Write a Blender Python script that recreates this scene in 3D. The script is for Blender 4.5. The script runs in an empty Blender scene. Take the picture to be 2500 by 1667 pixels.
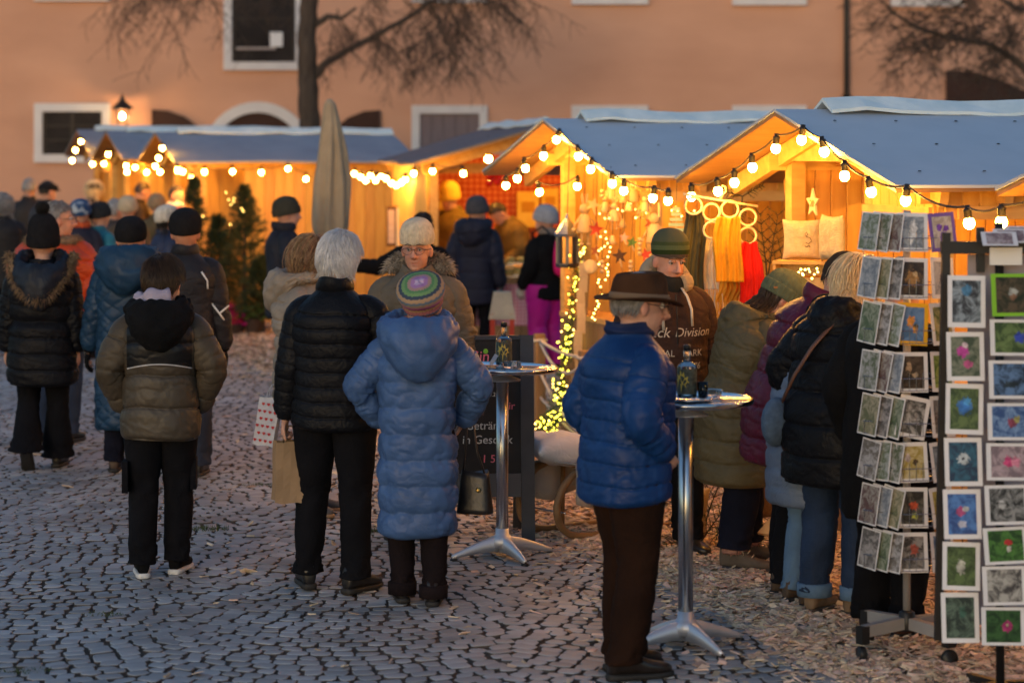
import bpy, bmesh, math, random
import numpy as np
from mathutils import Vector, Matrix, Euler

R = math.radians
SC = bpy.context.scene
COL = SC.collection
random.seed(7)

# ------------------------------------------------------------------ camera
FPX, CX, HY, CAMH = 5903.0, 1250.0, 362.0, 2.2     # focal length, centre column, horizon row of the photo, eye height
cam = bpy.data.cameras.new('camera')
cam.lens = 85.0; cam.sensor_width = 36.0
cam.shift_y = -(833.5 - HY) / 2500.0
cam.clip_start = 0.1; cam.clip_end = 400
cam.dof.use_dof = True
cam.dof.focus_distance = 12.6
cam.dof.aperture_fstop = 2.3
cam_ob = bpy.data.objects.new('camera', cam); COL.objects.link(cam_ob)
cam_ob.location = (0, 0, CAMH); cam_ob.rotation_euler = (R(90), 0, 0)
SC.camera = cam_ob

# ------------------------------------------------------------------ sky, sun, exposure
SUN_EL, SUN_AZ = 6.0, 200.0        # degrees; azimuth clockwise from +Y (behind the camera)
world = bpy.data.worlds.new('World'); SC.world = world; world.use_nodes = True
nt = world.node_tree; nt.nodes.clear()
sky = nt.nodes.new('ShaderNodeTexSky'); sky.sky_type = 'NISHITA'; sky.sun_disc = False
sky.sun_elevation = R(SUN_EL); sky.sun_rotation = R(SUN_AZ)
sky.air_density = 1.0; sky.dust_density = 1.0; sky.ozone_density = 2.6
bg = nt.nodes.new('ShaderNodeBackground'); bg.inputs['Strength'].default_value = 0.15
wo = nt.nodes.new('ShaderNodeOutputWorld')
nt.links.new(sky.outputs[0], bg.inputs[0]); nt.links.new(bg.outputs[0], wo.inputs[0])
sun = bpy.data.lights.new('sun', 'SUN'); sun.energy = 0.12; sun.angle = R(30); sun.color = (1.0, 0.80, 0.66)
sun_ob = bpy.data.objects.new('sun', sun); COL.objects.link(sun_ob)
_az, _el = R(SUN_AZ), R(SUN_EL + 12)
_d = Vector((math.sin(_az) * math.cos(_el), math.cos(_az) * math.cos(_el), math.sin(_el)))
sun_ob.rotation_euler = _d.to_track_quat('Z', 'Y').to_euler(); sun_ob.location = _d * 60
SC.view_settings.view_transform = 'Standard'; SC.view_settings.look = 'None'
SC.view_settings.gamma = 1.0; SC.view_settings.use_curve_mapping = False
SC.view_settings.exposure = 0.92
SC.render.engine = 'CYCLES'
SC.cycles.use_denoising = True
SC.cycles.max_bounces = 5; SC.cycles.diffuse_bounces = 3; SC.cycles.glossy_bounces = 3
SC.cycles.transmission_bounces = 5; SC.cycles.transparent_max_bounces = 8
SC.cycles.sample_clamp_indirect = 4.0
SC.cycles.caustics_reflective = False; SC.cycles.caustics_refractive = False

# ------------------------------------------------------------------ photo pixel -> place
def S_of_ground(y): return (y - HY) / CAMH                 # pixels per metre of what stands on the ground at row y
def W(x, y, s): return Vector(((x - CX) / s, FPX / s, CAMH - (y - HY) / s))
def G(x, y):
    s = S_of_ground(y); return Vector(((x - CX) / s, FPX / s, 0.0))

# ------------------------------------------------------------------ objects
def link(o, parent=None):
    COL.objects.link(o)
    if parent is not None: o.parent = parent
    return o
def tag(o, label, cat, group=None, kind=None):
    if label: o['label'] = label
    if cat: o['category'] = cat
    if group: o['group'] = group
    if kind: o['kind'] = kind
    return o
def thing(name, label, cat, loc=(0, 0, 0), rz=0.0, group=None):
    o = bpy.data.objects.new(name, None); o.empty_display_size = 0.1
    o.location = loc; o.rotation_euler = (0, 0, rz); link(o)
    return tag(o, label, cat, group)
def copy_tree(o, parent=None):
    c = o.copy(); link(c)
    c.parent = parent
    for ch in o.children: copy_tree(ch, c)
    return c

TMP = bpy.data.scenes.new('tmp_work')
def evaluated_mesh(ob):
    TMP.collection.objects.link(ob)
    vl = TMP.view_layers[0]; vl.update()
    me = bpy.data.meshes.new_from_object(ob.evaluated_get(vl.depsgraph))
    TMP.collection.objects.unlink(ob)
    return me

class MB:
    """collects shapes; obj() links them as one mesh object"""
    def __init__(self): self.v = []; self.f = []
    def add(self, vs, fs):
        n = len(self.v); self.v.extend([tuple(p) for p in vs]); self.f.extend([tuple(i + n for i in q) for q in fs]); return self
    def box(self, c, s, M=None):
        x, y, z = s[0] / 2, s[1] / 2, s[2] / 2
        vs = [Vector((a * x, b * y, d * z)) for d in (-1, 1) for b in (-1, 1) for a in (-1, 1)]
        if M is not None: vs = [M @ p for p in vs]
        c = Vector(c)
        return self.add([p + c for p in vs], [(0, 2, 3, 1), (4, 5, 7, 6), (0, 1, 5, 4), (2, 6, 7, 3), (0, 4, 6, 2), (1, 3, 7, 5)])
    def beam(self, a, b, w, h, up=(0, 0, 1)):
        a, b = Vector(a), Vector(b); d = (b - a); L = d.length; d.normalize()
        u = Vector(up); sd = d.cross(u)
        if sd.length < 1e-4: sd = d.cross(Vector((0, 1, 0)))
        sd.normalize(); u = sd.cross(d).normalized()
        vs = [a + d * L * t + sd * (i * w / 2) + u * (j * h / 2) for t in (0, 1) for j in (-1, 1) for i in (-1, 1)]
        return self.add(vs, [(0, 1, 3, 2), (4, 6, 7, 5), (0, 4, 5, 1), (2, 3, 7, 6), (0, 2, 6, 4), (1, 5, 7, 3)])
    def loft(self, rings, cap0=True, cap1=True, closed=True):
        n0 = len(self.v); n = len(rings[0])
        for r in rings: self.v.extend([tuple(p) for p in r])
        m = n if closed else n - 1
        for i in range(len(rings) - 1):
            a, b = n0 + i * n, n0 + (i + 1) * n
            for j in range(m):
                j2 = (j + 1) % n
                self.f.append((a + j, a + j2, b + j2, b + j))
        if cap0: self.f.append(tuple(n0 + j for j in range(n))[::-1])
        if cap1: self.f.append(tuple(n0 + (len(rings) - 1) * n + j for j in range(n)))
        return self
    def tube(self, pts, r, n=8, caps=True, squash=1.0, up=None):
        pts = [Vector(p) for p in pts]
        if not hasattr(r, '__len__'): r = [r] * len(pts)
        rings = []; prev = None
        for i, p in enumerate(pts):
            t = (pts[min(i + 1, len(pts) - 1)] - pts[max(i - 1, 0)])
            if t.length < 1e-9: t = Vector((0, 0, 1))
            t.normalize()
            if prev is None:
                u = Vector(up) if up is not None else (Vector((0, 0, 1)) if abs(t.z) < 0.9 else Vector((1, 0, 0)))
            else: u = prev
            u = (u - t * u.dot(t)).normalized(); prev = u
            w = t.cross(u)
            rings.append([p + (u * math.cos(2 * math.pi * k / n) * squash + w * math.sin(2 * math.pi * k / n)) * r[i] for k in range(n)])
        return self.loft(rings, caps, caps)
    def ell(self, c, r, M=None, nu=14, nv=9):
        c = Vector(c)
        if not hasattr(r, '__len__'): r = (r, r, r)
        vs = [Vector((0, 0, -r[2]))]; fs = []
        for i in range(1, nv):
            ph = -math.pi / 2 + math.pi * i / nv
            for j in range(nu):
                th = 2 * math.pi * j / nu
                vs.append(Vector((r[0] * math.cos(ph) * math.cos(th), r[1] * math.cos(ph) * math.sin(th), r[2] * math.sin(ph))))
        vs.append(Vector((0, 0, r[2]))); last = len(vs) - 1
        for j in range(nu): fs.append((0, 1 + (j + 1) % nu, 1 + j))
        for i in range(nv - 2):
            a, b = 1 + i * nu, 1 + (i + 1) * nu
            for j in range(nu): fs.append((a + j, a + (j + 1) % nu, b + (j + 1) % nu, b + j))
        a = 1 + (nv - 2) * nu
        for j in range(nu): fs.append((a + j, a + (j + 1) % nu, last))
        if M is not None: vs = [M @ p for p in vs]
        return self.add([p + c for p in vs], fs)
    def lathe(self, prof, n=20, M=None, c=(0, 0, 0), caps=True):
        c = Vector(c); rings = []
        for r, z in prof:
            ring = [Vector((r * math.cos(2 * math.pi * k / n), r * math.sin(2 * math.pi * k / n), z)) for k in range(n)]
            if M is not None: ring = [M @ p for p in ring]
            rings.append([p + c for p in ring])
        return self.loft(rings, caps, caps)
    def prism(self, poly, t, M=None):
        """outline in x,z extruded along y by t, centred"""
        n = len(poly)
        vs = [Vector((p[0], -t / 2, p[1])) for p in poly] + [Vector((p[0], t / 2, p[1])) for p in poly]
        if M is not None: vs = [M @ p for p in vs]
        fs = [tuple(range(n)), tuple(range(2 * n - 1, n - 1, -1))] + [(i, i + n, (i + 1) % n + n, (i + 1) % n) for i in range(n)]
        return self.add(vs, fs)
    def mesh(self, name='m', smooth=False):
        me = bpy.data.meshes.new(name); me.from_pydata(self.v, [], self.f); me.update()
        if smooth: me.polygons.foreach_set('use_smooth', [True] * len(me.polygons))
        return me
    def obj(self, name, mat, parent=None, smooth=False, loc=None):
        o = bpy.data.objects.new(name, self.mesh(name, smooth))
        if mat is not None:
            for m in (mat if isinstance(mat, (list, tuple)) else [mat]): o.data.materials.append(m)
        if loc is not None: o.location = loc
        return link(o, parent)

def obj(name, me, mat, parent=None, loc=None, rot=None):
    o = bpy.data.objects.new(name, me)
    if mat is not None and len(me.materials) == 0: me.materials.append(mat)
    if loc is not None: o.location = loc
    if rot is not None: o.rotation_euler = rot
    return link(o, parent)

def fast_mesh(name, V, F, smooth=False):
    """V (n,3), F (m,k) numpy"""
    me = bpy.data.meshes.new(name); V = np.asarray(V, np.float32); F = np.asarray(F, np.int32)
    me.vertices.add(len(V)); me.vertices.foreach_set('co', V.ravel())
    m, k = F.shape
    me.loops.add(m * k); me.loops.foreach_set('vertex_index', F.ravel())
    me.polygons.add(m); me.polygons.foreach_set('loop_start', np.arange(0, m * k, k, dtype=np.int32))
    me.update(calc_edges=True)
    me.polygons.foreach_set('use_smooth', np.full(m, smooth, dtype=bool))
    return me

def bevelled(me, w=0.004, seg=1):
    bm = bmesh.new(); bm.from_mesh(me)
    bmesh.ops.bevel(bm, geom=bm.edges[:], offset=w, segments=seg, affect='EDGES', profile=0.5)
    bm.to_mesh(me); bm.free(); me.update(); return me

def bez(a, b, c, n=10):
    a, b, c = Vector(a), Vector(b), Vector(c)
    return [a * (1 - t) ** 2 + b * 2 * t * (1 - t) + c * t * t for t in [i / n for i in range(n + 1)]]
def sag(a, b, d, n=8):
    a, b = Vector(a), Vector(b)
    return [a.lerp(b, i / n) - Vector((0, 0, d * 4 * (i / n) * (1 - i / n))) for i in range(n + 1)]

# ------------------------------------------------------------------ materials
MATS = {}
def lin(*c):
    """sRGB 0-255 -> linear"""
    return tuple((v / 255 / 12.92) if v <= 10 else ((v / 255 + 0.055) / 1.055) ** 2.4 for v in c)
def mat(name, c, c2=None, scale=6.0, rough=0.75, bump=0.0, bscale=60.0, metal=0.0, stretch=(1, 1, 1), spec=0.4, sheen=0.0, island=0.0, detail=4.0, bdist=0.01, emit=None, es=0.0, coat=0.0, sharp=(0.3, 0.7)):
    if name in MATS: return MATS[name]
    m = bpy.data.materials.new(name); m.use_nodes = True; MATS[name] = m
    n = m.node_tree.nodes; l = m.node_tree.links; b = n['Principled BSDF']
    b.inputs['Roughness'].default_value = rough; b.inputs['Metallic'].default_value = metal
    b.inputs['Specular IOR Level'].default_value = spec
    if sheen: b.inputs['Sheen Weight'].default_value = sheen; b.inputs['Sheen Roughness'].default_value = 0.5
    if coat: b.inputs['Coat Weight'].default_value = coat; b.inputs['Coat Roughness'].default_value = 0.1
    tc = n.new('ShaderNodeTexCoord'); mp = n.new('ShaderNodeMapping'); mp.inputs['Scale'].default_value = stretch
    l.new(tc.outputs['Object'], mp.inputs['Vector'])
    out = None
    if c2 is not None:
        nz = n.new('ShaderNodeTexNoise'); nz.inputs['Scale'].default_value = scale; nz.inputs['Detail'].default_value = detail
        l.new(mp.outputs[0], nz.inputs['Vector'])
        rp = n.new('ShaderNodeValToRGB'); rp.color_ramp.elements[0].position = sharp[0]; rp.color_ramp.elements[1].position = sharp[1]
        rp.color_ramp.elements[0].color = (*c, 1); rp.color_ramp.elements[1].color = (*c2, 1)
        l.new(nz.outputs['Fac'], rp.inputs['Fac']); out = rp.outputs['Color']
    if island:
        ge = n.new('ShaderNodeNewGeometry'); oi = n.new('ShaderNodeObjectInfo')
        ad = n.new('ShaderNodeMath'); ad.operation = 'ADD'; l.new(ge.outputs['Random Per Island'], ad.inputs[0]); l.new(oi.outputs['Random'], ad.inputs[1])
        fr = n.new('ShaderNodeMath'); fr.operation = 'FRACT'; l.new(ad.outputs[0], fr.inputs[0])
        mr = n.new('ShaderNodeMapRange'); mr.inputs['To Min'].default_value = 1 - island; mr.inputs['To Max'].default_value = 1 + island
        l.new(fr.outputs[0], mr.inputs['Value'])
        hs = n.new('ShaderNodeHueSaturation'); l.new(mr.outputs[0], hs.inputs['Value'])
        m2 = n.new('ShaderNodeMapRange'); m2.inputs['To Min'].default_value = 0.5 - island * 0.06; m2.inputs['To Max'].default_value = 0.5 + island * 0.06
        mu = n.new('ShaderNodeMath'); mu.operation = 'MULTIPLY'; mu.inputs[1].default_value = 7.31
        f2 = n.new('ShaderNodeMath'); f2.operation = 'FRACT'
        l.new(fr.outputs[0], mu.inputs[0]); l.new(mu.outputs[0], f2.inputs[0]); l.new(f2.outputs[0], m2.inputs['Value']); l.new(m2.outputs[0], hs.inputs['Hue'])
        if out is not None: l.new(out, hs.inputs['Color'])
        else: hs.inputs['Color'].default_value = (*c, 1)
        out = hs.outputs['Color']
    if out is not None: l.new(out, b.inputs['Base Color'])
    else: b.inputs['Base Color'].default_value = (*c, 1)
    if bump:
        nb = n.new('ShaderNodeTexNoise'); nb.inputs['Scale'].default_value = bscale; nb.inputs['Detail'].default_value = 3
        l.new(mp.outputs[0], nb.inputs['Vector'])
        bp = n.new('ShaderNodeBump'); bp.inputs['Strength'].default_value = bump; bp.inputs['Distance'].default_value = bdist
        l.new(nb.outputs['Fac'], bp.inputs['Height']); l.new(bp.outputs[0], b.inputs['Normal'])
    if emit is not None:
        b.inputs['Emission Color'].default_value = (*emit, 1); b.inputs['Emission Strength'].default_value = es
    return m

def cloth(name, c, var=0.25, rough=0.75, wr=0.5, ws=14, sheen=0.0, spec=0.3):
    """fabric: soft tone variation, creases and fine wrinkles"""
    if name in MATS: return MATS[name]
    c2 = tuple(min(1, v * (1 + var)) for v in c); c1 = tuple(v * (1 - var) for v in c)
    m = mat(name, c1, c2, scale=5, rough=rough, bump=min(1, wr * .8), bscale=ws * .8, bdist=0.018, sheen=sheen, spec=spec)
    n = m.node_tree.nodes; l = m.node_tree.links; b = n['Principled BSDF']
    first = b.inputs['Normal'].links[0].from_socket; tc = [q for q in n if q.type == 'TEX_COORD'][0]
    nz = n.new('ShaderNodeTexNoise'); nz.inputs['Scale'].default_value = ws * .75; nz.inputs['Detail'].default_value = 2; nz.inputs['Distortion'].default_value = 1.2; l.new(tc.outputs['Object'], nz.inputs['Vector'])
    sb = n.new('ShaderNodeMath'); sb.operation = 'SUBTRACT'; sb.inputs[1].default_value = .5; l.new(nz.outputs['Fac'], sb.inputs[0])
    ab = n.new('ShaderNodeMath'); ab.operation = 'ABSOLUTE'; l.new(sb.outputs[0], ab.inputs[0])
    pw_ = n.new('ShaderNodeMath'); pw_.operation = 'POWER'; pw_.inputs[1].default_value = .6; l.new(ab.outputs[0], pw_.inputs[0])
    bp = n.new('ShaderNodeBump'); bp.inputs['Strength'].default_value = min(1, wr * .65); bp.inputs['Distance'].default_value = .015; l.new(pw_.outputs[0], bp.inputs['Height']); l.new(first, bp.inputs['Normal']); l.new(bp.outputs[0], b.inputs['Normal'])
    return m

def band_mat(name, bands, axis='Z', rough=0.85, bump=0.4, bscale=220, wobble=0.0, fade=0.0):
    """colour bands along an object axis: bands = [(upper limit, colour), ...]"""
    if name in MATS: return MATS[name]
    m = bpy.data.materials.new(name); m.use_nodes = True; MATS[name] = m
    n = m.node_tree.nodes; l = m.node_tree.links; b = n['Principled BSDF']
    b.inputs['Roughness'].default_value = rough; b.inputs['Specular IOR Level'].default_value = 0.2
    tc = n.new('ShaderNodeTexCoord'); sp = n.new('ShaderNodeSeparateXYZ'); l.new(tc.outputs['Object'], sp.inputs[0])
    lo, hi = bands[0][0] - 0.2, bands[-1][0]
    mr = n.new('ShaderNodeMapRange'); mr.inputs['From Min'].default_value = lo; mr.inputs['From Max'].default_value = hi
    l.new(sp.outputs[axis], mr.inputs['Value'])
    src = mr.outputs[0]
    if wobble:
        nz = n.new('ShaderNodeTexNoise'); nz.inputs['Scale'].default_value = 30; l.new(tc.outputs['Object'], nz.inputs['Vector'])
        ml = n.new('ShaderNodeMath'); ml.operation = 'MULTIPLY_ADD'; ml.inputs[1].default_value = wobble; l.new(nz.outputs['Fac'], ml.inputs[0]); l.new(src, ml.inputs[2]); src = ml.outputs[0]
    rp = n.new('ShaderNodeValToRGB'); rp.color_ramp.interpolation = 'LINEAR' if fade else 'CONSTANT'
    el = rp.color_ramp.elements
    el[0].position = 0; el[0].color = (*bands[0][1], 1); el[1].position = 1; el[1].color = (*bands[-1][1], 1)
    for i in range(1, len(bands)):
        e = el.new(min(0.999, (bands[i - 1][0] - lo) / (hi - lo))); e.color = (*bands[i][1], 1)
    l.new(src, rp.inputs[0]); l.new(rp.outputs[0], b.inputs['Base Color'])
    nb = n.new('ShaderNodeTexNoise'); nb.inputs['Scale'].default_value = bscale; l.new(tc.outputs['Object'], nb.inputs['Vector'])
    bp = n.new('ShaderNodeBump'); bp.inputs['Strength'].default_value = bump; bp.inputs['Distance'].default_value = 0.004
    l.new(nb.outputs['Fac'], bp.inputs['Height']); l.new(bp.outputs[0], b.inputs['Normal'])
    return m

def emission(name, c, s, sampling=True):
    if name in MATS: return MATS[name]
    m = bpy.data.materials.new(name); m.use_nodes = True; MATS[name] = m
    n = m.node_tree.nodes; l = m.node_tree.links; n.clear()
    e = n.new('ShaderNodeEmission'); e.inputs[0].default_value = (*c, 1); e.inputs[1].default_value = s
    o = n.new('ShaderNodeOutputMaterial'); l.new(e.outputs[0], o.inputs[0])
    if not sampling: m.cycles.emission_sampling = 'NONE'
    return m

def glass(name, c=(1, 1, 1), rough=0.02, ior=1.45):
    if name in MATS: return MATS[name]
    m = bpy.data.materials.new(name); m.use_nodes = True; MATS[name] = m
    b = m.node_tree.nodes['Principled BSDF']
    b.inputs['Base Color'].default_value = (*c, 1); b.inputs['Transmission Weight'].default_value = 1; b.inputs['Roughness'].default_value = rough; b.inputs['IOR'].default_value = ior
    return m

WOOD = mat('stall_wood', (0.54, 0.28, 0.065), (0.70, 0.41, 0.11), scale=3, stretch=(6, 6, 0.7), rough=0.65, bump=0.25, bscale=25, island=0.12, bdist=0.004)
WOOD_H = mat('beam_wood', (0.50, 0.28, 0.08), (0.66, 0.40, 0.13), scale=3, stretch=(1.2, 5, 6), rough=0.65, bump=0.2, bscale=20, island=0.08, bdist=0.004)
WOOD_DK = mat('brown_wood', (0.22, 0.12, 0.055), (0.32, 0.18, 0.08), scale=3, stretch=(6, 6, 0.7), rough=0.7, bump=0.25, bscale=25, island=0.12, bdist=0.004)
WOOD_PALE = mat('pale_wood', (0.55, 0.38, 0.20), (0.68, 0.50, 0.28), scale=6, stretch=(4, 4, 1), rough=0.7, bump=0.2, bscale=40, island=0.1)
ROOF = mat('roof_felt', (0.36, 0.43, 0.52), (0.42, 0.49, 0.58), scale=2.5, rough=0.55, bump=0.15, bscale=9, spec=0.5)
ROOF_SHADED = mat('roof_felt_shaded', (0.10, 0.10, 0.12), (0.15, 0.15, 0.17), scale=2.5, rough=0.6, bump=0.15, bscale=9)  # shadow on the food stall roof put into a darker felt colour
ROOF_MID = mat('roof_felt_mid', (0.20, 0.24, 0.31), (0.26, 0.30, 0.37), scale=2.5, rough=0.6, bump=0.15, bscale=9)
ROOF_UND = mat('roof_underside', (0.21, 0.115, 0.045), (0.30, 0.17, 0.07), scale=3, stretch=(1, 8, 8), rough=0.36, bump=0.1, bscale=12, spec=0.5)
METAL_CAP = mat('ridge_cap', (0.52, 0.66, 0.72), (0.68, 0.79, 0.83), scale=7, rough=0.6, bump=0.3, bscale=30)
BLACK = mat('black_plastic', (0.012, 0.012, 0.013), rough=0.45)
STEEL = mat('brushed_steel', (0.50, 0.51, 0.53), (0.60, 0.60, 0.62), scale=30, stretch=(1, 1, 0.05), rough=0.26, metal=1.0)
ALU = mat('cast_aluminium', (0.66, 0.67, 0.72), (0.74, 0.74, 0.79), scale=8, rough=0.48, metal=0.75, bump=0.05, bscale=90)
BULB = emission('warm_bulb', (1.0, 0.42, 0.055), 210.0)
LAMPM = emission('warm_fill_lamp', (1.0, 0.44, 0.07), 480.0)  # glow of the bulbs added inside the stalls
FAIRY = emission('fairy_light', (1.0, 0.58, 0.12), 8.0, False)
FAIRY_G = emission('fairy_light_yellow', (0.95, 0.74, 0.06), 5.5, False)
CABLE = mat('black_cable', (0.02, 0.018, 0.016), rough=0.6)
# ================================================================== ground
BND = [(2400, 1800), (2150, 1700), (1950, 1620), (1800, 1530), (1640, 1430), (1500, 1360), (1330, 1300), (1200, 1240), (1000, 1150), (880, 1080), (700, 930), (560, 870), (400, 830)]
_b = [G(*p) for p in BND]
BY = np.array([p.y for p in _b]); BX = np.array([p.x for p in _b])
def xb(y): return np.interp(y, BY, BX)

SOIL = mat('joint_soil', (0.065, 0.042, 0.030), (0.12, 0.082, 0.058), scale=14, rough=0.95, bump=0.6, bscale=70)
STONE = mat('granite_sett', (0.215, 0.21, 0.21), (0.40, 0.40, 0.405), scale=2.2, detail=9.0, rough=0.6, bump=0.3, bscale=110, bdist=0.004, island=0.2, spec=0.45)
SIDE = mat('sett_side_dirt_shade', (0.075, 0.056, 0.048), (0.13, 0.105, 0.09), scale=20, rough=0.95)  # dirt plus the shade of the joints, put into the side colour
MULCH = mat('mulch_bed', (0.20, 0.13, 0.08), (0.38, 0.27, 0.18), scale=26, rough=0.95, bump=0.8, bscale=60)
CHIP = mat('wood_chip', (0.46, 0.32, 0.22), (0.70, 0.54, 0.41), scale=20, rough=0.85, island=0.45, bump=0.2, bscale=80)
GRASS = mat('moss_grass', (0.035, 0.055, 0.018), (0.07, 0.10, 0.03), scale=20, rough=0.9, island=0.3)

def sheet(name, x0, x1, y0, y1, z, m, nx=2, ny=2, fn=None):
    xs, ys = np.linspace(x0, x1, nx), np.linspace(y0, y1, ny)
    V = [(x, y, z if fn is None else z + fn(x, y)) for y in ys for x in xs]
    F = [(j * nx + i, j * nx + i + 1, (j + 1) * nx + i + 1, (j + 1) * nx + i) for j in range(ny - 1) for i in range(nx - 1)]
    me = bpy.data.meshes.new(name); me.from_pydata(V, [], F); me.update()
    o = obj(name, me, m); return o
g = sheet('ground', -120, 120, -30, 220, -0.05, mat('yard_soil', (0.16, 0.14, 0.12), (0.24, 0.21, 0.18), scale=3, rough=0.9, bump=0.4, bscale=30)); g['kind'] = 'structure'
def lump(x, y): return 0.004 * math.sin(1.7 * x + 0.6 * y) + 0.003 * math.sin(2.9 * y - 1.1 * x + 1)
pave = sheet('pavement', -9, 5, 4, 40, -0.0125, SOIL, 57, 145, lump); pave['kind'] = 'structure'

rng = np.random.default_rng(11)
def scallop(x):
    t = (x / 1.55) % 1.0
    return 0.27 * (2 * t - 1) ** 2
stones = []
P = 0.094
y = 6.6; rowi = 0
while y < 33:
    x = -(y * 0.2118 + 1.0) - rng.random() * 0.1
    big = 1.0 if y < 20 else 1.25
    while True:
        w = rng.uniform(0.082, 0.118) * big
        xm = x + w / 2
        yy = y + 0.0 + scallop(xm)
        if xm > xb(yy) + 0.45 - 0.5 * rng.random() * (yy > 14): break
        e = 0.012
        sl = (scallop(xm + 0.02) - scallop(xm - 0.02)) / 0.04
        if abs(sl) > 0.75: sl = 0.75 * (1 if sl > 0 else -1)
        stones.append((xm, yy, w, P * big, sl))
        x += w
    y += P * big; rowi += 1
def stone_mesh(xm, ym, w, p, sl, c):
    g_ = 0.0058 + 0.004 * rng.random()
    hw, hp = w / 2 - g_, p / 2 - g_ * 0.95
    cut = 0.25 + 0.25 * rng.random()
    per = []
    for sx, sy in ((1, -1), (1, 1), (-1, 1), (-1, -1)):
        jx, jy = rng.normal(0, 0.0040, 2)
        cx_, cy_ = sx * hw + jx, sy * hp + jy
        k1, k2 = cut * hp * (0.6 + 0.8 * rng.random()), cut * hp * (0.6 + 0.8 * rng.random())
        a = (cx_, cy_ - sy * k1); b = (cx_ - sx * k2, cy_)
        per += ([a, b] if sx * sy > 0 else [b, a])
    hz = rng.normal(0, 0.0018); tx, ty = rng.normal(0, 0.022, 2)
    V = []
    for zz, sc in ((-0.03, 1.02), (-0.0035, 1.0), (0.0, 0.93)):
        for (px_, py_) in per:
            qx, qy = px_ * sc, py_ * sc
            V.append((c[0] + qx - 0.55 * sl * qy, c[1] + qy + sl * qx, zz + hz + tx * qx + ty * qy + 0.0))
    V.append((c[0], c[1], 0.0012 + hz))
    return V
SF = [(i, (i + 1) % 8, 8 + (i + 1) % 8, 8 + i) for i in range(8)] + [(8 + i, 8 + (i + 1) % 8, 16 + (i + 1) % 8, 16 + i) for i in range(8)] + [(16 + i, 16 + (i + 1) % 8, 24) for i in range(8)]
inview = sorted([i for i, s_ in enumerate(stones) if s_[1] > 9.98 and abs(s_[0]) < s_[1] * 0.2105 and s_[0] < xb(s_[1])], key=lambda i: stones[i][1])
single = set(inview[:300])
rest = MB()
for i, (xm, ym, w, p, sl) in enumerate(stones):
    if i in single:
        V = stone_mesh(xm, ym, w, p, sl, (0, 0))
        me = bpy.data.meshes.new('cobblestone'); me.from_pydata(V, [], SF); me.update()
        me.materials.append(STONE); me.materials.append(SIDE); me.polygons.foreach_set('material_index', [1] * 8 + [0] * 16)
        obj('cobblestone', me, None, pave, loc=(xm, ym, lump(xm, ym)))
    else:
        V = stone_mesh(xm, ym, w, p, sl, (xm, ym))
        lz = lump(xm, ym)
        rest.add([(a, b, c + lz) for a, b, c in V], SF)
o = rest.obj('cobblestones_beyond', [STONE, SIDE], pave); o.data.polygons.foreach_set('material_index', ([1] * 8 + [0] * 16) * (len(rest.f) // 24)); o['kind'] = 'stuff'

# wood chips
xs = [(xb(yy), yy) for yy in np.arange(5, 36, 0.5)]
mb = MB()
V = []
nx = 14
for (bx, yy) in xs:
    for i in range(nx):
        t = i / (nx - 1); X = bx + 0.05 + t * (9 - bx)
        V.append((X, yy, -0.012 + 0.018 * min(1, t * 4) + 0.006 * math.sin(3 * X + 2 * yy)))
F = [(j * nx + i, j * nx + i + 1, (j + 1) * nx + i + 1, (j + 1) * nx + i) for j in range(len(xs) - 1) for i in range(nx - 1)]
me = bpy.data.meshes.new('wood_chip_path'); me.from_pydata(V, [], F); me.update()
chipbed = obj('wood_chip_path', me, MULCH); chipbed['kind'] = 'structure'
def chips(n, y0, y1, wmax, spill, lmin, lmax, frac=1.0):
    ys = rng.uniform(y0, y1, n); b = xb(ys)
    off = rng.random(n) ** 1.0 * wmax
    xs_ = b + off
    k = rng.random(n) < spill
    xs_[k] = b[k] + 0.15 - np.abs(rng.normal(0, 0.33, k.sum())) * np.where(rng.random(k.sum()) < .15, 4, 1)
    z = np.where(xs_ < b + 0.1, 0.006, 0.008 + 0.016 * rng.random(n))
    L = rng.uniform(lmin, lmax, n) / 2; Wd = L * rng.uniform(0.24, 0.55, n); T = rng.uniform(0.0012, 0.003, n)
    yaw = rng.uniform(0, 6.283, n); pit = rng.normal(0, 0.22, n); rol = rng.normal(0, 0.3, n)
    base = np.array([(-1, -0.7, -1), (1, -1, -1), (0.8, 1, -1), (-1, 0.8, -1), (-0.9, -0.7, 1), (1, -0.8, 1), (0.8, 0.9, 1), (-1, 0.7, 1)], float)
    V = base[None] * np.stack([L, Wd, T], 1)[:, None, :]
    V *= rng.uniform(0.8, 1.15, V.shape)
    cy, sy = np.cos(rol), np.sin(rol)
    y_ = V[:, :, 1] * cy[:, None] - V[:, :, 2] * sy[:, None]; z_ = V[:, :, 1] * sy[:, None] + V[:, :, 2] * cy[:, None]
    x_ = V[:, :, 0]; c, s_ = np.cos(pit)[:, None], np.sin(pit)[:, None]
    x2, z2 = x_ * c - z_ * s_, x_ * s_ + z_ * c
    c, s_ = np.cos(yaw)[:, None], np.sin(yaw)[:, None]
    V = np.stack([x2 * c - y_ * s_ + xs_[:, None], x2 * s_ + y_ * c + ys[:, None], z2 + z[:, None]], 2)
    F0 = np.array([(0, 3, 2, 1), (4, 5, 6, 7), (0, 1, 5, 4), (1, 2, 6, 5), (2, 3, 7, 6), (3, 0, 4, 7)])
    F = F0[None] + (np.arange(n) * 8)[:, None, None]
    return V.reshape(-1, 3), F.reshape(-1, 4)
Vs, Fs, off_ = [], [], 0
for args in ((27000, 8.5, 14, 2.6, 0.04, 0.028, 0.075), (24000, 12, 20, 3.6, 0.03, 0.035, 0.085), (14000, 19, 30, 5.0, 0.02, 0.05, 0.09)):
    v, f = chips(*args); Vs.append(v); Fs.append(f + off_); off_ += len(v)
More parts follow.
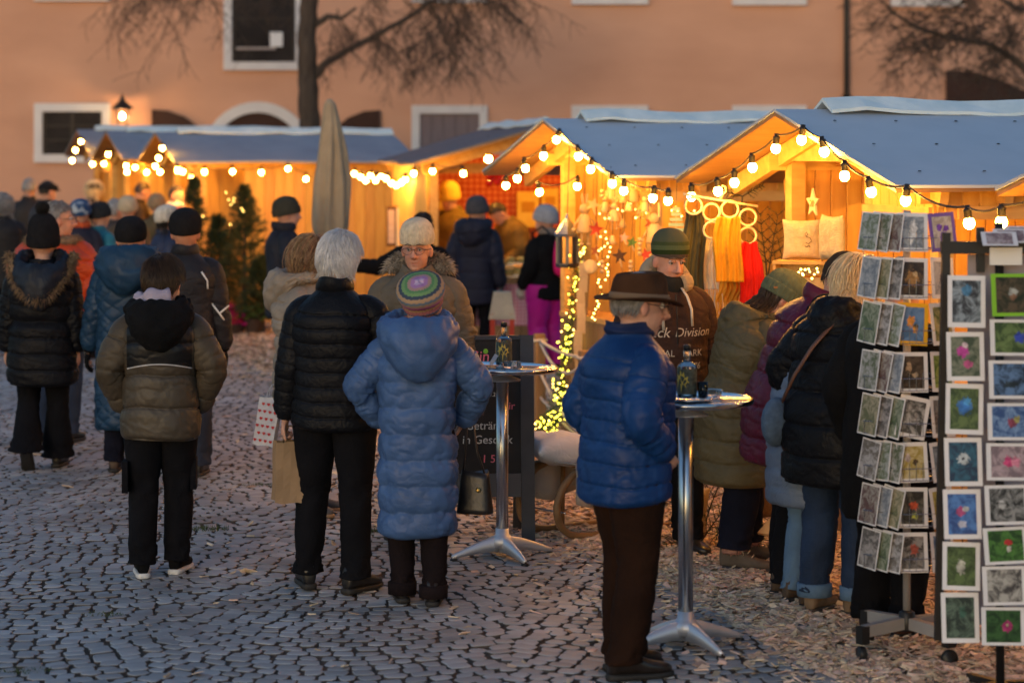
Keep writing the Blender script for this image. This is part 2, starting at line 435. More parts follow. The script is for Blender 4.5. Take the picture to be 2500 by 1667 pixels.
me = fast_mesh('wood_chips', np.concatenate(Vs), np.concatenate(Fs))
o = obj('wood_chips', me, CHIP); tag(o, 'pale brown wood chips strewn over the path beside the cobbles', 'wood chips', kind='stuff')

# little grass tufts in the joints
def tuft(x, y, n, rad, h):
    p = G(x, y); mb = MB()
    for i in range(n):
        a, r_ = random.random() * 6.28, rad * math.sqrt(random.random())
        c = Vector((p.x + r_ * math.cos(a) * 2.2, p.y + r_ * math.sin(a), 0.0))
        b = random.random() * 6.28; d = Vector((math.cos(b), math.sin(b), 0)) * 0.003
        t = c + Vector((random.uniform(-.5, .5) * h, random.uniform(-.5, .5) * h, h * random.uniform(0.5, 1.1)))
        mb.add([c - d, c + d, t], [(0, 1, 2)])
    return mb
tf = MB()
for a in ((505, 1293, 160, .06, .03), (925, 1298, 200, .07, .03), (640, 1185, 80, .06, .02), (60, 1640, 120, .06, .02), (250, 1500, 60, .05, .015), (2040, 1560, 60, .05, .02)):
    m_ = tuft(*a); tf.add(m_.v, m_.f)
o = tf.obj('grass', GRASS); tag(o, 'small green grass tufts growing in the joints of the cobbles', 'grass', kind='stuff')

# ================================================================== the big building
WY = 46.0; WS = FPX / WY
def wp(x, y, dy=0.0): return Vector(((x - CX) / WS, WY + dy, CAMH - (y - HY) / WS))
PLASTER = mat('ochre_plaster', (0.55, 0.295, 0.195), (0.66, 0.365, 0.245), scale=0.5, stretch=(1, 1, 2.5), rough=0.9, bump=0.12, bscale=5, detail=6)
TRIM = mat('white_trim', (0.62, 0.60, 0.62), (0.70, 0.68, 0.69), scale=3, rough=0.85)
PANE = mat('dark_window_glass', (0.008, 0.007, 0.010), (0.022, 0.018, 0.02), scale=2, rough=0.5, spec=0.12)
SASH = mat('dark_sash', (0.02, 0.014, 0.012), rough=0.6)
DOORW = mat('dark_door_wood', (0.035, 0.014, 0.010), (0.055, 0.022, 0.014), scale=4, stretch=(8, 8, 1), rough=0.8)
bld = thing('building', 'large ochre plastered building with white framed windows closing the square', 'building', (0, WY, 0))
mb = MB().box((1, 0.3, 5.0), (46, 0.6, 10.0)); mb.obj('wall', PLASTER, bld)
mb = MB(); mb.add([(-23, -0.6, 9.9), (25, -0.6, 9.9), (25, 5, 14), (-23, 5, 14), (-23, -0.6, 10.1), (25, -0.6, 10.1), (25, 5, 14.2), (-23, 5, 14.2)], [(0, 3, 2, 1), (4, 5, 6, 7), (0, 1, 5, 4), (1, 2, 6, 5), (2, 3, 7, 6), (3, 0, 4, 7)])
mb.obj('roof', mat('roof_tiles_dark', (0.16, 0.07, 0.05), (0.22, 0.10, 0.07), scale=5, rough=0.9), bld)
mb = MB().box((1, -0.03, 0.35), (46, 0.08, 0.7)); mb.obj('plinth', mat('plinth', (0.30, 0.26, 0.22), (0.36, 0.31, 0.27), scale=2), bld)
def window(x0, y0, x1, y1, shutter=None, mull=2, sign=False):
    a, b = wp(x0, y1) - Vector((0, WY, 0)), wp(x1, y0) - Vector((0, WY, 0))
    fw = 0.155
    w = MB()
    w.box(((a.x + b.x) / 2, -0.045, b.z - fw / 2), (b.x - a.x, 0.09, fw)); w.box(((a.x + b.x) / 2, -0.055, a.z + fw / 2), (b.x - a.x, 0.11, fw))
    for X in (a.x + fw / 2, b.x - fw / 2): w.box((X, -0.043, (a.z + b.z) / 2), (fw, 0.086, b.z - a.z - 2 * fw))
    fr = w.obj('window', TRIM, bld)
    ix0, ix1, iz0, iz1 = a.x + fw, b.x - fw, a.z + fw, b.z - fw
    p = MB().box(((ix0 + ix1) / 2, -0.008, (iz0 + iz1) / 2), (ix1 - ix0, 0.016, iz1 - iz0)); p.obj('pane', shutter or PANE, fr)
    s_ = MB()
    if shutter is None:
        for i in range(1, mull): s_.box((ix0 + (ix1 - ix0) * i / mull, -0.024, (iz0 + iz1) / 2), (0.07, 0.03, iz1 - iz0))
        for X in (ix0 + .03, ix1 - .03): s_.box((X, -0.023, (iz0 + iz1) / 2), (0.06, 0.026, iz1 - iz0))
        for i in range(1, 3): s_.box(((ix0 + ix1) / 2, -0.021, iz0 + (iz1 - iz0) * i / 3), (ix1 - ix0 - .14, 0.02, 0.03))
    else:
        for i in range(1, 5): s_.box((ix0 + (ix1 - ix0) * i / 5, -0.02, (iz0 + iz1) / 2), (0.02, 0.012, iz1 - iz0 - .01))
    s_.obj('sash', SASH if shutter is None else mat('shutter_edge', (0.12, 0.10, 0.11)), fr)
    return fr
window(85, 253, 270, 397); window(85, -150, 270, 4)
big = window(547, -185, 742, 172, mull=1)
q = wp(675, 97, -0.035) - Vector((0, WY, 0)); MB().box(q, (0.24, 0.02, 0.28)).obj('notice_sheet', mat('paper_white', (0.75, 0.75, 0.76), rough=0.8), big)
q = wp(625, 119, -0.035) - Vector((0, WY, 0)); MB().box(q, (0.75, 0.02, 0.05)).obj('ledge', mat('paper_grey', (0.35, 0.30, 0.29)), big)
SHUT = mat('mauve_shutter', (0.17, 0.13, 0.145), (0.21, 0.165, 0.18), scale=4, stretch=(6, 1, 0.6), rough=0.8)
window(1005, 258, 1190, 410, SHUT); window(1005, -150, 1190, 8)
for x0, x1, yu in ((1395, 1582, 12), (1787, 1968, 14), (2172, 2352, 17)):
    window(x0, 258, x1, 410); window(x0, -150, x1, yu)
# arched doorway and its door leaves folded open against the wall
def arch_pts(cx, cy, r, n=20): return [(cx + r * math.cos(math.pi - math.pi * i / n), cy - r * math.sin(math.pi - math.pi * i / n)) for i in range(n + 1)]
o_, i_ = arch_pts(630, 385, 136), arch_pts(630, 385, 110)
loc = lambda p, dy: wp(p[0], p[1], dy) - Vector((0, WY, 0))
rings = [[loc(o_[k], 0.0), loc(o_[k], -0.1), loc(i_[k], -0.1), loc(i_[k], 0.0)] for k in range(21)]
rings = [[loc((o_[0][0], 640), 0), loc((o_[0][0], 640), -.1), loc((i_[0][0], 640), -.1), loc((i_[0][0], 640), 0)]] + rings + [[loc((o_[-1][0], 640), 0), loc((o_[-1][0], 640), -.1), loc((i_[-1][0], 640), -.1), loc((i_[-1][0], 640), 0)]]
arch = MB().loft(rings).obj('archway', TRIM, bld)
poly = [(loc(p, 0).x, loc(p, 0).z) for p in [(i_[0][0], 640)] + i_ + [(i_[-1][0], 640)]]
MB().prism(poly, 0.03, Matrix.Translation((0, -0.016, 0))).obj('door', DOORW, arch)
q0, q1 = loc((560, 320), 0), loc((630, 640), 0)
MB().box(((q0.x + q1.x) / 2, -0.045, (q0.z + q1.z) / 2), (q1.x - q0.x, 0.02, q0.z - q1.z)).obj('door_panel', mat('door_panel', (0.34, 0.16, 0.08), (0.40, 0.20, 0.10), scale=3), arch)
for pts in ([(372, 268), (410, 271), (450, 285), (485, 310), (490, 640), (372, 640)], [(928, 269), (928, 640), (828, 640), (828, 306), (850, 288), (890, 272)], [(2308, 173), (2370, 176), (2440, 195), (2510, 228), (2560, 262), (2560, 640), (2308, 640)]):
    poly = [(loc(p, 0).x, loc(p, 0).z) for p in pts]
    MB().prism(poly, 0.07, Matrix.Translation((0, -0.06, 0))).obj('door_leaf', DOORW, bld)
# rain pipe
p0 = wp(2065, 0); MB().tube([(p0.x, -0.1, 9.8), (p0.x, -0.1, 0.1)], 0.055, 12).obj('rain_pipe', mat('pipe_dark', (0.03, 0.026, 0.024), rough=0.5), bld, True)
for z in (3.2, 5.2, 7.5): MB().box((p0.x, -0.06, z), (0.16, 0.12, 0.04)).obj('pipe_clip', SASH, bld)
# wall lantern
LB = wp(310, 285, -0.55)
ln = thing('wall_lantern', 'old glazed iron lantern glowing on a bracket on the ochre wall', 'lantern', LB)
mb = MB()
for a in range(4):
    ca, sa = math.cos(a * math.pi / 2 + .78), math.sin(a * math.pi / 2 + .78)
    mb.tube([(0.10 * ca, 0.10 * sa, -0.22), (0.17 * ca, 0.17 * sa, 0.14)], 0.012, 5)
mb.lathe([(0.02, -0.27), (0.10, -0.24), (0.115, -0.21), (0.02, -0.21)], 4, Matrix.Rotation(.78, 4, 'Z'))
mb.obj('frame', BLACK, ln)
MB().lathe([(0.21, 0.13), (0.20, 0.16), (0.08, 0.27), (0.05, 0.30), (0.02, 0.40), (0.0, 0.42)], 8).obj('roof', BLACK, ln)
MB().tube(bez((0, 0, -0.26), (0, 0.1, -0.6), (0, 0.55, -0.5)), 0.018, 6).obj('bracket', BLACK, ln)
MB().ell((0, 0, 0.0), (0.034, 0.034, 0.05)).obj('lamp', emission('lantern_flame', (1.0, 0.58, 0.22), 200), ln, True)

# ================================================================== trees
BARK = mat('bark', (0.045, 0.034, 0.028), (0.085, 0.066, 0.054), scale=5, stretch=(3, 3, 0.6), rough=0.95, bump=0.8, bscale=18, bdist=0.03)
TWIG = mat('twig_bark', (0.05, 0.036, 0.03), (0.08, 0.06, 0.05), scale=4, rough=0.95)
def tree(name, label, loc, limbs, drops, seed, gxy):
    rd = random.Random(seed)
    t = thing(name, label, 'tree', (loc.x, loc.y, 0))
    base = Vector((loc.x, loc.y, 0))
    mb = MB()
    for pts, rads in limbs:
        P_ = [p - base for p in pts]
        Q, RR = [], []
        for i in range(len(P_) - 1):
            for k in range(4):
                f = k / 4; Q.append(P_[i].lerp(P_[i + 1], f) + Vector((rd.gauss(0, .2), rd.gauss(0, .2), rd.gauss(0, .2))) * rads[i] * .5); RR.append(rads[i] * (1 - f) + rads[i + 1] * f)
        Q.append(P_[-1]); RR.append(rads[-1])
        mb.tube(Q, RR, 10)
    mb.obj('trunk', BARK, t, True)
    tw = MB()
    def twig(p, d, L, r, depth, grav):
        n = 7; pts = [p.copy()]; rr = [r]; q = p.copy(); dd = d.copy()
        for i in range(n):
            dd = (dd + Vector((rd.gauss(0, .16), rd.gauss(0, .16), rd.gauss(0, .12) - grav))).normalized()
            q = q + dd * (L / n); pts.append(q.copy()); rr.append(max(r * (1 - .75 * (i + 1) / n), 0.0035))
        tw.tube(pts, rr, 4, caps=False)
        if depth > 0:
            for k in range(rd.randint(5, 8)):
                i = rd.randint(1, n); a = rd.random() * 6.28
                side = Vector((math.cos(a), math.sin(a), rd.uniform(-.3, .6)))
                twig(pts[i], (dd * .6 + side * .7).normalized(), L * rd.uniform(.35, .65), max(rr[i] * .6, .005), depth - 1, grav * 1.1)
    for (p, d, L, r, n, grav) in drops:
        for k in range(n):
            a = rd.random() * 6.28
            dv = (Vector(d) + Vector((rd.gauss(0, .35), rd.gauss(0, .35), rd.gauss(0, .25)))).normalized()
            twig(p - base + Vector((rd.gauss(0, .15), rd.gauss(0, .15), rd.gauss(0, .1))), dv, L * rd.uniform(.7, 1.2), r, 2, grav)
    o = tw.obj('crown', TWIG, t); o['kind'] = 'stuff'
    return t
TS = 144.0
T = lambda x, y, dy=0: W(x, y, TS) + Vector((0, dy, 0))
b1 = T(757, 640)
tree('bare_tree', 'bare drooping tree with dark trunk rising behind the grey stall roofs', Vector((b1.x, b1.y, 0)),
     [([Vector((b1.x, b1.y, -.05)), T(757, 450), T(757, 290), T(750, 200), T(752, 100), T(757, 0), T(760, -160), T(765, -330)], [.26, .20, .18, .17, .16, .15, .13, .08]),
      ([T(757, 200), T(800, 150), T(900, 97), T(995, 45), T(1050, 8), T(1160, -70)], [.085, .06, .05, .042, .035, .02]),
      ([T(757, 70), T(800, 40), T(835, 45), T(870, 20)], [.07, .05, .035, .02]),
      ([T(757, -40), T(650, -90), T(520, -130), T(400, -150)], [.08, .06, .04, .02]),
      ([T(760, -120), T(900, -180), T(1100, -190), T(1240, -150)], [.08, .06, .04, .02])],
     [(T(470, -90, .3), (-.5, 0, -.35), 1.5, .018, 9, .09), (T(400, -110), (-.4, .2, -.4), 1.1, .014, 5, .1), (T(540, -120), (-.3, -.2, -.6), .9, .014, 5, .1),
      (T(1010, 30), (.4, 0, -.5), .95, .014, 5, .1), (T(930, 75), (.2, .2, -.6), .8, .012, 5, .12), (T(1060, -30), (.6, 0, -.5), 1.25, .016, 8, .09), (T(1150, -80), (.5, 0, -.5), 1.4, .018, 9, .09),
      (T(1080, -100), (.3, 0, -.7), 1.5, .018, 7, .07), (T(830, 40), (.3, 0, -.7), .8, .012, 4, .1), (T(870, 20), (.3, .1, -.5), .8, .012, 5, .1), (T(700, -60), (-.2, 0, -.8), .7, .012, 4, .08), (T(850, -120), (.2, 0, -.9), .9, .012, 4, .05)], 3, None)
TS2 = 152.0
T2 = lambda x, y, dy=0: W(x, y, TS2) + Vector((0, dy, 0))
b2 = T2(2640, 680)
tree('bare_tree', 'bare tree reaching its crooked branch over the nearest stall roof', Vector((b2.x, b2.y, 0)),
     [([Vector((b2.x, b2.y, -.05)), T2(2640, 420), T2(2632, 260), T2(2645, 100), T2(2640, -150)], [.26, .2, .17, .15, .1]),
      ([T2(2635, 290), T2(2560, 235), T2(2480, 150), T2(2420, 110), T2(2330, 95), T2(2240, 70), T2(2180, 30), T2(2150, 0)], [.09, .075, .06, .05, .04, .03, .022, .014]),
      ([T2(2640, 0), T2(2560, 30), T2(2480, 20), T2(2400, -30)], [.08, .06, .045, .02]),
      ([T2(2640, -60), T2(2540, -110), T2(2380, -150), T2(2230, -150)], [.08, .06, .04, .02])],
     [(T2(2420, 60), (-.3, 0, .1), .9, .014, 9, .02), (T2(2470, 60), (-.2, 0, -.4), 1.0, .014, 9, .05), (T2(2380, -20), (-.5, 0, -.3), 1.2, .015, 8, .06), (T2(2330, 90), (-.5, 0, -.5), .9, .012, 8, .05),
      (T2(2260, 75), (-.6, 0, -.4), .8, .011, 6, .05), (T2(2480, 140), (-.4, 0, -.7), .8, .012, 6, .04), (T2(2460, -60), (-.1, 0, -.8), 1.1, .014, 6, .05), (T2(2230, -120), (-.4, 0, -.6), 1.0, .013, 6, .06), (T2(2180, 30), (-.6, 0, -.1), .6, .01, 5, .04)], 5, None)
# ================================================================== market stalls
def plank(parent, c, w, t, z0, z1, axis, m=WOOD, ztop2=None):
    """upright board at c (x,y); axis 'x' runs along x, 'y' along y; ztop2 = height of the other top corner"""
    z2 = z1 if ztop2 is None else ztop2
    g_ = 0.003; b = 0.004
    w_ = w / 2 - g_
    pr = [(-w_, -t / 2), (w_, -t / 2), (w_, t / 2 - b), (w_ - b, t / 2), (-w_ + b, t / 2), (-w_, t / 2 - b)]
    pr = [(-w_ + b, -t / 2), (w_ - b, -t / 2), (w_, -t / 2 + b), (w_, t / 2 - b), (w_ - b, t / 2), (-w_ + b, t / 2), (-w_, t / 2 - b), (-w_, -t / 2 + b)]
    lo, hi = [], []
    for (p, q) in pr:
        f = (p + w_) / (2 * w_)
        zt = z1 * (1 - f) + z2 * f
        if axis == 'x': lo.append((p, q, z0)); hi.append((p, q, zt))
        else: lo.append((q, p, z0)); hi.append((q, p, zt))
    mb = MB().loft([lo, hi] if axis == 'x' else [lo[::-1], hi[::-1]])
    return mb.obj('plank', m, parent, loc=(c[0], c[1], 0))

def stall(label, peak, a, L, E, P, D=1.5, hb=0.62, gx=0.42, gable='band', front='band', detail=1, end=True, back=True, interior=WOOD, roof=None, opn=1.83, group='wooden market stalls', pw=0.105):
    st = thing('market_stall', label, 'market stall', (peak[0], peak[1], 0), R(a), group)
    half = 1.2
    sl = (P - E) / D
    rz = lambda y: P - abs(y) * sl
    nrm = 0.022
    # roof
    for sy in (-1, 1):
        for nm, m, z0, z1, ov in (('roof_felt', roof or ROOF, 0.022, 0.038, 0.0), ('roof_board', ROOF_UND, 0.0, 0.02, -0.012)):
            n = 14; rows = []
            for i in range(n + 1):
                x = -ov * 0 + (L) * i / n
                x = min(max(x, 0.006 if ov else 0), L - (0.006 if ov else 0))
                row = []
                for k in range(5):
                    yv = (D + ov) * k / 4 * sy
                    wv = (0.006 * math.sin(x * 2.3 + sy) + 0.004 * math.sin(5.1 * x + 2 * k)) * (k / 4) if ov == 0 else (0.006 * math.sin(x * 2.3 + sy)) * (k / 4) - .002
                    row.append((x, yv, rz(yv) + wv))
                rows.append(row)
            mb = MB(); V = [(x, yv, z + z1) for r_ in rows for (x, yv, z) in r_] + [(x, yv, z + z0) for r_ in rows for (x, yv, z) in r_]
            N = 5 * (n + 1); F = []
            for i in range(n):
                for k in range(4):
                    q = (i * 5 + k, (i + 1) * 5 + k, (i + 1) * 5 + k + 1, i * 5 + k + 1)
                    if sy > 0: F += [q, tuple(N + j for j in q[::-1])]
                    else: F += [q[::-1], tuple(N + j for j in q)]
            edge = [i * 5 for i in range(n + 1)] + [n * 5 + k for k in range(1, 5)] + [i * 5 + 4 for i in range(n - 1, -1, -1)] + [k for k in range(3, 0, -1)]
            for i in range(len(edge)):
                p_, q_ = edge[i], edge[(i + 1) % len(edge)]
                F.append((p_, q_, q_ + N, p_ + N))
            mb.add(V, F); mb.obj(nm, m, st)
        # rafters and eave fascia
        if detail:
            for x in ([gx - 0.08, gx + 0.3, L * 0.5, L - 0.3] if detail > 1 else [gx - 0.08, L - 0.3]):
                MB().beam((x, 0.0, P - 0.062), (x, sy * (D - 0.12), rz(D - 0.12) - 0.062), 0.05, 0.11).obj('rafter', WOOD_H, st)
            MB().box((L / 2, (-half - .045 if sy < 0 else hb + .045), rz(half + .045 if sy < 0 else hb + .045) - 0.09), (L - gx - 0.1, 0.045, 0.09)).obj('wall_plate', WOOD_H, st)
    # ridge cap boards, a little warped and lifted
    rows = []
    for i in range(16):
        x = 0.30 + (L - 0.30) * i / 15
        u = 0.008 * math.sin(i * 1.3 + a) + 0.012 * max(0, math.sin(i * 0.7 + 1)) + 0.03
        rows.append([(x, -0.13, P + u - 0.022 + .01 * math.sin(i * 2.1)), (x, 0.0, P + u + 0.045), (x, 0.13, P + u - 0.022), (x, 0.13, P + u - 0.004), (x, 0.0, P + u + 0.068), (x, -0.13, P + u - 0.002 + .01 * math.sin(i * 2.1))])
    MB().loft(rows).obj('ridge_cap', METAL_CAP, st)
    # screws on the felt
    if detail > 1:
        for i in range(9):
            for k in (0.18, 0.5, 0.85):
                x, yv = 0.25 + i * 0.38, -D * k
                MB().lathe([(0.011, 0), (0.009, 0.004), (0, 0.005)], 6, c=(x, yv, rz(yv) + 0.043)).obj('screw', BLACK, st)
    # posts and tie beams
    for x in (gx, L - 0.25):
        for sy in (-1, 1):
            hy_ = half if sy < 0 else hb
            MB().box((x, sy * hy_, (rz(hy_) - 0.05) / 2), (0.09, 0.09, rz(hy_) - 0.05)).obj('post', WOOD_H, st)
        hh = (P - 0.21)
        yl = (P - 0.05 - hh) / sl
        MB().beam((x - 0.05, -min(yl, 1.3), hh), (x - 0.05, min(yl, 1.3), hh), 0.05, 0.10).obj('tie_beam', WOOD_H, st)
    MB().beam((gx + 0.55, -half, E - 0.02), (gx + 0.55, hb, E - 0.02), 0.06, 0.11).obj('tie_beam', WOOD_H, st)
    if detail > 1:
        MB().beam((gx + 0.55, -0.62, E - 0.02), (gx, -0.62, P - 0.26), 0.08, 0.11).obj('brace', WOOD_H, st)
    # walls
    def row_y(x, y0, y1, z0, fz, m=WOOD):
        n = max(1, round((y1 - y0) / pw)); w = (y1 - y0) / n
        for i in range(n):
            ya, yb = y0 + i * w, y0 + (i + 1) * w
            plank(st, (x, (ya + yb) / 2), w, 0.02, z0, fz(ya), 'y', m, fz(yb))
    def row_x(y, x0, x1, z0, z1, m=WOOD):
        n = max(1, round((x1 - x0) / pw)); w = (x1 - x0) / n
        for i in range(n): plank(st, (x0 + (i + .5) * w, y), w, 0.02, z0, z1, 'x', m)
    top = lambda y: rz(y) - 0.01
    if end: row_y(L - 0.2, -half + .05, hb - .02, 0.0, top, interior)
    if back: row_x(hb + 0.06, gx + .05, L - 0.3, 0.0, rz(hb) - 0.06, interior)
    if front == 'band':
        row_x(-half - 0.06, gx - .02, L - 0.3, opn, rz(half + .06) - 0.06)
        row_x(-half - 0.06, gx - .02, L - 0.3, 0.0, 0.92)
        MB().box(((gx + L) / 2, -half - 0.03, 0.94), (L - gx, 0.40, 0.035)).obj('counter', WOOD_H, st)
        MB().box(((gx + L) / 2, -half - 0.085, opn + 0.03), (L - gx - .1, 0.025, 0.07)).obj('rail', WOOD_H, st)
    elif front == 'closed':
        row_x(-half - 0.06, gx + .55, L - 0.3, 0.0, rz(half + .06) - 0.06)
    if gable == 'band':
        row_y(gx - .055, -half - .03, -0.42, opn, top)
        MB().box((gx - 0.075, (-half - .45) / 2, opn + 0.03), (0.022, half - .42, 0.06)).obj('rail', WOOD_H, st)
        row_y(gx - .055, -half, hb, 0.0, lambda y: 0.9, WOOD_DK)
        MB().box((gx + .09, (hb - half) / 2, 0.92), (0.32, half + hb, 0.035)).obj('counter', WOOD_H, st)
    elif gable == 'counter':
        row_y(gx - .055, -half, hb, 0.0, lambda y: 0.9, WOOD_DK)
        MB().box((gx + .02, (hb - half) / 2, 0.92), (0.5, half + hb, 0.035)).obj('counter', WOOD_H, st)
    elif gable == 'closed':
        row_y(gx - .055, -half, half, 0.0, top)
    return st

NEAR, MID, RIGHT = (1.488, 13.73), (0.229, 18.05), (2.66, 9.55)
A0 = 18.2
near = stall('grey roofed wooden stall with hanging scarves, cushions and a star numbered 20', NEAR, A0, 3.6, 1.975, 2.384, detail=2)
mid = stall('grey roofed wooden stall hung full of wooden toys and paper stars', MID, A0, 3.3, 1.975, 2.384, detail=2)
rgt = stall('grey roofed stall whose eave corner shows above the black postcard rack', RIGHT, A0, 3.2, 1.975, 2.384, end=False, gable='counter')
pink = stall('wooden food stall lined with a red checked cloth and pink gingham counter', (0.40, 25.7), 96.9, 6.0, 2.0, 2.43, D=1.45, hb=1.2, gable='counter', front='closed', end=False, roof=ROOF_SHADED)
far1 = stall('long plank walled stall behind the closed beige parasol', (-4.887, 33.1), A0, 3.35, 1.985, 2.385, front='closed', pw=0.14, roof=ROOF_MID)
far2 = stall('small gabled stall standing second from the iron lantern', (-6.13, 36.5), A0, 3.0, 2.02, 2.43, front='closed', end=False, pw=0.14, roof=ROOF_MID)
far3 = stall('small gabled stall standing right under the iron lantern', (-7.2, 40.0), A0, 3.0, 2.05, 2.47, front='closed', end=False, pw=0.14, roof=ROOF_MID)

def local(peak, a, x, y, z):
    c, s_ = math.cos(R(a)), math.sin(R(a))
    return Vector((peak[0] + c * x - s_ * y, peak[1] + s_ * x + c * y, z))
def on_gable(peak, x, y, dx=-0.03, a=A0):
    """point of the gable roof edge plane seen at photo pixel x,y"""
    c, s_ = math.cos(R(a)), math.sin(R(a)); k = (x - CX) / FPX
    X0, Y0 = peak[0] + c * dx, peak[1] + s_ * dx
    t = (k * Y0 - X0) / (s_ + k * c)
    X, Y = X0 + s_ * t, Y0 - c * t
    s = FPX / Y
    return Vector((X, Y, CAMH - (y - HY) / s))

# ------------------------------------------------------------------ bulb strings
def _bulb_mesh(r=0.0265):
    mb = MB().ell((0, 0, 0), (r, r, r * 1.12), nu=12, nv=8); return mb.mesh('bulb', True)
BULB_ME = _bulb_mesh(); BULB_ME.materials.append(BULB)
SOCK_ME = MB().lathe([(0.0, 0.016), (0.016, 0.018), (0.019, 0.03), (0.019, 0.055), (0.021, 0.058), (0.021, 0.066), (0.013, 0.070), (0.013, 0.085), (0.0, 0.086)], 10).mesh('socket', True); SOCK_ME.materials.append(BLACK)
def string_lights(label, pts, droop=0.05, tilt=0.12, gaps=()):
    t = thing('string_lights', label, 'string lights', pts[0], 0, 'strings of warm bulbs')
    o = pts[0]; rd = random.Random(len(pts) * 7 + int(pts[0].x * 10))
    cab = []
    for i, p in enumerate(pts):
        b = bpy.data.objects.new('bulb', BULB_ME); b.location = p - o
        b.rotation_euler = (rd.gauss(0, tilt), rd.gauss(0, tilt), rd.random() * 6); link(b, t)
        k = bpy.data.objects.new('socket', SOCK_ME); k.rotation_euler = b.rotation_euler; link(k, t); k.location = p - o
        top = p - o + Euler(b.rotation_euler).to_matrix() @ Vector((0, 0, 0.078))
        cab.append(top)
    seg = []
    for i in range(len(cab) - 1):
        seg += sag(cab[i], cab[i + 1], droop * (cab[i + 1] - cab[i]).length, 6)[:-1]
    seg.append(cab[-1])
    if len(seg) > 2: MB().tube(seg, 0.006, 5).obj('cable', CABLE, t)
    return t
nb = [(1688, 480), (1753, 467), (1793, 446), (1837, 409), (1894, 363), (1957, 342), (2012, 371), (2062, 430), (2127, 469)]
pts = [on_gable(NEAR, x, y) for x, y in nb] + [W(2211, 490, 488), W(2366, 545, 520), W(2445, 543, 545), W(2540, 520, 560)]
string_lights('string of round warm bulbs along the gable of the stall numbered 20', pts)
mbp = [(1235, 453), (1263, 436), (1283, 411), (1327, 381), (1359, 341), (1412, 382), (1442, 413), (1495, 448), (1523, 466)]
pts = [on_gable(MID, x, y) for x, y in mbp] + [W(1594, 484, 372), W(1631, 490, 380)]
string_lights('string of round warm bulbs along the gable of the toy stall', pts)
string_lights('short string of two bulbs under the tie beam of the toy stall', [W(1317, 469, 322), W(1409, 455, 326)], 0.12)
string_lights('sparse string of three bulbs along the front of the red checked food stall', [W(1010, 424, 228), W(1056, 418, 232), W(1131, 424, 236)])
pts = [W(841, 437, 190), W(865, 424, 192), W(880, 432, 194), W(893, 441, 196), W(905, 428, 198), W(917, 440, 200), W(930, 430, 202), W(943, 436, 204), W(955, 447, 206), W(968, 453, 208), W(980, 446, 210), W(990, 438, 212)]
string_lights('dense cluster of warm bulbs beside the closed beige parasol', pts, 0.1, 0.4)
pts = [W(x, y, 190) for x, y in ((434, 413), (446, 419), (467, 434), (499, 420), (568, 419), (638, 421), (703, 412), (747, 437))]
string_lights('string of bulbs along the eave of the long plank walled stall', pts, 0.12)
pts = [on_gable((-4.887, 33.1), x, y, -0.1) for x, y in ((358, 421), (379, 406), (387, 386), (396, 362))] + [W(391, 420, 192), W(434, 417, 192)]
string_lights('bulbs along the gable of the long plank walled stall', pts, 0.1)
pts = [W(x, y, 168) for x, y in ((254, 400), (264, 377), (308, 405), (310, 420), (330, 409))]
string_lights('bulbs on the small gable second from the iron lantern', pts, 0.1)
pts = [W(x, y, 152) for x, y in ((176, 392), (184, 367), (198, 346), (226, 377), (226, 401))]
string_lights('bulbs on the small gable under the iron lantern', pts, 0.1)

# bulbs added to brighten the insides of the stalls
LAMP_ME = MB().ell((0, 0, 0), 0.035, nu=12, nv=8).mesh('bulb', True); LAMP_ME.materials.append(LAMPM)
def pendant(label, p):
    t = thing('fill_lamp', label, 'lamp', p, 0, 'pendant bulbs inside the stalls')
    b = bpy.data.objects.new('bulb', LAMP_ME); link(b, t)
    MB().lathe([(0.0, 0.02), (0.02, 0.024), (0.024, 0.05), (0.02, 0.085), (0.006, 0.09), (0.006, 0.25), (0, 0.25)], 10).obj('socket', BLACK, t, True)
    return t
pendant('bare bulb hanging inside the stall numbered 20', local(NEAR, A0, 1.5, -0.2, 2.02))
pendant('bare bulb hanging inside the toy stall', local(MID, A0, 1.0, 0.2, 2.02))
pendant('bare bulb hanging behind the toy stall eave boards', local(MID, A0, 0.95, -0.6, 1.98))
for q, lb in (((1.4, .5), 'bare bulb hanging over the yellow hatted vendor'), ((1.4, -.6), 'bare bulb hanging over the pastry trays'), ((3.0, 0), 'bare bulb hanging behind the red checked cloth')): pendant(lb, local((0.40, 25.7), 96.9, q[0], q[1], 2.08))
pendant('bare bulb hanging inside the long plank walled stall', local((-4.887, 33.1), A0, 0.9, -.3, 2.1))
pendant('bare bulb hanging inside the small stall under the iron lantern', local((-6.13, 36.5), A0, 0.9, -.3, 2.15))

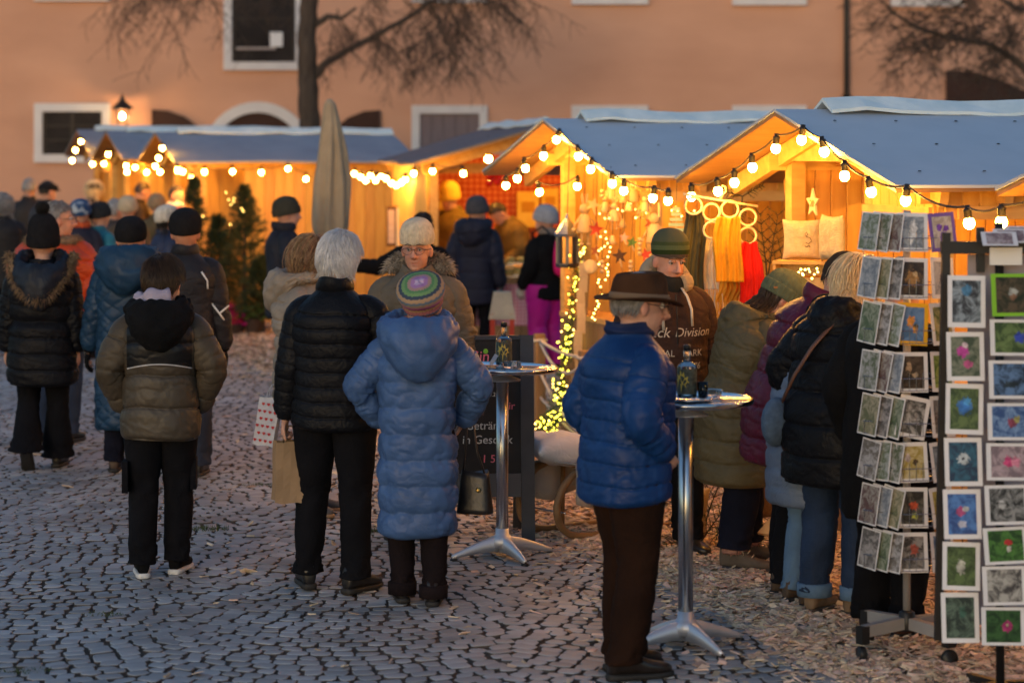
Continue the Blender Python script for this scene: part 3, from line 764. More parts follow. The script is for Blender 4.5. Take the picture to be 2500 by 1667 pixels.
# closed parasol
PS = 250.0
pb = W(812, 800, PS)
ps = thing('closed_parasol', 'tall beige parasol folded shut in front of the long plank walled stall', 'parasol', (pb.x, pb.y, 0))
MB().tube([(0, 0, 0), (0, 0, 2.62)], 0.024, 10).obj('pole', STEEL, ps, True)
MB().box((0, 0, 0.05), (0.6, 0.6, 0.1)).obj('base', mat('concrete', (0.3, 0.3, 0.29), (0.36, 0.36, 0.35), scale=9), ps)
rings = []
nn = 48
for i in range(41):
    t = i / 40; z = 2.68 - 1.95 * t
    lean = (0.012 * math.sin(t * 6) - 0.03 * (1 - t))
    r0 = 0.045 + 0.115 * min(1, t / 0.42) ** 0.8 - (0.05 * math.exp(-((t - 0.72) / 0.05) ** 2)) + 0.015 * max(0, t - .75)
    if t < 0.02: r0 = 0.02
    ring = []
    for k in range(nn):
        th = 2 * math.pi * k / nn
        fold = 0.16 * math.sin(8 * th + 3.0 * t + 0.8 * math.sin(5 * t)) + 0.08 * math.sin(3 * th + 5 * t) + 0.05 * math.sin(13 * th + 9 * t)
        r_ = r0 * (1 + fold * min(1, t * 4))
        ring.append((r_ * math.cos(th) + lean, r_ * math.sin(th), z))
    rings.append(ring)
MB().loft(rings).obj('canopy', cloth('parasol_beige', (0.36, 0.28, 0.19), .12, .85), ps, True)
MB().tube([(0.135 * math.cos(t * 0.3925 * 2) - .01, 0.135 * math.sin(t * 0.3925 * 2), 1.30 + .05 * math.sin(t)) for t in range(9)], 0.016, 6).obj('tie_strap', cloth('parasol_strap', (0.36, 0.30, 0.22)), ps, True)
# ================================================================== people
def fnoise(x, y, z, seed=0):
    r = np.random.default_rng(seed); out = 0
    for k in range(5):
        a = r.normal(0, 1, 3); a /= np.linalg.norm(a); f = (1.0, 1.7, 2.6, 3.9, 5.7)[k]
        b = r.normal(0, 1, 3); ph = r.uniform(0, 6.28, 2)
        w = 0.8 * np.sin(f * 0.7 * (b[0] * x + b[1] * y + b[2] * z) + ph[1])
        out = out + np.sin(f * (a[0] * x + a[1] * y + a[2] * z) + ph[0] + w) / (k + 1) ** 0.6
    return out / 2.2
def sst(a, b, x): 
    t = np.clip((x - a) / (b - a), 0, 1); return t * t * (3 - 2 * t)
def ik(a, c, l1, l2, pole):
    d = c - a; L = min(d.length, (l1 + l2) * 0.995); dn = d.normalized()
    x = (l1 * l1 - l2 * l2 + L * L) / (2 * L); h = math.sqrt(max(l1 * l1 - x * x, 0))
    p = Vector(pole); p = (p - dn * p.dot(dn)).normalized()
    return a + dn * x + p * h, a + dn * L
def grid_mesh(name, Pts, close_u=True, cap0=False, cap1=False):
    """Pts (rows, cols, 3) -> smooth mesh"""
    n, m, _ = Pts.shape
    V = Pts.reshape(-1, 3)
    j = np.arange(m if close_u else m - 1); j2 = (j + 1) % m
    F = []
    for i in range(n - 1):
        a, b = i * m, (i + 1) * m
        F.append(np.stack([a + j, a + j2, b + j2, b + j], 1))
    F = np.concatenate(F).tolist()
    if cap0: F.append(list(range(m))[::-1])
    if cap1: F.append([(n - 1) * m + k for k in range(m)])
    me = bpy.data.meshes.new(name); me.from_pydata(V.tolist(), [], F); me.update()
    me.polygons.foreach_set('use_smooth', [True] * len(me.polygons))
    return me
def interp(keys, t):
    """smooth interpolation of rows keyed by first column"""
    K = np.array(keys, float); x = K[:, 0]
    out = []
    for c in range(1, K.shape[1]):
        v = K[:, c]; s = np.gradient(v, x)
        i = np.clip(np.searchsorted(x, t) - 1, 0, len(x) - 2)
        h = x[i + 1] - x[i]; u = np.clip((t - x[i]) / h, 0, 1)
        out.append((2 * u**3 - 3 * u**2 + 1) * v[i] + (u**3 - 2 * u**2 + u) * h * s[i] + (-2 * u**3 + 3 * u**2) * v[i + 1] + (u**3 - u**2) * h * s[i + 1])
    return out

def puff_profile(v, pitch, A, sharp=0.30):
    return A * (np.abs(np.sin(np.pi * v / pitch)) ** sharp - 0.7)
def quilt(style, U, Vv, A, pitch, seed):
    """surface relief of a garment; U metres around, Vv metres along"""
    wob = 0.006 * np.sin(U * 9 + seed) + 0.004 * np.sin(U * 23 + 2 * seed)
    if style == 'baffle':
        d = puff_profile(Vv + wob, pitch, A)
        near_seam = 1 - np.abs(np.sin(np.pi * (Vv + wob) / pitch))
        d = d - 0.7 * A * near_seam ** 7
        d = d + 0.0022 * np.sin(U * 150 + 4 * np.sin(Vv * 40 + seed)) * near_seam ** 1.5
    elif style == 'diamond':
        p = pitch
        a = np.abs(np.sin(np.pi * (U * 0.8 + Vv) / p)); b = np.abs(np.sin(np.pi * (U * 0.8 - Vv) / p))
        d = A * (np.minimum(a, b) ** 0.4 - 0.6) - .6 * A * (1 - np.minimum(a, b)) ** 8
    elif style == 'chevron':
        vv = Vv + 0.35 * np.abs(((U / 0.16) % 1.0) - 0.5) * 0.16 + wob
        d = puff_profile(vv, pitch, A)
        near_seam = 1 - np.abs(np.sin(np.pi * vv / pitch))
        d = d - 0.6 * A * near_seam ** 7 + 0.003 * np.sin(U * 130 + 5 * np.sin(Vv * 30 + seed)) * near_seam
    elif style == 'crinkle':
        row = np.floor(Vv / pitch)
        tri = np.abs((((U + 0.5 * (row % 2) * pitch * 1.4) / (pitch * 1.4)) % 1.0) - 0.5) * 2
        d = A * (np.abs(np.sin(np.pi * Vv / pitch)) ** 0.5 - 0.5) + 0.5 * A * (np.abs(np.sin(np.pi * (tri * 0.5 + 0.9 * (Vv / pitch)))) ** 0.6 - 0.5)
    else:
        d = 0 * U
    return d + 0.0

class Person: pass
SKIN = None
def skin_mat():
    if 'skin' in MATS: return MATS['skin']
    m = mat('skin', (0.50, 0.26, 0.18), (0.58, 0.32, 0.23), scale=18, rough=0.5, bump=0.12, bscale=120, spec=0.35)
    n = m.node_tree.nodes; l = m.node_tree.links; b = n['Principled BSDF']
    at = n.new('ShaderNodeVertexColor'); at.layer_name = 'tone'
    mx = n.new('ShaderNodeMix'); mx.data_type = 'RGBA'; mx.blend_type = 'MULTIPLY'; mx.inputs['Factor'].default_value = 1
    src = b.inputs['Base Color'].links[0].from_socket
    l.new(src, mx.inputs['A']); l.new(at.outputs['Color'], mx.inputs['B']); l.new(mx.outputs['Result'], b.inputs['Base Color'])
    b.inputs['Subsurface Weight'].default_value = 0.06; b.inputs['Subsurface Radius'].default_value = (0.02, 0.008, 0.004)
    return m

def hand_shape(mb, wr, d, lat, nor, curl=35, sc=1.0, r=0.0085):
    """palm, four unequal bent fingers and a thumb leaving the side of the palm"""
    d, lat, nor = d.normalized(), lat.normalized(), nor.normalized()
    Mx = Matrix((lat, d, nor)).transposed()
    mb.ell(wr + d * 0.048 * sc, (0.040 * sc, 0.055 * sc, 0.017 * sc), Mx, 12, 8)
    mb.ell(wr + d * 0.01 * sc, (0.028 * sc, 0.035 * sc, 0.021 * sc), Mx, 10, 7)
    for i, (o, L) in enumerate(((-0.031, 0.068), (-0.0105, 0.080), (0.0105, 0.075), (0.031, 0.058))):
        p = wr + (d * (0.088 - 0.006 * abs(i - 1.3)) + lat * o) * sc
        pts = [p - d * 0.02 * sc]; rr = [r * sc * 1.1]
        for k, f in enumerate((0.42, 0.32, 0.26)):
            a = R(curl * (k + 0.6))
            dv = d * math.cos(a) + nor * math.sin(a)
            pts.append(p.copy()); rr.append(r * sc * (1.05 - .1 * k)); p = p + dv * L * f * sc
        pts.append(p); rr.append(r * sc * 0.75)
        mb.tube(pts, rr, 7)
    q = wr + (d * 0.03 + lat * -0.032) * sc
    pts = [q, q + (d * 0.024 - lat * 0.022 + nor * .006) * sc, q + (d * 0.055 - lat * 0.028 + nor * 0.016) * sc, q + (d * 0.074 - lat * 0.022 + nor * 0.026) * sc]
    mb.tube(pts, [0.013 * sc, 0.0115 * sc, 0.0105 * sc, 0.008 * sc], 7)

def person(label, x, s, H, yaw, lean=0, side=0, head=(0, 0, 0), wrists=None, poles=None, feet=None, bulk=1.0, coat=None, trousers=None, shoes=None, hat=None, hair=None, face=False, voxel=0.011, skin=(1, 1, 1), group=None, name='person', gloves=None, scarf=None, glasses=False, hs=None, hcurl=40, seed=None, dy=0.0):
    k = H / 1.75; P = Person()
    seed = seed if seed is not None else int(abs(x * 13 + s * 7)) % 1000
    root = thing(name, label, 'person', ((x - CX) / s, FPX / s + dy, 0.0), R(yaw), group)
    P.root = root; P.k = k
    hs = (hs or 1.0) * (0.6 + 0.4 * k) * 1.15
    pel = Vector((0, 0, 0.93 * k))
    def U(p):
        t = float(sst(0.80 * k, 1.12 * k, p[2])); q = Vector(p) - pel
        M = Matrix.Rotation(R(-lean * t), 3, 'X') @ Matrix.Rotation(R(side * t), 3, 'Y')
        return M @ q + pel
    def Unp(A):
        t = sst(0.80 * k, 1.12 * k, A[..., 2]); q = A - np.array(pel)
        la, sa = -np.radians(lean) * t, np.radians(side) * t
        x_, y_, z_ = q[..., 0], q[..., 1], q[..., 2]
        x2 = x_ * np.cos(sa) + z_ * np.sin(sa); z2 = -x_ * np.sin(sa) + z_ * np.cos(sa)
        y3 = y_ * np.cos(la) - z2 * np.sin(la); z3 = y_ * np.sin(la) + z2 * np.cos(la)
        return np.stack([x2, y3, z3], -1) + np.array(pel)
    CM = (Matrix.Rotation(R(-lean), 3, 'X') @ Matrix.Rotation(R(side), 3, 'Y'))
    chest = lambda p: CM @ (Vector(p) - pel) + pel
    P.U, P.Unp, P.chest = U, Unp, chest
    # skeleton
    wrists = wrists or {}
    feet = feet or {}
    sh, el, wr = {}, {}, {}
    for sd, sg in (('l', -1), ('r', 1)):
        sh[sd] = chest((sg * 0.152 * k * (0.6 + 0.4 * bulk), 0, 1.405 * k))
        w = wrists.get(sd, (0.235, 0.03, 0.86))
        tgt = chest((sg * w[0] * k, w[1] * k, w[2] * k))
        pole = (poles or {}).get(sd, (0.45, -0.85, -0.2))
        el[sd], wr[sd] = ik(sh[sd], tgt, 0.29 * k, 0.265 * k, CM @ Vector((sg * pole[0], pole[1], pole[2])))
    hip, kn, an, fy, fp = {}, {}, {}, {}, {}
    for sd, sg in (('l', -1), ('r', 1)):
        f = feet.get(sd, (0.11, 0.0, 0.0, 8, 0))       # x out, y forward, lift, toe-out deg, pitch deg
        hip[sd] = Vector((sg * 0.088 * k, 0, 0.90 * k))
        an[sd] = Vector((sg * f[0] * k, f[1] * k, 0.085 * k + f[2] * k)); fy[sd] = -sg * f[3]; fp[sd] = f[4]
        kn[sd], _ = ik(hip[sd], an[sd], 0.412 * k, 0.408 * k, (sg * 0.12, 1, 0.0))
    P.wr, P.el, P.sh, P.an = wr, el, sh, an
    # head frame
    hp, hy, hr = head
    HR = CM @ Euler((R(-hp), R(hr), R(hy)), 'XYZ').to_matrix()
    nb_ = chest((0, -0.005 * k, 1.475 * k)); nt = nb_ + CM @ Vector((0, 0.010, 0.036 * k))
    HC = nt + HR @ Vector((0, 0.022, 0.098)) * hs
    P.HR, P.HC, P.hs = HR, HC, hs
    hm = lambda p: HC + HR @ (Vector(p) * hs)
    P.hm = hm
    # ---------------- body: one continuous surface
    b = MB()
    def ring(z, a, bb, cy=0.0, n=18): return [U((a * k * bulk ** .5 * math.cos(2 * math.pi * i / n), cy * k + bb * k * bulk ** .5 * math.sin(2 * math.pi * i / n), z * k)) for i in range(n)]
    b.loft([ring(0.84, 0.09, 0.075), ring(0.88, 0.13, 0.09), ring(0.95, 0.135, 0.095), ring(1.06, 0.115, 0.085), ring(1.2, 0.125, 0.09), ring(1.34, 0.13, 0.09), ring(1.41, 0.105, 0.075), ring(1.46, 0.06, 0.06), ring(1.50, 0.05, 0.055)])
    for sd, sg in (('l', -1), ('r', 1)):
        b.tube([sh[sd] + CM @ Vector((-sg * .03, 0, 0)), sh[sd].lerp(el[sd], .5), el[sd], el[sd].lerp(wr[sd], .4), wr[sd]], [.052 * k, .046 * k, .038 * k, .038 * k, .026 * k], 10)
        b.tube([hip[sd], hip[sd].lerp(kn[sd], .4), kn[sd], kn[sd].lerp(an[sd], .35), an[sd]], [.082 * k, .075 * k, .052 * k, .045 * k, .026 * k], 10)
        Fm = Matrix.Rotation(R(fy[sd]), 3, 'Z') @ Matrix.Rotation(R(fp[sd]), 3, 'X')
        b.ell(an[sd] + Fm @ Vector((0, .045, -.048)) * k, Vector((.027, .085, .016)) * k, Fm, 10, 7)
        d = (wr[sd] - el[sd]).normalized()
        lat = CM @ Vector((0, -1, 0)) if abs((CM @ Vector((0, -1, 0))).dot(d)) < .8 else Vector((0, 0, 1))
        lat = (lat - d * lat.dot(d)).normalized(); nor = d.cross(lat) * (1 if sg < 0 else -1)
        if nor.dot(Vector((-sg, 0, 0))) < 0: nor = -nor
        P.__dict__['hand_' + sd] = (wr[sd], d, -lat, nor)
        hand_shape(b, wr[sd] + d * .01, d, -lat, nor, hcurl, k, .009)
    b.tube([nb_ - CM @ Vector((0, 0, .05)), nb_, nt, hm((0, -.015, -.05))], [.06, .056, .053, .055], 12)
    b.ell(hm((0, -.008, .018)), Vector((.0745, .094, .100)) * hs, HR, 18, 12)
    b.ell(hm((0, .018, -.038)), Vector((.063, .074, .078)) * hs, HR, 16, 10)
    b.ell(hm((0, .048, -.085)), Vector((.036, .036, .030)) * hs, HR, 12, 8)
    for sg in (-1, 1): b.ell(hm((sg * .077, -.008, -.008)), Vector((.011, .019, .031)) * hs, HR @ Matrix.Rotation(R(sg * 18), 3, 'Z'), 9, 7)
    if face or voxel < .012:
        b.tube([hm((0, .090, .022)), hm((0, .103, -.005)), hm((0, .114, -.026)), hm((0, .092, -.036))], [.009 * hs, .0115 * hs, .0155 * hs, .012 * hs], 8)
        for sg in (-1, 1): b.ell(hm((sg * .013, .095, -.030)), Vector((.010, .013, .009)) * hs, HR, 8, 6)
    tmp = bpy.data.objects.new('tmp', b.mesh('body'))
    md = tmp.modifiers.new('r', 'REMESH'); md.mode = 'VOXEL'; md.voxel_size = voxel; md.use_smooth_shade = True
    m2 = tmp.modifiers.new('s', 'SMOOTH'); m2.iterations = 3 if voxel < .008 else 2; m2.factor = 0.5
    me = evaluated_mesh(tmp); bpy.data.objects.remove(tmp); me.name = 'body'; me.materials.clear()
    n = len(me.vertices); co = np.empty(n * 3, np.float32); me.vertices.foreach_get('co', co); co = co.reshape(-1, 3).astype(float)
    hl = (co - np.array(HC)) @ np.array(HR) / hs           # head-local
    gs = lambda c, r_: np.exp(-(((hl - np.array(c)) / np.array(r_)) ** 2).sum(1))
    disp = np.zeros((n, 3)); tone = np.ones((n, 3))
    if face:
        for sg in (-1, 1):
            disp[:, 1] -= 0.010 * gs((sg * .031, .085, .012), (.019, .03, .013))
            disp[:, 1] += 0.006 * gs((sg * .03, .09, .035), (.026, .03, .009))
            disp[:, 1] += 0.005 * gs((sg * .042, .075, -.028), (.02, .03, .018))
            disp[:, 1] += 0.004 * gs((sg * .032, .085, -.004), (.016, .03, .007))
            disp[:, 1] -= 0.004 * gs((sg * .030, .08, -.052), (.006, .03, .016))
            tone *= 1 - np.outer(gs((sg * .040, .08, -.026), (.022, .04, .02)), (0.0, .16, .18))
            tone *= 1 - np.outer(gs((sg * .031, .085, .000), (.018, .04, .008)), (.10, .14, .10))
        disp[:, 1] += 0.005 * gs((0, .09, -.058), (.022, .03, .006)) + 0.005 * gs((0, .09, -.072), (.019, .03, .006))
        disp[:, 1] -= 0.007 * gs((0, .095, -.0645), (.026, .04, .0035))
        disp[:, 1] -= 0.004 * gs((0, .085, -.086), (.02, .03, .006))
        tone *= 1 - np.outer(gs((0, .1, -.065), (.023, .04, .008)), (.12, .36, .34))
        tone *= 1 - np.outer(gs((0, .11, -.026), (.017, .03, .014)), (.0, .18, .18))
        tone *= 1 - 0.45 * np.outer(gs((0, .1, -.0645), (.024, .04, .0025)), (1, 1, 1))
    for sg in (-1, 1): tone *= 1 - np.outer(gs((sg * .082, -.008, -.008), (.014, .03, .03)), (.0, .18, .16))
    tone *= np.array(skin)
    co += (disp * hs) @ np.array(HR).T
    me.vertices.foreach_set('co', co.astype(np.float32).ravel())
    ca = me.color_attributes.new('tone', 'FLOAT_COLOR', 'POINT')
    ca.data.foreach_set('color', np.concatenate([tone, np.ones((n, 1))], 1).astype(np.float32).ravel())
    me.update()
    obj('body', me, skin_mat(), root)
    if face:
        for sg in (-1, 1):
            MB().ell((0, 0, 0), .0118 * hs, nu=12, nv=8).obj('eye', mat('eye_white', (.55, .50, .48), rough=.25), root, True, loc=hm((sg * .031, .0735, .011)))
            MB().ell((0, 0, 0), (.0056 * hs, .0026, .0056 * hs), HR, 10, 6).obj('iris', mat('iris', (.035, .03, .028), rough=.15), root, True, loc=hm((sg * .031, .0848, .0095)))
            MB().tube([hm((sg * .016, .092, .0205)), hm((sg * .031, .0945, .0225)), hm((sg * .047, .084, .014))], [.0035, .0042, .003], 6).obj('eyelid', mat('eyelid_skin', (.40, .20, .14), (.46, .24, .17), scale=20, rough=.5), root, True)
            MB().tube([hm((sg * .014, .101, .036)), hm((sg * .032, .101, .0425)), hm((sg * .052, .082, .035))], [.0028, .0036, .002], 6).obj('eyebrow', mat('eyebrow', (.13, .09, .065)), root, True)
    if glasses:
        gm = mat('spectacle_frame', (.05, .025, .02), rough=.35, metal=.4); mb = MB()
        for sg in (-1, 1):
            c = hm((sg * .033, .108, .006)); ex, ez = HR @ Vector((1, 0, 0)), HR @ Vector((0, 0, 1))
            pts = [c + (ex * math.cos(t * 2 * math.pi / 16) * .027 + ez * math.sin(t * 2 * math.pi / 16) * .020 * (1 if math.sin(t * 2 * math.pi / 16) < 0 else .85)) * hs for t in range(17)]
            mb.tube(pts, .0014, 5, caps=False)
            mb.tube([hm((sg * .060, .105, .012)), hm((sg * .078, .06, .010)), hm((sg * .081, -.01, .012))], .0018, 5)
        mb.tube([hm((-.007, .110, .012)), hm((0, .113, .014)), hm((.007, .110, .012))], .0017, 5)
        mb.obj('glasses', gm, root, True)
    # ---------------- trousers
    if trousers:
        tm = trousers['mat']; fl = trousers.get('flare', 0.0); wd = trousers.get('wide', 1.0); cuffz = trousers.get('cuff', 0.02)
        mb_parts = []
        for sd, sg in (('l', -1), ('r', 1)):
            nR, nC = 60, 28
            t = np.linspace(0, 1, nR)
            hem = an[sd] + Vector((0, -0.012 * k, (-0.045 + cuffz) * k))
            ctrl = [hip[sd] + Vector((0, 0, .06 * k)), kn[sd], hem]
            l1, l2 = (ctrl[1] - ctrl[0]).length, (ctrl[2] - ctrl[1]).length
            cen = []
            for tt in t:
                u = tt * (l1 + l2)
                p = ctrl[0].lerp(ctrl[1], u / l1) if u < l1 else ctrl[1].lerp(ctrl[2], (u - l1) / l2)
                cen.append(p)
            cen = np.array([list(p) for p in cen])
            ker = np.ones(9) / 9
            pad = np.concatenate([np.repeat(cen[:1], 4, 0), cen, np.repeat(cen[-1:], 4, 0)])
            cen = np.stack([np.convolve(pad[:, c], ker, 'valid') for c in range(3)], 1)
            ra, = interp([(0, .108), (.12, .112), (.3, .095), (.52, .076), (.75, .072 + .02 * fl), (.93, .068 + .055 * fl), (1, .070 + .065 * fl)], t)
            ra = ra * k * wd * (bulk ** .4)
            th = np.linspace(0, 2 * np.pi, nC, endpoint=False)
            T_, TH = np.meshgrid(t, th, indexing='ij')
            ln = T_ * (l1 + l2)
            wr_ = np.exp(-((T_ - 0.53) / 0.10) ** 2) * 0.8 + np.exp(-((T_ - 0.93) / 0.09) ** 2) * 1.4 + 0.25
            dd = wr_ * 0.0075 * fnoise(ln * 30 + 2.5 * np.sin(TH + seed), TH * 1.3, T_ * 0 + sg, seed) - wr_ * .009 * np.clip(1 - np.abs(fnoise(ln * 26 + 2 * np.sin(TH + 2 * seed), TH * 1.5, T_ * 0, seed + 8)) * 2.6, 0, 1) + 0.004 * fnoise(TH * 2, ln * 9, ln * 0, seed + 3)
            rr = ra[:, None] + dd
            Pt = np.stack([cen[:, None, 0] + rr * np.cos(TH), cen[:, None, 1] + rr * np.sin(TH) * 1.06, np.repeat(cen[:, None, 2], nC, 1) + 0.004 * np.sin(TH * 2 + seed)], -1)
            mb_parts.append(grid_mesh('trouser_leg', Pt, cap0=True, cap1=True))
        # seat
        z = np.linspace(0.80, 1.08, 20) * k; th = np.linspace(0, 2 * np.pi, 36, endpoint=False)
        a_, b_ = interp([(.80 * k, .10 * k, .095 * k), (.86 * k, .165 * k, .115 * k), (.95 * k, .178 * k, .125 * k), (1.08 * k, .155 * k, .11 * k)], z)
        Z, TH = np.meshgrid(z, th, indexing='ij')
        Pt = np.stack([a_[:, None] * np.cos(TH) * bulk ** .5, b_[:, None] * np.sin(TH) * bulk ** .5, Z], -1)
        seat = grid_mesh('seat', Unp(Pt), cap0=True, cap1=True)
        tr = obj('trousers', seat, tm, root)
        for me_ in mb_parts: obj('trouser_leg', me_, tm, tr)
        if trousers.get('turnup'):
            for sd in 'lr':
                h = an[sd] + Vector((0, -.012 * k, (-.03 + cuffz) * k)); r_ = (.074 + .065 * fl) * k * wd
                MB().lathe([(r_ * .9, -.03), (r_ * 1.06, -.028), (r_ * 1.08, .03), (r_ * .95, .034)], 24, c=h).obj('turn_up', trousers['turnup'], tr, True)
    # ---------------- shoes
    sp = shoes or {}
    up = sp.get('mat', mat('black_leather', (.014, .012, .012), (.022, .02, .019), scale=30, rough=.35, bump=.15, bscale=60)); so = sp.get('sole', mat('dark_sole', (.02, .018, .017), rough=.7)); shaft = sp.get('shaft', 0.03)
    for sd, sg in (('l', -1), ('r', 1)):
        Fm = Matrix.Translation(an[sd]) @ Matrix.Rotation(R(fy[sd]), 4, 'Z') @ Matrix.Rotation(R(fp[sd]), 4, 'X')
        kk = k * sp.get('size', 1.0); bot = -0.085 * k
        def sec(y, w, h, z0, n=16, e=2.6):
            pts = []
            for i in range(n):
                t = 2 * math.pi * i / n; c, s_ = math.cos(t), math.sin(t)
                px_ = w * math.copysign(abs(c) ** (2 / e), c); pz = h / 2 * math.copysign(abs(s_) ** (2 / e), s_) + z0 + h / 2
                pts.append(Fm @ Vector((px_ * kk - sg * .006 * max(0, y) / .2, y * kk, bot + pz * kk)))
            return pts
        rise = shaft
        u_ = [(-.078, .018, .050, .03), (-.072, .030, .085 + rise * .5, .02), (-.05, .037, .105 + rise, .02), (-.01, .038, .108 + rise, .02), (.03, .038, .095 + rise * .5, .02), (.07, .041, .072, .02), (.11, .046, .056, .02), (.15, .046, .046, .02), (.18, .038, .040, .02), (.198, .022, .030, .02), (.204, .008, .016, .024)]
        t_ = root
        so_ = [(-.084, .016, .03, 0), (-.076, .034, .03, 0), (-.04, .042, .03, 0), (.02, .041, .026, .002), (.08, .046, .027, 0), (.13, .051, .027, 0), (.17, .046, .026, .002), (.20, .030, .024, .004), (.212, .010, .018, .006)]
        ob = MB().loft([sec(*q) for q in u_]).obj('shoe', up, root, True)
        MB().loft([sec(q[0], q[1], q[2], q[3], e=4.0) for q in so_]).obj('sole', so, ob, True)
        if sp.get('laces'):
            lm = mat(*sp['laces']); mb = MB()
            for i in range(4):
                y = .035 + i * .02; hz = .118 + rise * .5 - .022 * i - .012
                mb.tube([Fm @ Vector((-.022 * kk, (y - .004) * kk, bot + (hz - .008) * kk)), Fm @ Vector((0, (y + .004) * kk, bot + (hz + .006) * kk)), Fm @ Vector((.022 * kk, (y - .004) * kk, bot + (hz - .008) * kk))], .0035 * kk, 5)
            for q in (-1, 1): mb.tube([Fm @ Vector((0, .03 * kk, bot + .125 * kk)), Fm @ Vector((q * .035 * kk, .04 * kk, bot + .13 * kk)), Fm @ Vector((q * .045 * kk, .055 * kk, bot + .095 * kk)), Fm @ Vector((q * .02 * kk, .045 * kk, bot + .11 * kk))], .0028 * kk, 5)
            mb.obj('laces', lm, ob, True)
        if sp.get('fur'):
            fur_ring([an[sd] + Vector((.048 * math.cos(t * .4), .052 * math.sin(t * .4) - .005, .035)) * 1.0 for t in range(16)], sp['fur'], root, 420, .012, 'boot_fur', seed, .02)
    # ---------------- coat
    if coat:
        cm = coat['mat']; hem = coat.get('hem', 0.78); pf = coat.get('puff', 0.02); st = coat.get('style', 'plain'); A = coat.get('amp', 0.012); pit = coat.get('pitch', 0.075); fl = coat.get('flare', 0.0); wrk = coat.get('wrinkle', 1.0)
        cm2 = coat.get('sleeve_mat', cm)
        nz_, nc_ = coat.get('res', (150, 128)) if voxel < .012 else (60, 48)
        z = np.linspace(hem, 1.515, nz_)
        keys = [(hem - .02, .168 + pf + fl, .128 + pf + fl), (hem + .07, .172 + pf + fl * .9, .130 + pf + fl * .9), (max(1.0, hem + .12), .160 + pf + fl * .3, .122 + pf + fl * .3), (1.14, .158 + pf, .120 + pf), (1.28, .172 + pf, .126 + pf), (1.365, .170 + pf * .7, .118 + pf), (1.415, .148 + pf * .5, .102 + pf * .9), (1.455, .104 + pf * .5, .088 + pf * .7), (1.485, .080 + pf * .3, .076 + pf * .4), (1.53, .066 + pf * .2, .068 + pf * .3)]
        a_, b_ = interp(keys, z)
        bw = bulk
        th = np.linspace(0, 2 * np.pi, nc_, endpoint=False) + np.pi / 2
        Z, TH = np.meshgrid(z, th, indexing='ij')
        e = 2.25
        c_, s_ = np.cos(TH), np.sin(TH)
        cx_ = np.sign(c_) * np.abs(c_) ** (2 / e); sy_ = np.sign(s_) * np.abs(s_) ** (2 / e)
        Ua = (TH - np.pi / 2) * .19
        ztop = sst(1.40, 1.30, Z) if False else 1 - sst(1.36, 1.46, Z)
        d = quilt(st, Ua, (Z - hem) * k, A, pit, seed) * (ztop if coat.get('smooth_yoke', True) else (1 - sst(1.44, 1.5, Z)))
        d = d + wrk * .0050 * fnoise(Ua * 14, Z * 16, Z * 0, seed) * ztop - wrk * .0045 * np.clip(1 - np.abs(fnoise(Ua * 16 + Z * 6, Z * 22, Z * 0, seed + 21)) * 3.2, 0, 1) * ztop
        d = d + wrk * .008 * fnoise(Ua * 5, Z * 5, Z * 0 + 3, seed + 9) * ztop
        if coat.get('cinch'): d = d - .022 * np.exp(-((Z - 1.07) / .035) ** 2)
        d = d - .014 * np.exp(-((Z - hem) / .014) ** 2)
        belly = coat.get('belly', 0.0) * np.exp(-((Z - 1.08) / .16) ** 2) * np.clip(s_, 0, 1)
        Xc = (a_[:, None] * bw + d) * cx_ * k; Yc = (b_[:, None] * bw + d + belly) * sy_ * k - .006 * k
        # back roundness
        Yc = Yc - coat.get('hump', .012) * np.exp(-((Z - 1.33) / .13) ** 2) * np.clip(-s_, 0, 1) * k
        Pt = np.stack([Xc, Yc, Z * k], -1)
        # lowest edge a little uneven
        Pt[..., 2] += (.006 * np.sin(TH * 2 + seed) * np.exp(-((Z - hem) / .12) ** 2)) * k
        ob = obj('coat', grid_mesh('coat', Unp(Pt), cap0=True, cap1=True), cm, root)
        P.coat_fn = (keys, e, bw, k, pf)
        # sleeves
        for sd, sg in (('l', -1), ('r', 1)):
            n1, n2 = (120, 44) if voxel < .012 else (40, 22)
            inn = sh[sd] + CM @ Vector((-sg * .06 * k, 0, .0))
            cuff = wr[sd] + (wr[sd] - el[sd]).normalized() * .015 * k
            path = bez(inn, sh[sd] + CM @ Vector((sg * .028 * k, 0, .006 * k)), sh[sd].lerp(el[sd], .42), 8)[:-1] + bez(sh[sd].lerp(el[sd], .42), sh[sd].lerp(el[sd], .75), el[sd].lerp(sh[sd], .12), 4)[:-1] + bez(el[sd].lerp(sh[sd], .12), el[sd], el[sd].lerp(wr[sd], .14), 5)[:-1] + bez(el[sd].lerp(wr[sd], .14), el[sd].lerp(wr[sd], .6), cuff, 6)
            A_ = np.array([list(p) for p in path]); sl_ = np.concatenate([[0], np.cumsum(np.linalg.norm(np.diff(A_, axis=0), axis=1))]); Ln = sl_[-1]
            u = np.linspace(0, Ln, n1); C = np.stack([np.interp(u, sl_, A_[:, c]) for c in range(3)], 1)
            Tn = np.gradient(C, axis=0); Tn /= np.linalg.norm(Tn, axis=1)[:, None]
            f0 = np.array(CM @ Vector((0, 1, 0))); rows = []
            t = u / Ln
            sp_ = coat.get('sleeve', pf)
            ra, = interp([(0, .045 + sp_ * .3), (.14, .060 + sp_ * .7), (.3, .061 + sp_), (.58, .053 + sp_), (.8, .048 + sp_ * .9), (.95, .042 + sp_ * .7), (1, .035 + sp_ * .3)], t)
            ra = ra * k * (0.6 + 0.4 * bulk) * coat.get('arm', 1.0)
            th2 = np.linspace(0, 2 * np.pi, n2, endpoint=False)
            Uu, T2h = np.meshgrid(u, th2, indexing='ij')
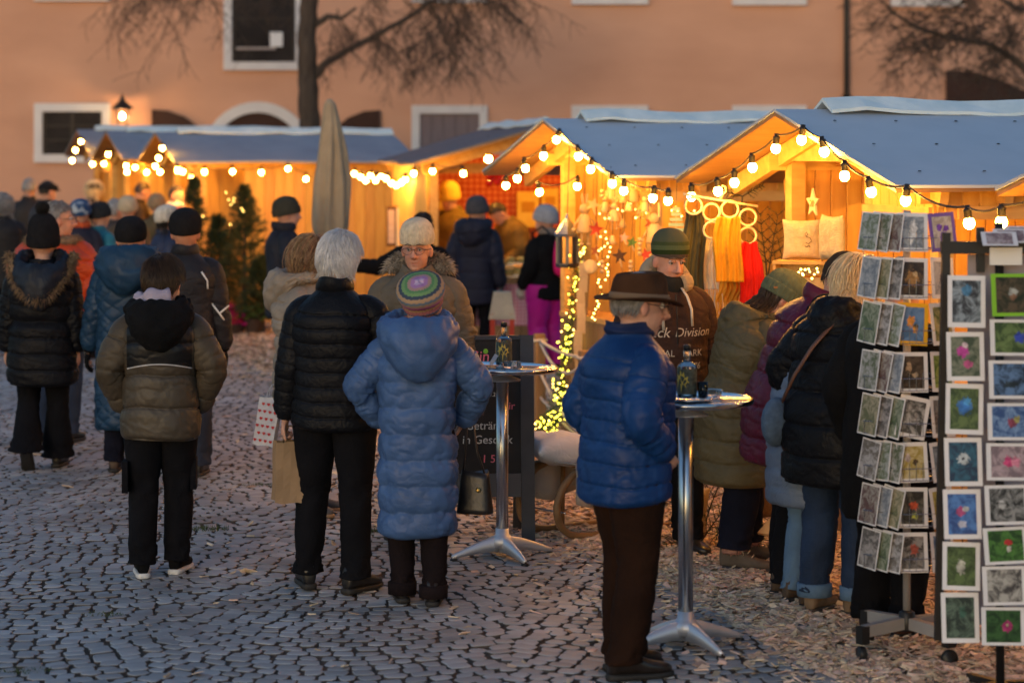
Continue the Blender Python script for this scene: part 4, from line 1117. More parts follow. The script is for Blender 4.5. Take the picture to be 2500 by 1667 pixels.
            dd = quilt(st if st != 'diamond' else 'diamond', T2h * .07, Uu, A * .6, pit * .95, seed + 5) * sst(.10, .22, Uu / Ln)
            ela = np.exp(-((Uu / Ln - .56) / .14) ** 2)
            dd = dd + wrk * (.0035 + .007 * ela) * fnoise(Uu * 34 + 1.5 * np.sin(T2h), T2h * 1.2, Uu * 0, seed + 2) - wrk * (.0025 + .005 * ela) * np.clip(1 - np.abs(fnoise(Uu * 40 + np.sin(T2h * 2), T2h * 1.6, Uu * 0, seed + 31)) * 3, 0, 1)
            rr = ra[:, None] + dd
            up_ = f0
            Pt = np.zeros((n1, n2, 3))
            for i in range(n1):
                up_ = up_ - Tn[i] * up_.dot(Tn[i]); up_ = up_ / np.linalg.norm(up_); w_ = np.cross(Tn[i], up_)
                Pt[i] = C[i] + rr[i][:, None] * (np.cos(th2)[:, None] * up_ + np.sin(th2)[:, None] * w_)
            obj('sleeve', grid_mesh('sleeve', Pt, cap0=True, cap1=True), cm2, root)
        # collar
        ch = coat.get('collar', 0.05)
        if ch:
            n1, n2 = 16, 48
            zz = np.linspace(0, 1, n1); th2 = np.linspace(0, 2 * np.pi, n2, endpoint=False) + np.pi / 2
            ZZ, T2h = np.meshgrid(zz, th2, indexing='ij')
            op = coat.get('collar_open', .35)
            r0 = coat.get('collar_r', .078) + .012 * np.sin(ZZ * np.pi) + pf * .25 + .004 * np.sin(ZZ * 14) * coat.get('collar_rib', 0)
            front = np.clip(np.sin(T2h), 0, 1) ** 3
            X3 = r0 * np.cos(T2h) * (1 - .15 * ZZ); Y3 = r0 * np.sin(T2h) * 1.02 - .004 + .018 * ZZ * np.sin(T2h)
            Z3 = 1.468 + ch * ZZ * (1 - op * front) + .006 * np.sin(T2h * 3 + seed) * ZZ
            outer = np.stack([X3, Y3, Z3], -1) * k
            inner = outer.copy()[::-1]; inner[..., 0] *= .90; inner[..., 1] *= .90; inner[..., 2] -= .004
            rows = np.concatenate([outer, inner], 0)
            cc = np.array(CM)
            rows = (rows - np.array(pel)) @ cc.T + np.array(pel)
            obj('collar', grid_mesh('collar', rows, cap0=False, cap1=False), coat.get('collar_mat', cm), root)
        if coat.get('hood'): hood(P, coat['hood'], seed)
    if scarf:
        mb = MB(); cc = []
        for i in range(25):
            t = 2 * math.pi * i / 24
            cc.append(chest((.088 * k * math.cos(t), (.092 * math.sin(t) + .008) * k, (1.508 + .012 * math.sin(2 * t + seed)) * k)))
        mb.tube(cc, [.034 * k + .004 * math.sin(i * 2.2) for i in range(25)], 10, caps=False, squash=1.25); mb.obj('scarf', scarf, root, True)
    if gloves:
        for sd in gloves['sides']:
            mb = MB(); wv, d, lat, nor = P.__dict__['hand_' + sd]
            hand_shape(mb, wv + d * .012, d, lat, nor, gloves.get('curl', 30), k * 1.12, .0115)
            mb.tube([wv - d * .04, wv + d * .03], [.038 * k, .036 * k], 10)
            mb.obj('glove', gloves['mat'], root, True)
    if hair: make_hair(P, seed=seed, **hair)
    if hat: make_hat(P, seed=seed, **hat)
    return P

def spikes(mb_pts, dirs, lens, rad, n=3, rd=None):
    mb = MB()
    for p, d, L in zip(mb_pts, dirs, lens):
        d = d.normalized(); s_ = d.orthogonal().normalized(); w = d.cross(s_)
        m = p + d * L * .55 + Vector((0, 0, -.12 * L)); t = p + d * L + Vector((0, 0, -.35 * L))
        vs = [p + s_ * rad, p + (w * .87 - s_ * .5) * rad, p + (-w * .87 - s_ * .5) * rad, m + s_ * rad * .6, m + (w * .87 - s_ * .5) * rad * .6, m + (-w * .87 - s_ * .5) * rad * .6, t]
        mb.add(vs, [(0, 1, 4, 3), (1, 2, 5, 4), (2, 0, 3, 5), (3, 4, 6), (4, 5, 6), (5, 3, 6)])
    return mb
def fur_ring(path, m, parent, n, L, name='fur_trim', seed=0, rad=.026, closed=True, center=None):
    rd = random.Random(seed); path = [Vector(p) for p in path]; N = len(path)
    P_, D_, L_ = [], [], []
    for i in range(n):
        u = rd.random() * (N if closed else N - 1); a = int(u) % N; b = (a + 1) % N
        p = path[a].lerp(path[b], u - int(u)); t = (path[b] - path[a]).normalized()
        o = t.orthogonal().normalized(); q = t.cross(o); an_ = rd.random() * 6.283
        d = o * math.cos(an_) + q * math.sin(an_)
        P_.append(p + d * rad * .55); D_.append(d + t * rd.gauss(0, .35) + Vector((rd.gauss(0, .2), rd.gauss(0, .2), rd.gauss(0, .2)))); L_.append(L * rd.uniform(.6, 1.25))
    mb = spikes(P_, D_, L_, .0032)
    mb.tube(path + ([path[0]] if closed else []), rad * .75, 10, caps=not closed)
    return mb.obj(name, m, parent, True)

def hood(P, h, seed):
    k = P.k; m = h['mat']; sz = h.get('size', 1.0); dr = h.get('drop', 0.0); lf = h.get('lift', .025)
    # bag of the hood lying on the upper back with a rolled rim round the neck
    n1, n2 = 90, 64
    th = np.linspace(0, 2 * np.pi, n1, endpoint=False); ph = np.linspace(0, 2 * np.pi, n2, endpoint=False)
    TH, PH = np.meshgrid(th, ph, indexing='ij')
    back = np.clip(-np.sin(TH), 0, 1)
    Rr = (.105 + .045 * back) * sz; tr = (.030 + .042 * back ** 1.2) * sz
    zc = 1.482 + lf + .02 * np.clip(np.sin(TH), 0, 1) - (.075 + dr) * back ** 1.3 * sz
    wr = .010 * fnoise(TH * 5, PH * 2, TH * 0, seed + 4) + .006 * fnoise(TH * 13, PH * 3, TH * 0, seed + 6) + .005 * np.abs(np.sin(TH * 9 + 2 * np.sin(PH * 2))) - .016 * np.exp(-((PH - 1.9) / .22) ** 2) * back
    tz = tr * (1 + .85 * back) 
    X = (Rr + (tr + wr) * np.cos(PH)) * np.cos(TH) * 1.12; Y = (Rr + (tr + wr) * np.cos(PH)) * np.sin(TH) * (1 + .12 * back) - .012
    Z = zc + (tz + wr) * np.sin(PH) - .045 * back * (np.cos(PH) < 0) * sz * 0
    Pt = np.stack([X, Y, Z], -1) * k
    # close both ways
    Pt = np.concatenate([Pt, Pt[:1]], 0)
    cc = np.array(P.chest((0, 0, 0)))
    M = np.array((P.chest((1, 0, 0)) - P.chest((0, 0, 0)), P.chest((0, 1, 0)) - P.chest((0, 0, 0)), P.chest((0, 0, 1)) - P.chest((0, 0, 0)))).T
    Pt = Pt @ M.T + cc
    o = obj('hood', grid_mesh('hood', Pt), m, P.root)
    if h.get('fur'):
        path = []
        for i in range(29):
            t = math.pi * (1.0 + i / 28.0) + 0
            t = math.pi + (math.pi) * (i / 28.0)
            bk = max(0, -math.sin(t))
            x_, y_, z_ = (.16 * sz + .012) * math.cos(t) * 1.1, (.15 + .07 * bk) * sz * math.sin(t) - .01, 1.50 + lf - (.11 + dr * 1.4) * bk ** 1.5 * sz
            if h.get('front'): t = t + math.pi
            path.append(P.chest((x_ * k, y_ * k, z_ * k)))
        if h.get('up'):
            # fur standing up round the neck, seen from the front
            path = [P.chest((h['up'] * math.cos(t) * k, (.02 + .10 * -math.sin(t)) * k * 0 - .03 * k, (1.49 + .12 * (1 - abs(math.cos(t)) ** 2.2)) * k)) for t in [math.pi * i / 28 for i in range(29)]]
        fur_ring(path, h['fur'], P.root, h.get('n', 1500), h.get('len', .045) * k, 'fur_trim', seed, .03 * k, closed=False)

def strands(P, m, n, mask, flow, L, rad, seed, off=1.05, name='hair_strands', parent=None, lift=0.0):
    rd = random.Random(seed); mb = MB(); done = 0; tries = 0
    R3 = (.0775, .097, .104)
    while done < n and tries < n * 12:
        tries += 1
        v = Vector((rd.gauss(0, 1), rd.gauss(0, 1), rd.gauss(0, 1))).normalized()
        if not mask(v): continue
        done += 1
        pts = []; q = v.copy(); rr = []
        sp_ = off * rd.uniform(.98, 1.05)
        N = 5; LL = L * rd.uniform(.6, 1.2)
        pos = Vector((q.x * R3[0], q.y * R3[1], q.z * R3[2])) * sp_
        for i in range(N + 1):
            pts.append(P.hm(pos + Vector((0, -.008, .018)))); rr.append(rad * (1 - .7 * (i / N) ** 2))
            qn = Vector((pos.x / R3[0], pos.y / R3[1], pos.z / R3[2])); ln = qn.length; qn.normalize()
            f = Vector(flow(qn)) + Vector((rd.gauss(0, .18), rd.gauss(0, .18), rd.gauss(0, .18)))
            if qn.z > -.55: f = f - qn * f.dot(qn) + qn * lift
            f.normalize(); pos = pos + f * (LL / N)
            qn = Vector((pos.x / R3[0], pos.y / R3[1], pos.z / R3[2]))
            if qn.length < sp_: pos = pos * (sp_ / qn.length)
        mb.tube(pts, rr, 3, caps=False)
    return mb.obj(name, m, parent or P.root, True)

def make_hair(P, mat, style='short', seed=0, n=600, rad=.0022, top=9.0):
    # cap surface that sinks below the skin outside the hairline
    n1, n2 = 40, 56
    ph = np.linspace(-np.pi / 2 + .02, np.pi / 2 - .01, n1); th = np.linspace(0, 2 * np.pi, n2, endpoint=False)
    PH, TH = np.meshgrid(ph, th, indexing='ij')
    v = np.stack([np.cos(PH) * np.cos(TH), np.cos(PH) * np.sin(TH), np.sin(PH)], -1)
    fr = v[..., 1]
    thick = {'short': .075, 'full': .16, 'boy': .13, 'bob': .12, 'bald': .03, 'long': .12}[style]
    low = {'short': -.42, 'full': -.62, 'boy': -.50, 'bob': -.95, 'bald': -.5, 'long': -1.1}[style]
    line = np.where(fr > .25, .35 + .25 * (fr - .25), np.where(fr > -.15, low * .3 + (.35 - low * .3) * (fr + .15) / .4, low))
    if style == 'bald': line = line + np.where(v[..., 2] > .62, 2.0, 0) * 0
    msk = sst(-.06, .06, v[..., 2] - line)
    if style == 'bald': msk = msk * (1 - sst(.55, .75, v[..., 2]))
    strk = fnoise(TH * 9 + 2 * PH, PH * 2.5, PH * 0, seed)
    r = (1 + thick * (.8 + .16 * strk + .12 * fnoise(v[..., 0] * 4, v[..., 1] * 4, v[..., 2] * 4, seed + 1))) * msk + .90 * (1 - msk)
    loc_ = v * r[..., None] * np.array([.0755, .095, .102]) + np.array([0, -.008, .018])
    W_ = (loc_ * P.hs) @ np.array(P.HR).T + np.array(P.HC)
    o = obj('hair', grid_mesh('hair', W_, cap0=True, cap1=True), mat, P.root)
    if n:
        lowm = low
        def mask(q):
            ln_ = .42 if q.y > .25 else (lowm * .3 + (.42 - lowm * .3) * (q.y + .15) / .4 if q.y > -.15 else lowm + .08)
            if (style == 'bald' and q.z > .6) or q.z > top: return False
            return q.z > ln_
        flow = {'short': lambda q: (q.x * .4, .1 * (q.y > 0) - .5, -1), 'bald': lambda q: (q.x * .3, -.4, -1), 'full': lambda q: (q.x * .9 + .3 * q.z, -.8 * q.z - .1, -.9), 'boy': lambda q: (.5 * q.z + q.x * .5, .9 * q.z * (q.y > -.3), -.9), 'bob': lambda q: (q.x * .6, -.2, -1), 'long': lambda q: (q.x * .5, -.25, -1)}[style]
        L = {'short': .035, 'bald': .03, 'full': .05, 'boy': .06, 'bob': .17, 'long': .24}[style]
        strands(P, mat, n, mask, flow, L, rad, seed, 1 + thick * .92, 'hair_strands', o, lift=.10 if style in ('full', 'boy') else 0.02)
    return o

def make_hat(P, mat, style='beanie', seed=0, tilt=0, pom=None, ribs=46, tall=1.0, cuff=True, band=None, low=0.0, back=0.0, badge=None, cuff_mat=None, rib_amp=.0022):
    hs = P.hs
    Mt = P.HR @ Euler((R(back + (11 if style == 'beanie' else 0)), R(tilt), 0)).to_matrix()
    base = P.hm((0, -.008, .020 - low))
    def put(A): return (A * hs) @ np.array(Mt).T + np.array(base)
    n2 = 138; tall = tall * 1.12
    th = np.linspace(0, 2 * np.pi, n2, endpoint=False)
    if style in ('beanie', 'slouch'):
        prof = [(-.012, .97), (.0, 1.03), (.02, 1.06), (.04, 1.05), (.065, .98), (.085, .84), (.1, .62), (.108, .38), (.112, .12), (.113, .02)]
        if style == 'slouch': prof = [(-.012, .98), (.0, 1.05), (.02, 1.15), (.04, 1.24), (.06, 1.24), (.078, 1.12), (.09, .88), (.098, .6), (.102, .3), (.103, .02)]
        z = np.array([p[0] for p in prof]) * tall; zz = np.linspace(0, len(prof) - 1, 44)
        zi = np.interp(zz, range(len(prof)), z); ri = np.interp(zz, range(len(prof)), [p[1] for p in prof])
        ker = np.ones(5) / 5; zi2 = np.convolve(np.pad(zi, 2, 'edge'), ker, 'valid'); ri2 = np.convolve(np.pad(ri, 2, 'edge'), ker, 'valid'); ri2[-1] = .01
        Zg, TH = np.meshgrid(zi2, th, indexing='ij'); Rg = np.repeat(ri2[:, None], n2, 1)
        rib = rib_amp * np.cos(ribs * TH) * np.minimum(1, Rg)
        lump_ = .004 * fnoise(np.cos(TH) * 2, np.sin(TH) * 2, Zg * 25, seed) * np.minimum(1, Rg)
        X = (Rg * .090 + rib + lump_) * np.cos(TH); Y = (Rg * .109 + rib + lump_) * np.sin(TH)
        if style == 'slouch': Y = Y - .03 * np.clip(Zg / .1, 0, 1)
        o = obj('hat', grid_mesh('hat', put(np.stack([X, Y, Zg], -1)), cap0=True, cap1=True), mat, P.root)
        if cuff:
            pr = [(-.020, 1.0), (-.022, 1.06), (-.015, 1.105), (.012, 1.13), (.034, 1.125), (.040, 1.09), (.036, 1.04)]
            zz = np.linspace(0, len(pr) - 1, 18)
            Zg, TH = np.meshgrid(np.interp(zz, range(len(pr)), [p[0] for p in pr]), th, indexing='ij'); Rg = np.repeat(np.interp(zz, range(len(pr)), [p[1] for p in pr])[:, None], n2, 1)
            rib = rib_amp * 1.2 * np.cos(ribs * TH); 
            obj('cuff', grid_mesh('cuff', put(np.stack([(Rg * .089 + rib) * np.cos(TH), (Rg * .108 + rib) * np.sin(TH), Zg], -1))), cuff_mat or mat, o)
        if badge:
            p = Vector(put(np.array([[.098 * math.cos(R(badge[1])), .119 * math.sin(R(badge[1])), .008]]))[0])
            MB().box((0, 0, 0), (.018, .018, .010)).obj('badge', badge[0], o, loc=p)
        if pom:
            c = Vector(put(np.array([[0, -.01, .113 * tall + .03]]))[0]); rd = random.Random(seed)
            ps_, ds, ls = [], [], []
            for i in range(900):
                v = Vector((rd.gauss(0, 1), rd.gauss(0, 1), rd.gauss(0, 1))).normalized(); ps_.append(c + v * .03); ds.append(v); ls.append(.024 * rd.uniform(.7, 1.2))
            mb = spikes(ps_, ds, ls, .003); mb.ell(c, .042); mb.obj('pompom', pom, o, True)
    elif style == 'fedora':
        # crown
        n1 = 30; t = np.linspace(0, 1, n1)
        rz_ = np.interp(t, [0, .15, .6, .85, .95, 1], [1.06, 1.05, .96, .86, .6, .02]); zz = np.interp(t, [0, .15, .6, .85, .95, 1], [0, .02, .078, .102, .107, .102])
        Zg, TH = np.meshgrid(zz, th, indexing='ij'); Rg = np.repeat(rz_[:, None], n2, 1)
        X, Y = Rg * .088 * np.cos(TH), Rg * .107 * np.sin(TH)
        Zg = Zg - .030 * np.exp(-(X / .022) ** 2) * sst(.06, .11, Zg) * (0.4 + .6 * sst(-.09, .09, Y)) + .008 * np.sin(TH) * (Zg / .11)
        for sg in (-1, 1): X = X - sg * .016 * np.exp(-((Y - .055) / .03) ** 2 - ((Zg - .085) / .03) ** 2) * (np.sign(X) == sg)
        o = obj('hat', grid_mesh('hat', put(np.stack([X, Y, Zg], -1)), cap1=True), mat, P.root)
        rb = np.linspace(0, 1, 12); Rb, TH = np.meshgrid(rb, th, indexing='ij')
        def brim(dz):
            rx, ry = .088 + .068 * Rb, .107 + .062 * Rb
            return np.stack([rx * np.cos(TH), ry * np.sin(TH), .003 + .012 * Rb ** 2 * np.abs(np.cos(TH)) ** 2 - .012 * Rb ** 2 * np.sin(TH) ** 2 * (np.sin(TH) > 0) + .004 * Rb * np.sin(TH * 2 + 1) + dz], -1)
        rows = np.concatenate([brim(0), brim(-.004)[::-1]], 0)
        obj('brim', grid_mesh('brim', put(rows)), mat, o)
        zb = np.array([.004, .006, .026, .028]); rb2 = np.array([1.055, 1.085, 1.075, 1.03])
        Zg, TH = np.meshgrid(zb, th, indexing='ij'); Rg = np.repeat(rb2[:, None], n2, 1)
        obj('hat_band', grid_mesh('hat_band', put(np.stack([Rg * .088 * np.cos(TH), Rg * .107 * np.sin(TH), Zg], -1))), band, o)
    elif style == 'cap':
        n1 = 20; t = np.linspace(0, 1, n1)
        rz_ = np.interp(t, [0, .2, .6, .9, 1], [1.04, 1.16, 1.0, .5, .02]); zz = np.interp(t, [0, .2, .6, .9, 1], [0, .03, .065, .082, .084])
        Zg, TH = np.meshgrid(zz, th, indexing='ij'); Rg = np.repeat(rz_[:, None], n2, 1)
        o = obj('hat', grid_mesh('hat', put(np.stack([Rg * .084 * np.cos(TH), Rg * .103 * np.sin(TH) + .02 * (Zg / .08), Zg - .02 * np.clip(np.sin(TH), 0, 1)], -1)), cap0=True, cap1=True), mat, P.root)
        MB().ell(P.hm((0, .105, .02)), (.07 * hs, .045 * hs, .006), P.HR @ Matrix.Rotation(R(-18), 3, 'X'), 16, 6).obj('peak', mat, o, True)
# ------------------------------------------------------------------ fabrics
BLK = cloth('black_nylon', (.0065, .007, .0095), .3, .5, .5, 22, spec=.12)
BLKM = cloth('black_wool', (.006, .006, .007), .3, .9, .3, 60, spec=.12)
BLKT = cloth('black_trouser_cloth', (.0055, .0055, .0075), .3, .9, .5, 18, spec=.12)
NAVYT = cloth('navy_trouser_cloth', (.007, .008, .017), .3, .9, .5, 18, spec=.12)
JEAN = cloth('blue_denim', (.013, .029, .070), .35, .8, .35, 60)
JEANL = cloth('light_denim', (.10, .18, .30), .25, .8, .3, 60)
JEAND = cloth('dark_denim', (.012, .018, .035), .3, .8, .3, 60)
BROWNT = cloth('brown_cord', (.019, .008, .0045), .3, .9, .5, 16, spec=.1)
FURB = mat('brown_fur', (.12, .075, .042), (.30, .20, .12), scale=14, rough=.9, island=.35)
FURG = mat('grey_fur', (.16, .13, .10), (.42, .37, .32), scale=14, rough=.9, island=.4)
FURT = mat('teal_fur', (.012, .03, .05), (.03, .07, .11), scale=14, rough=.9, island=.35)
WHITEH = mat('white_hair', (.62, .62, .65), (.78, .77, .78), scale=30, rough=.5, island=.15, spec=.4)
GREYH = mat('grey_hair', (.16, .15, .15), (.34, .33, .33), scale=40, rough=.55, island=.3)
BROWNH = mat('brown_hair', (.035, .020, .012), (.065, .038, .022), scale=30, rough=.45, island=.3)
DARKH = mat('dark_hair', (.016, .012, .010), (.03, .022, .018), scale=30, rough=.5, island=.3)
LBROWNH = mat('light_brown_hair', (.20, .11, .055), (.36, .22, .12), scale=30, rough=.45, island=.3)
BLONDH = mat('blond_hair', (.58, .44, .26), (.78, .64, .42), scale=30, rough=.45, island=.2)
TAN = mat('tan_suede', (.13, .085, .05), (.20, .135, .085), scale=20, rough=.85, bump=.2, bscale=90)
BROWNL = mat('brown_shoe', (.05, .032, .022), (.08, .052, .036), scale=20, rough=.6, bump=.2, bscale=80)
POCKET = dict(l=(.185, .10, .96), r=(.185, .10, .96)); POCKP = dict(l=(.9, -.55, -.1), r=(.9, -.55, -.1))
knit = lambda n, c, c2=None: mat(n, c, c2 or tuple(v * 1.4 for v in c), scale=40, rough=.95, bump=.8, bscale=230, bdist=.004, spec=.15)
BEAN_B = knit('black_knit', (.010, .010, .012))

# ------------------------------------------------------------------ the ones near the camera
# boy
YOKE = bpy.data.materials.new('two_tone_puffer'); YOKE.use_nodes = True; MATS['two_tone_puffer'] = YOKE
def _yoke(m, zb, xlim, ca, cb, cl):
    n = m.node_tree.nodes; l = m.node_tree.links; b = n['Principled BSDF']; b.inputs['Roughness'].default_value = .5; b.inputs['Specular IOR Level'].default_value = .35
    tc = n.new('ShaderNodeTexCoord'); sp = n.new('ShaderNodeSeparateXYZ'); l.new(tc.outputs['Object'], sp.inputs[0])
    def math_(op, a, bb):
        q = n.new('ShaderNodeMath'); q.operation = op
        for i, v in enumerate((a, bb)):
            if hasattr(v, 'node'): l.new(v, q.inputs[i])
            else: q.inputs[i].default_value = v
        return q.outputs[0]
    x2 = math_('MULTIPLY', sp.outputs['X'], sp.outputs['X'])
    zz = math_('SUBTRACT', sp.outputs['Z'], math_('MULTIPLY', x2, -1.2))     # seam dips in the middle
    zz = math_('ADD', sp.outputs['Z'], math_('MULTIPLY', x2, 1.0))
    up = math_('GREATER_THAN', zz, zb); ln = math_('MULTIPLY', math_('GREATER_THAN', zz, zb - .0065), math_('LESS_THAN', zz, zb))
    inx = math_('LESS_THAN', x2, xlim * xlim)
    up = math_('MULTIPLY', up, inx); ln = math_('MULTIPLY', ln, inx)
    nz = n.new('ShaderNodeTexNoise'); nz.inputs['Scale'].default_value = 6; l.new(tc.outputs['Object'], nz.inputs['Vector'])
    r0 = n.new('ShaderNodeMix'); r0.data_type = 'RGBA'; l.new(nz.outputs['Fac'], r0.inputs['Factor']); r0.inputs['A'].default_value = (*[v * .75 for v in ca], 1); r0.inputs['B'].default_value = (*[v * 1.25 for v in ca], 1)
    r1 = n.new('ShaderNodeMix'); r1.data_type = 'RGBA'; l.new(up, r1.inputs['Factor']); l.new(r0.outputs['Result'], r1.inputs['A']); r1.inputs['B'].default_value = (*cb, 1)
    r2 = n.new('ShaderNodeMix'); r2.data_type = 'RGBA'; l.new(ln, r2.inputs['Factor']); l.new(r1.outputs['Result'], r2.inputs['A']); r2.inputs['B'].default_value = (*cl, 1)
    l.new(r2.outputs['Result'], b.inputs['Base Color'])
    nb = n.new('ShaderNodeTexNoise'); nb.inputs['Scale'].default_value = 22; nb.inputs['Detail'].default_value = 3; l.new(tc.outputs['Object'], nb.inputs['Vector'])
    bp = n.new('ShaderNodeBump'); bp.inputs['Strength'].default_value = .45; bp.inputs['Distance'].default_value = .01; l.new(nb.outputs['Fac'], bp.inputs['Height']); l.new(bp.outputs[0], b.inputs['Normal'])
_yoke(YOKE, 1.105, .165, (.058, .045, .031), (.006, .006, .007), (.45, .45, .48))
OLIVE_B = cloth('olive_brown_nylon', (.058, .045, .031), .25, .55, .25, 16, spec=.25)
P = person('boy with brown hair in an olive and black puffer jacket over a lilac hood', 393, 474, 1.62, 4, head=(12, -24, -4), wrists=dict(l=(.20, .09, .93), r=(.20, .09, .93)), poles=POCKP, feet=dict(l=(.10, -.02, 0, 8, 0), r=(.085, .10, 0, 14, 0)),
           coat=dict(mat=YOKE, sleeve_mat=OLIVE_B, hem=.765, puff=.045, sleeve=.034, style='baffle', pitch=.165, amp=.012, wrinkle=.8, hood=dict(mat=BLKM, size=1.08, drop=.02), collar=.04, flare=.01), trousers=dict(mat=BLKT, wide=1.12), shoes=dict(mat=BLKM, sole=mat('white_sole', (.55, .55, .55), (.65, .64, .63), scale=20, rough=.6)), hair=dict(mat=BROWNH, style='boy', n=2200, rad=.0015), voxel=.008)
boy = P
LIL = cloth('lilac_fleece', (.38, .33, .42), .12, .9, .5, 30)
mb = MB(); cc = []
for i in range(22):
    t = math.pi * (.55 + 1.15 * i / 21)
    cc.append(P.chest((Vector((.098 * math.cos(t) - .012, .100 * math.sin(t) + .0, 1.535 + .018 * math.sin(t * 1.5))) * P.k)))
mb.tube(cc, [.034 + .008 * math.sin(i * .9) for i in range(22)], 12, squash=1.5); mb.obj('lilac_hood', LIL, P.root, True)
MB().tube([P.chest(Vector((.015, -.262, 1.468)) * P.k), P.chest(Vector((.06, -.256, 1.447)) * P.k), P.chest(Vector((.095, -.235, 1.43)) * P.k)], .0045, 5, squash=1.6).obj('reflective_strip', mat('reflective', (.7, .72, .75), rough=.3), P.root, True)
for sg in (-1, 1):
    MB().box(P.an['r' if sg > 0 else 'l'] + Vector((sg * .085, -.01, .44)), (.03, .13, .16)).obj('cargo_pocket', BLKT, P.root)

# white haired man
P = person('white haired man in a black ribbed puffer jacket holding a paper bag', 818, 490, 1.76, -6, head=(6, -16, 3), wrists=dict(l=(.262, .02, .80), r=(.20, .12, .98)), poles=dict(r=(.9, -.6, 0)), feet=dict(l=(.15, .06, 0, 20, 0), r=(.11, -.05, 0, 28, 0)), bulk=1.06,
           coat=dict(mat=BLK, hem=.80, puff=.03, sleeve=.022, style='baffle', pitch=.072, amp=.010, wrinkle=.4, collar=.085, collar_r=.083, collar_open=.1), trousers=dict(mat=BLKT, wide=1.05), hair=dict(mat=WHITEH, style='full', n=2800, rad=.0015), voxel=.008, hcurl=75)
whiteman = P
# woman in the blue coat
BLUEC = cloth('dusty_blue_nylon', (.048, .100, .235), .22, .5, .4, 14, spec=.3)
KNITM = band_mat('rainbow_knit', [(-.2, (.30, .22, .16))], rough=.95)
def rainbow(name, P_):
    m = bpy.data.materials.new(name); m.use_nodes = True; n = m.node_tree.nodes; l = m.node_tree.links; b = n['Principled BSDF']; b.inputs['Roughness'].default_value = .95; b.inputs['Specular IOR Level'].default_value = .1
    at = n.new('ShaderNodeVertexColor'); at.layer_name = 'knit'; l.new(at.outputs['Color'], b.inputs['Base Color'])
    return m
P = person('woman in a long dusty blue down coat with a rainbow knitted hat', 1020, 504, 1.55, 2, head=(14, -8, 10), wrists=dict(l=(.20, .16, .98), r=(.25, .17, .98)), poles=dict(l=(1.0, -.35, -.1), r=(1.0, -.35, -.1)), feet=dict(l=(.085, .05, 0, 4, 0), r=(.085, -.06, 0, 6, 0)), bulk=1.06,
           coat=dict(mat=BLUEC, hem=.37, puff=.036, sleeve=.028, style='crinkle', pitch=.125, amp=.017, wrinkle=1.3, flare=-.012, collar=.05, hood=dict(mat=BLUEC, size=1.28, drop=.03, lift=.055), smooth_yoke=False), trousers=dict(mat=cloth('dark_brown_cloth', (.011, .007, .008), .3, .9, .5, 18, spec=.12), wide=1.0, turnup=cloth('dark_brown_cloth', (.018, .012, .012))), scarf=mat('orange_scarf', (.50, .10, .05), (.65, .30, .08), scale=45, rough=.9, bump=.5, bscale=150), hair=dict(mat=BROWNH, style='short', n=0), voxel=.008)
bluewoman = P
# her hat: knitted in spiralling stripes, slouched to one side
Mt = P.HR @ Euler((R(46), R(-16), 0)).to_matrix(); base = P.hm((-.006, -.018, .026))
th = np.linspace(0, 2 * np.pi, 120, endpoint=False)
prof = [(-.030, .97), (-.02, 1.04), (.0, 1.06), (.02, 1.10), (.04, 1.22), (.06, 1.27), (.078, 1.22), (.09, 1.05), (.098, .85), (.102, .65), (.106, .45), (.108, .25), (.106, .02)]
zz = np.linspace(0, len(prof) - 1, 72); zi = np.interp(zz, range(len(prof)), [p[0] for p in prof]); ri = np.interp(zz, range(len(prof)), [p[1] for p in prof])
ker = np.ones(5) / 5; zi = np.convolve(np.pad(zi, 2, 'edge'), ker, 'valid'); ri = np.convolve(np.pad(ri, 2, 'edge'), ker, 'valid'); ri[-1] = .01
Zg, TH = np.meshgrid(zi, th, indexing='ij'); Rg = np.repeat(ri[:, None], 120, 1); Tg = np.repeat(np.linspace(0, 1, 72)[:, None], 120, 1)
rib = .0022 * np.cos(40 * TH) * (Tg < .28) + .0015 * np.sin(Tg * 160) * (Tg > .28) - .007 * np.abs(np.cos(4 * TH)) ** .6 * sst(.7, .95, Tg) * (1 - sst(.97, 1, Tg))
A_ = np.stack([(Rg * .086 + rib) * np.cos(TH), (Rg * .104 + rib) * np.sin(TH) - .02 * np.clip(Zg / .1, 0, 1), Zg + .003 * np.sin(3 * TH)], -1) * P.hs
me = grid_mesh('hat', A_ @ np.array(Mt).T + np.array(base), cap0=True, cap1=True)
pal = [(.10, (.13, .13, .22)), (.18, (.35, .14, .16)), (.24, (.42, .28, .16)), (.30, (.28, .10, .24)), (.36, (.40, .16, .30)), (.42, (.30, .22, .16)), (.48, (.12, .16, .22)), (.56, (.36, .24, .15)), (.63, (.05, .07, .10)), (.70, (.16, .28, .12)), (.76, (.10, .22, .10)), (.82, (.36, .22, .20)), (.90, (.34, .18, .36)), (1.1, (.46, .34, .50))]
tt = (Tg + .012 * np.sin(2 * TH) + .008 * np.sin(25 * TH)).reshape(-1); colr = np.zeros((len(tt), 4)); colr[:, 3] = 1
prev = -1
for lim, c in pal: colr[(tt > prev) & (tt <= lim), :3] = c; prev = lim
ca = me.color_attributes.new('knit', 'FLOAT_COLOR', 'POINT'); ca.data.foreach_set('color', colr.astype(np.float32).ravel())
obj('hat', me, rainbow('rainbow_wool', P), P.root)

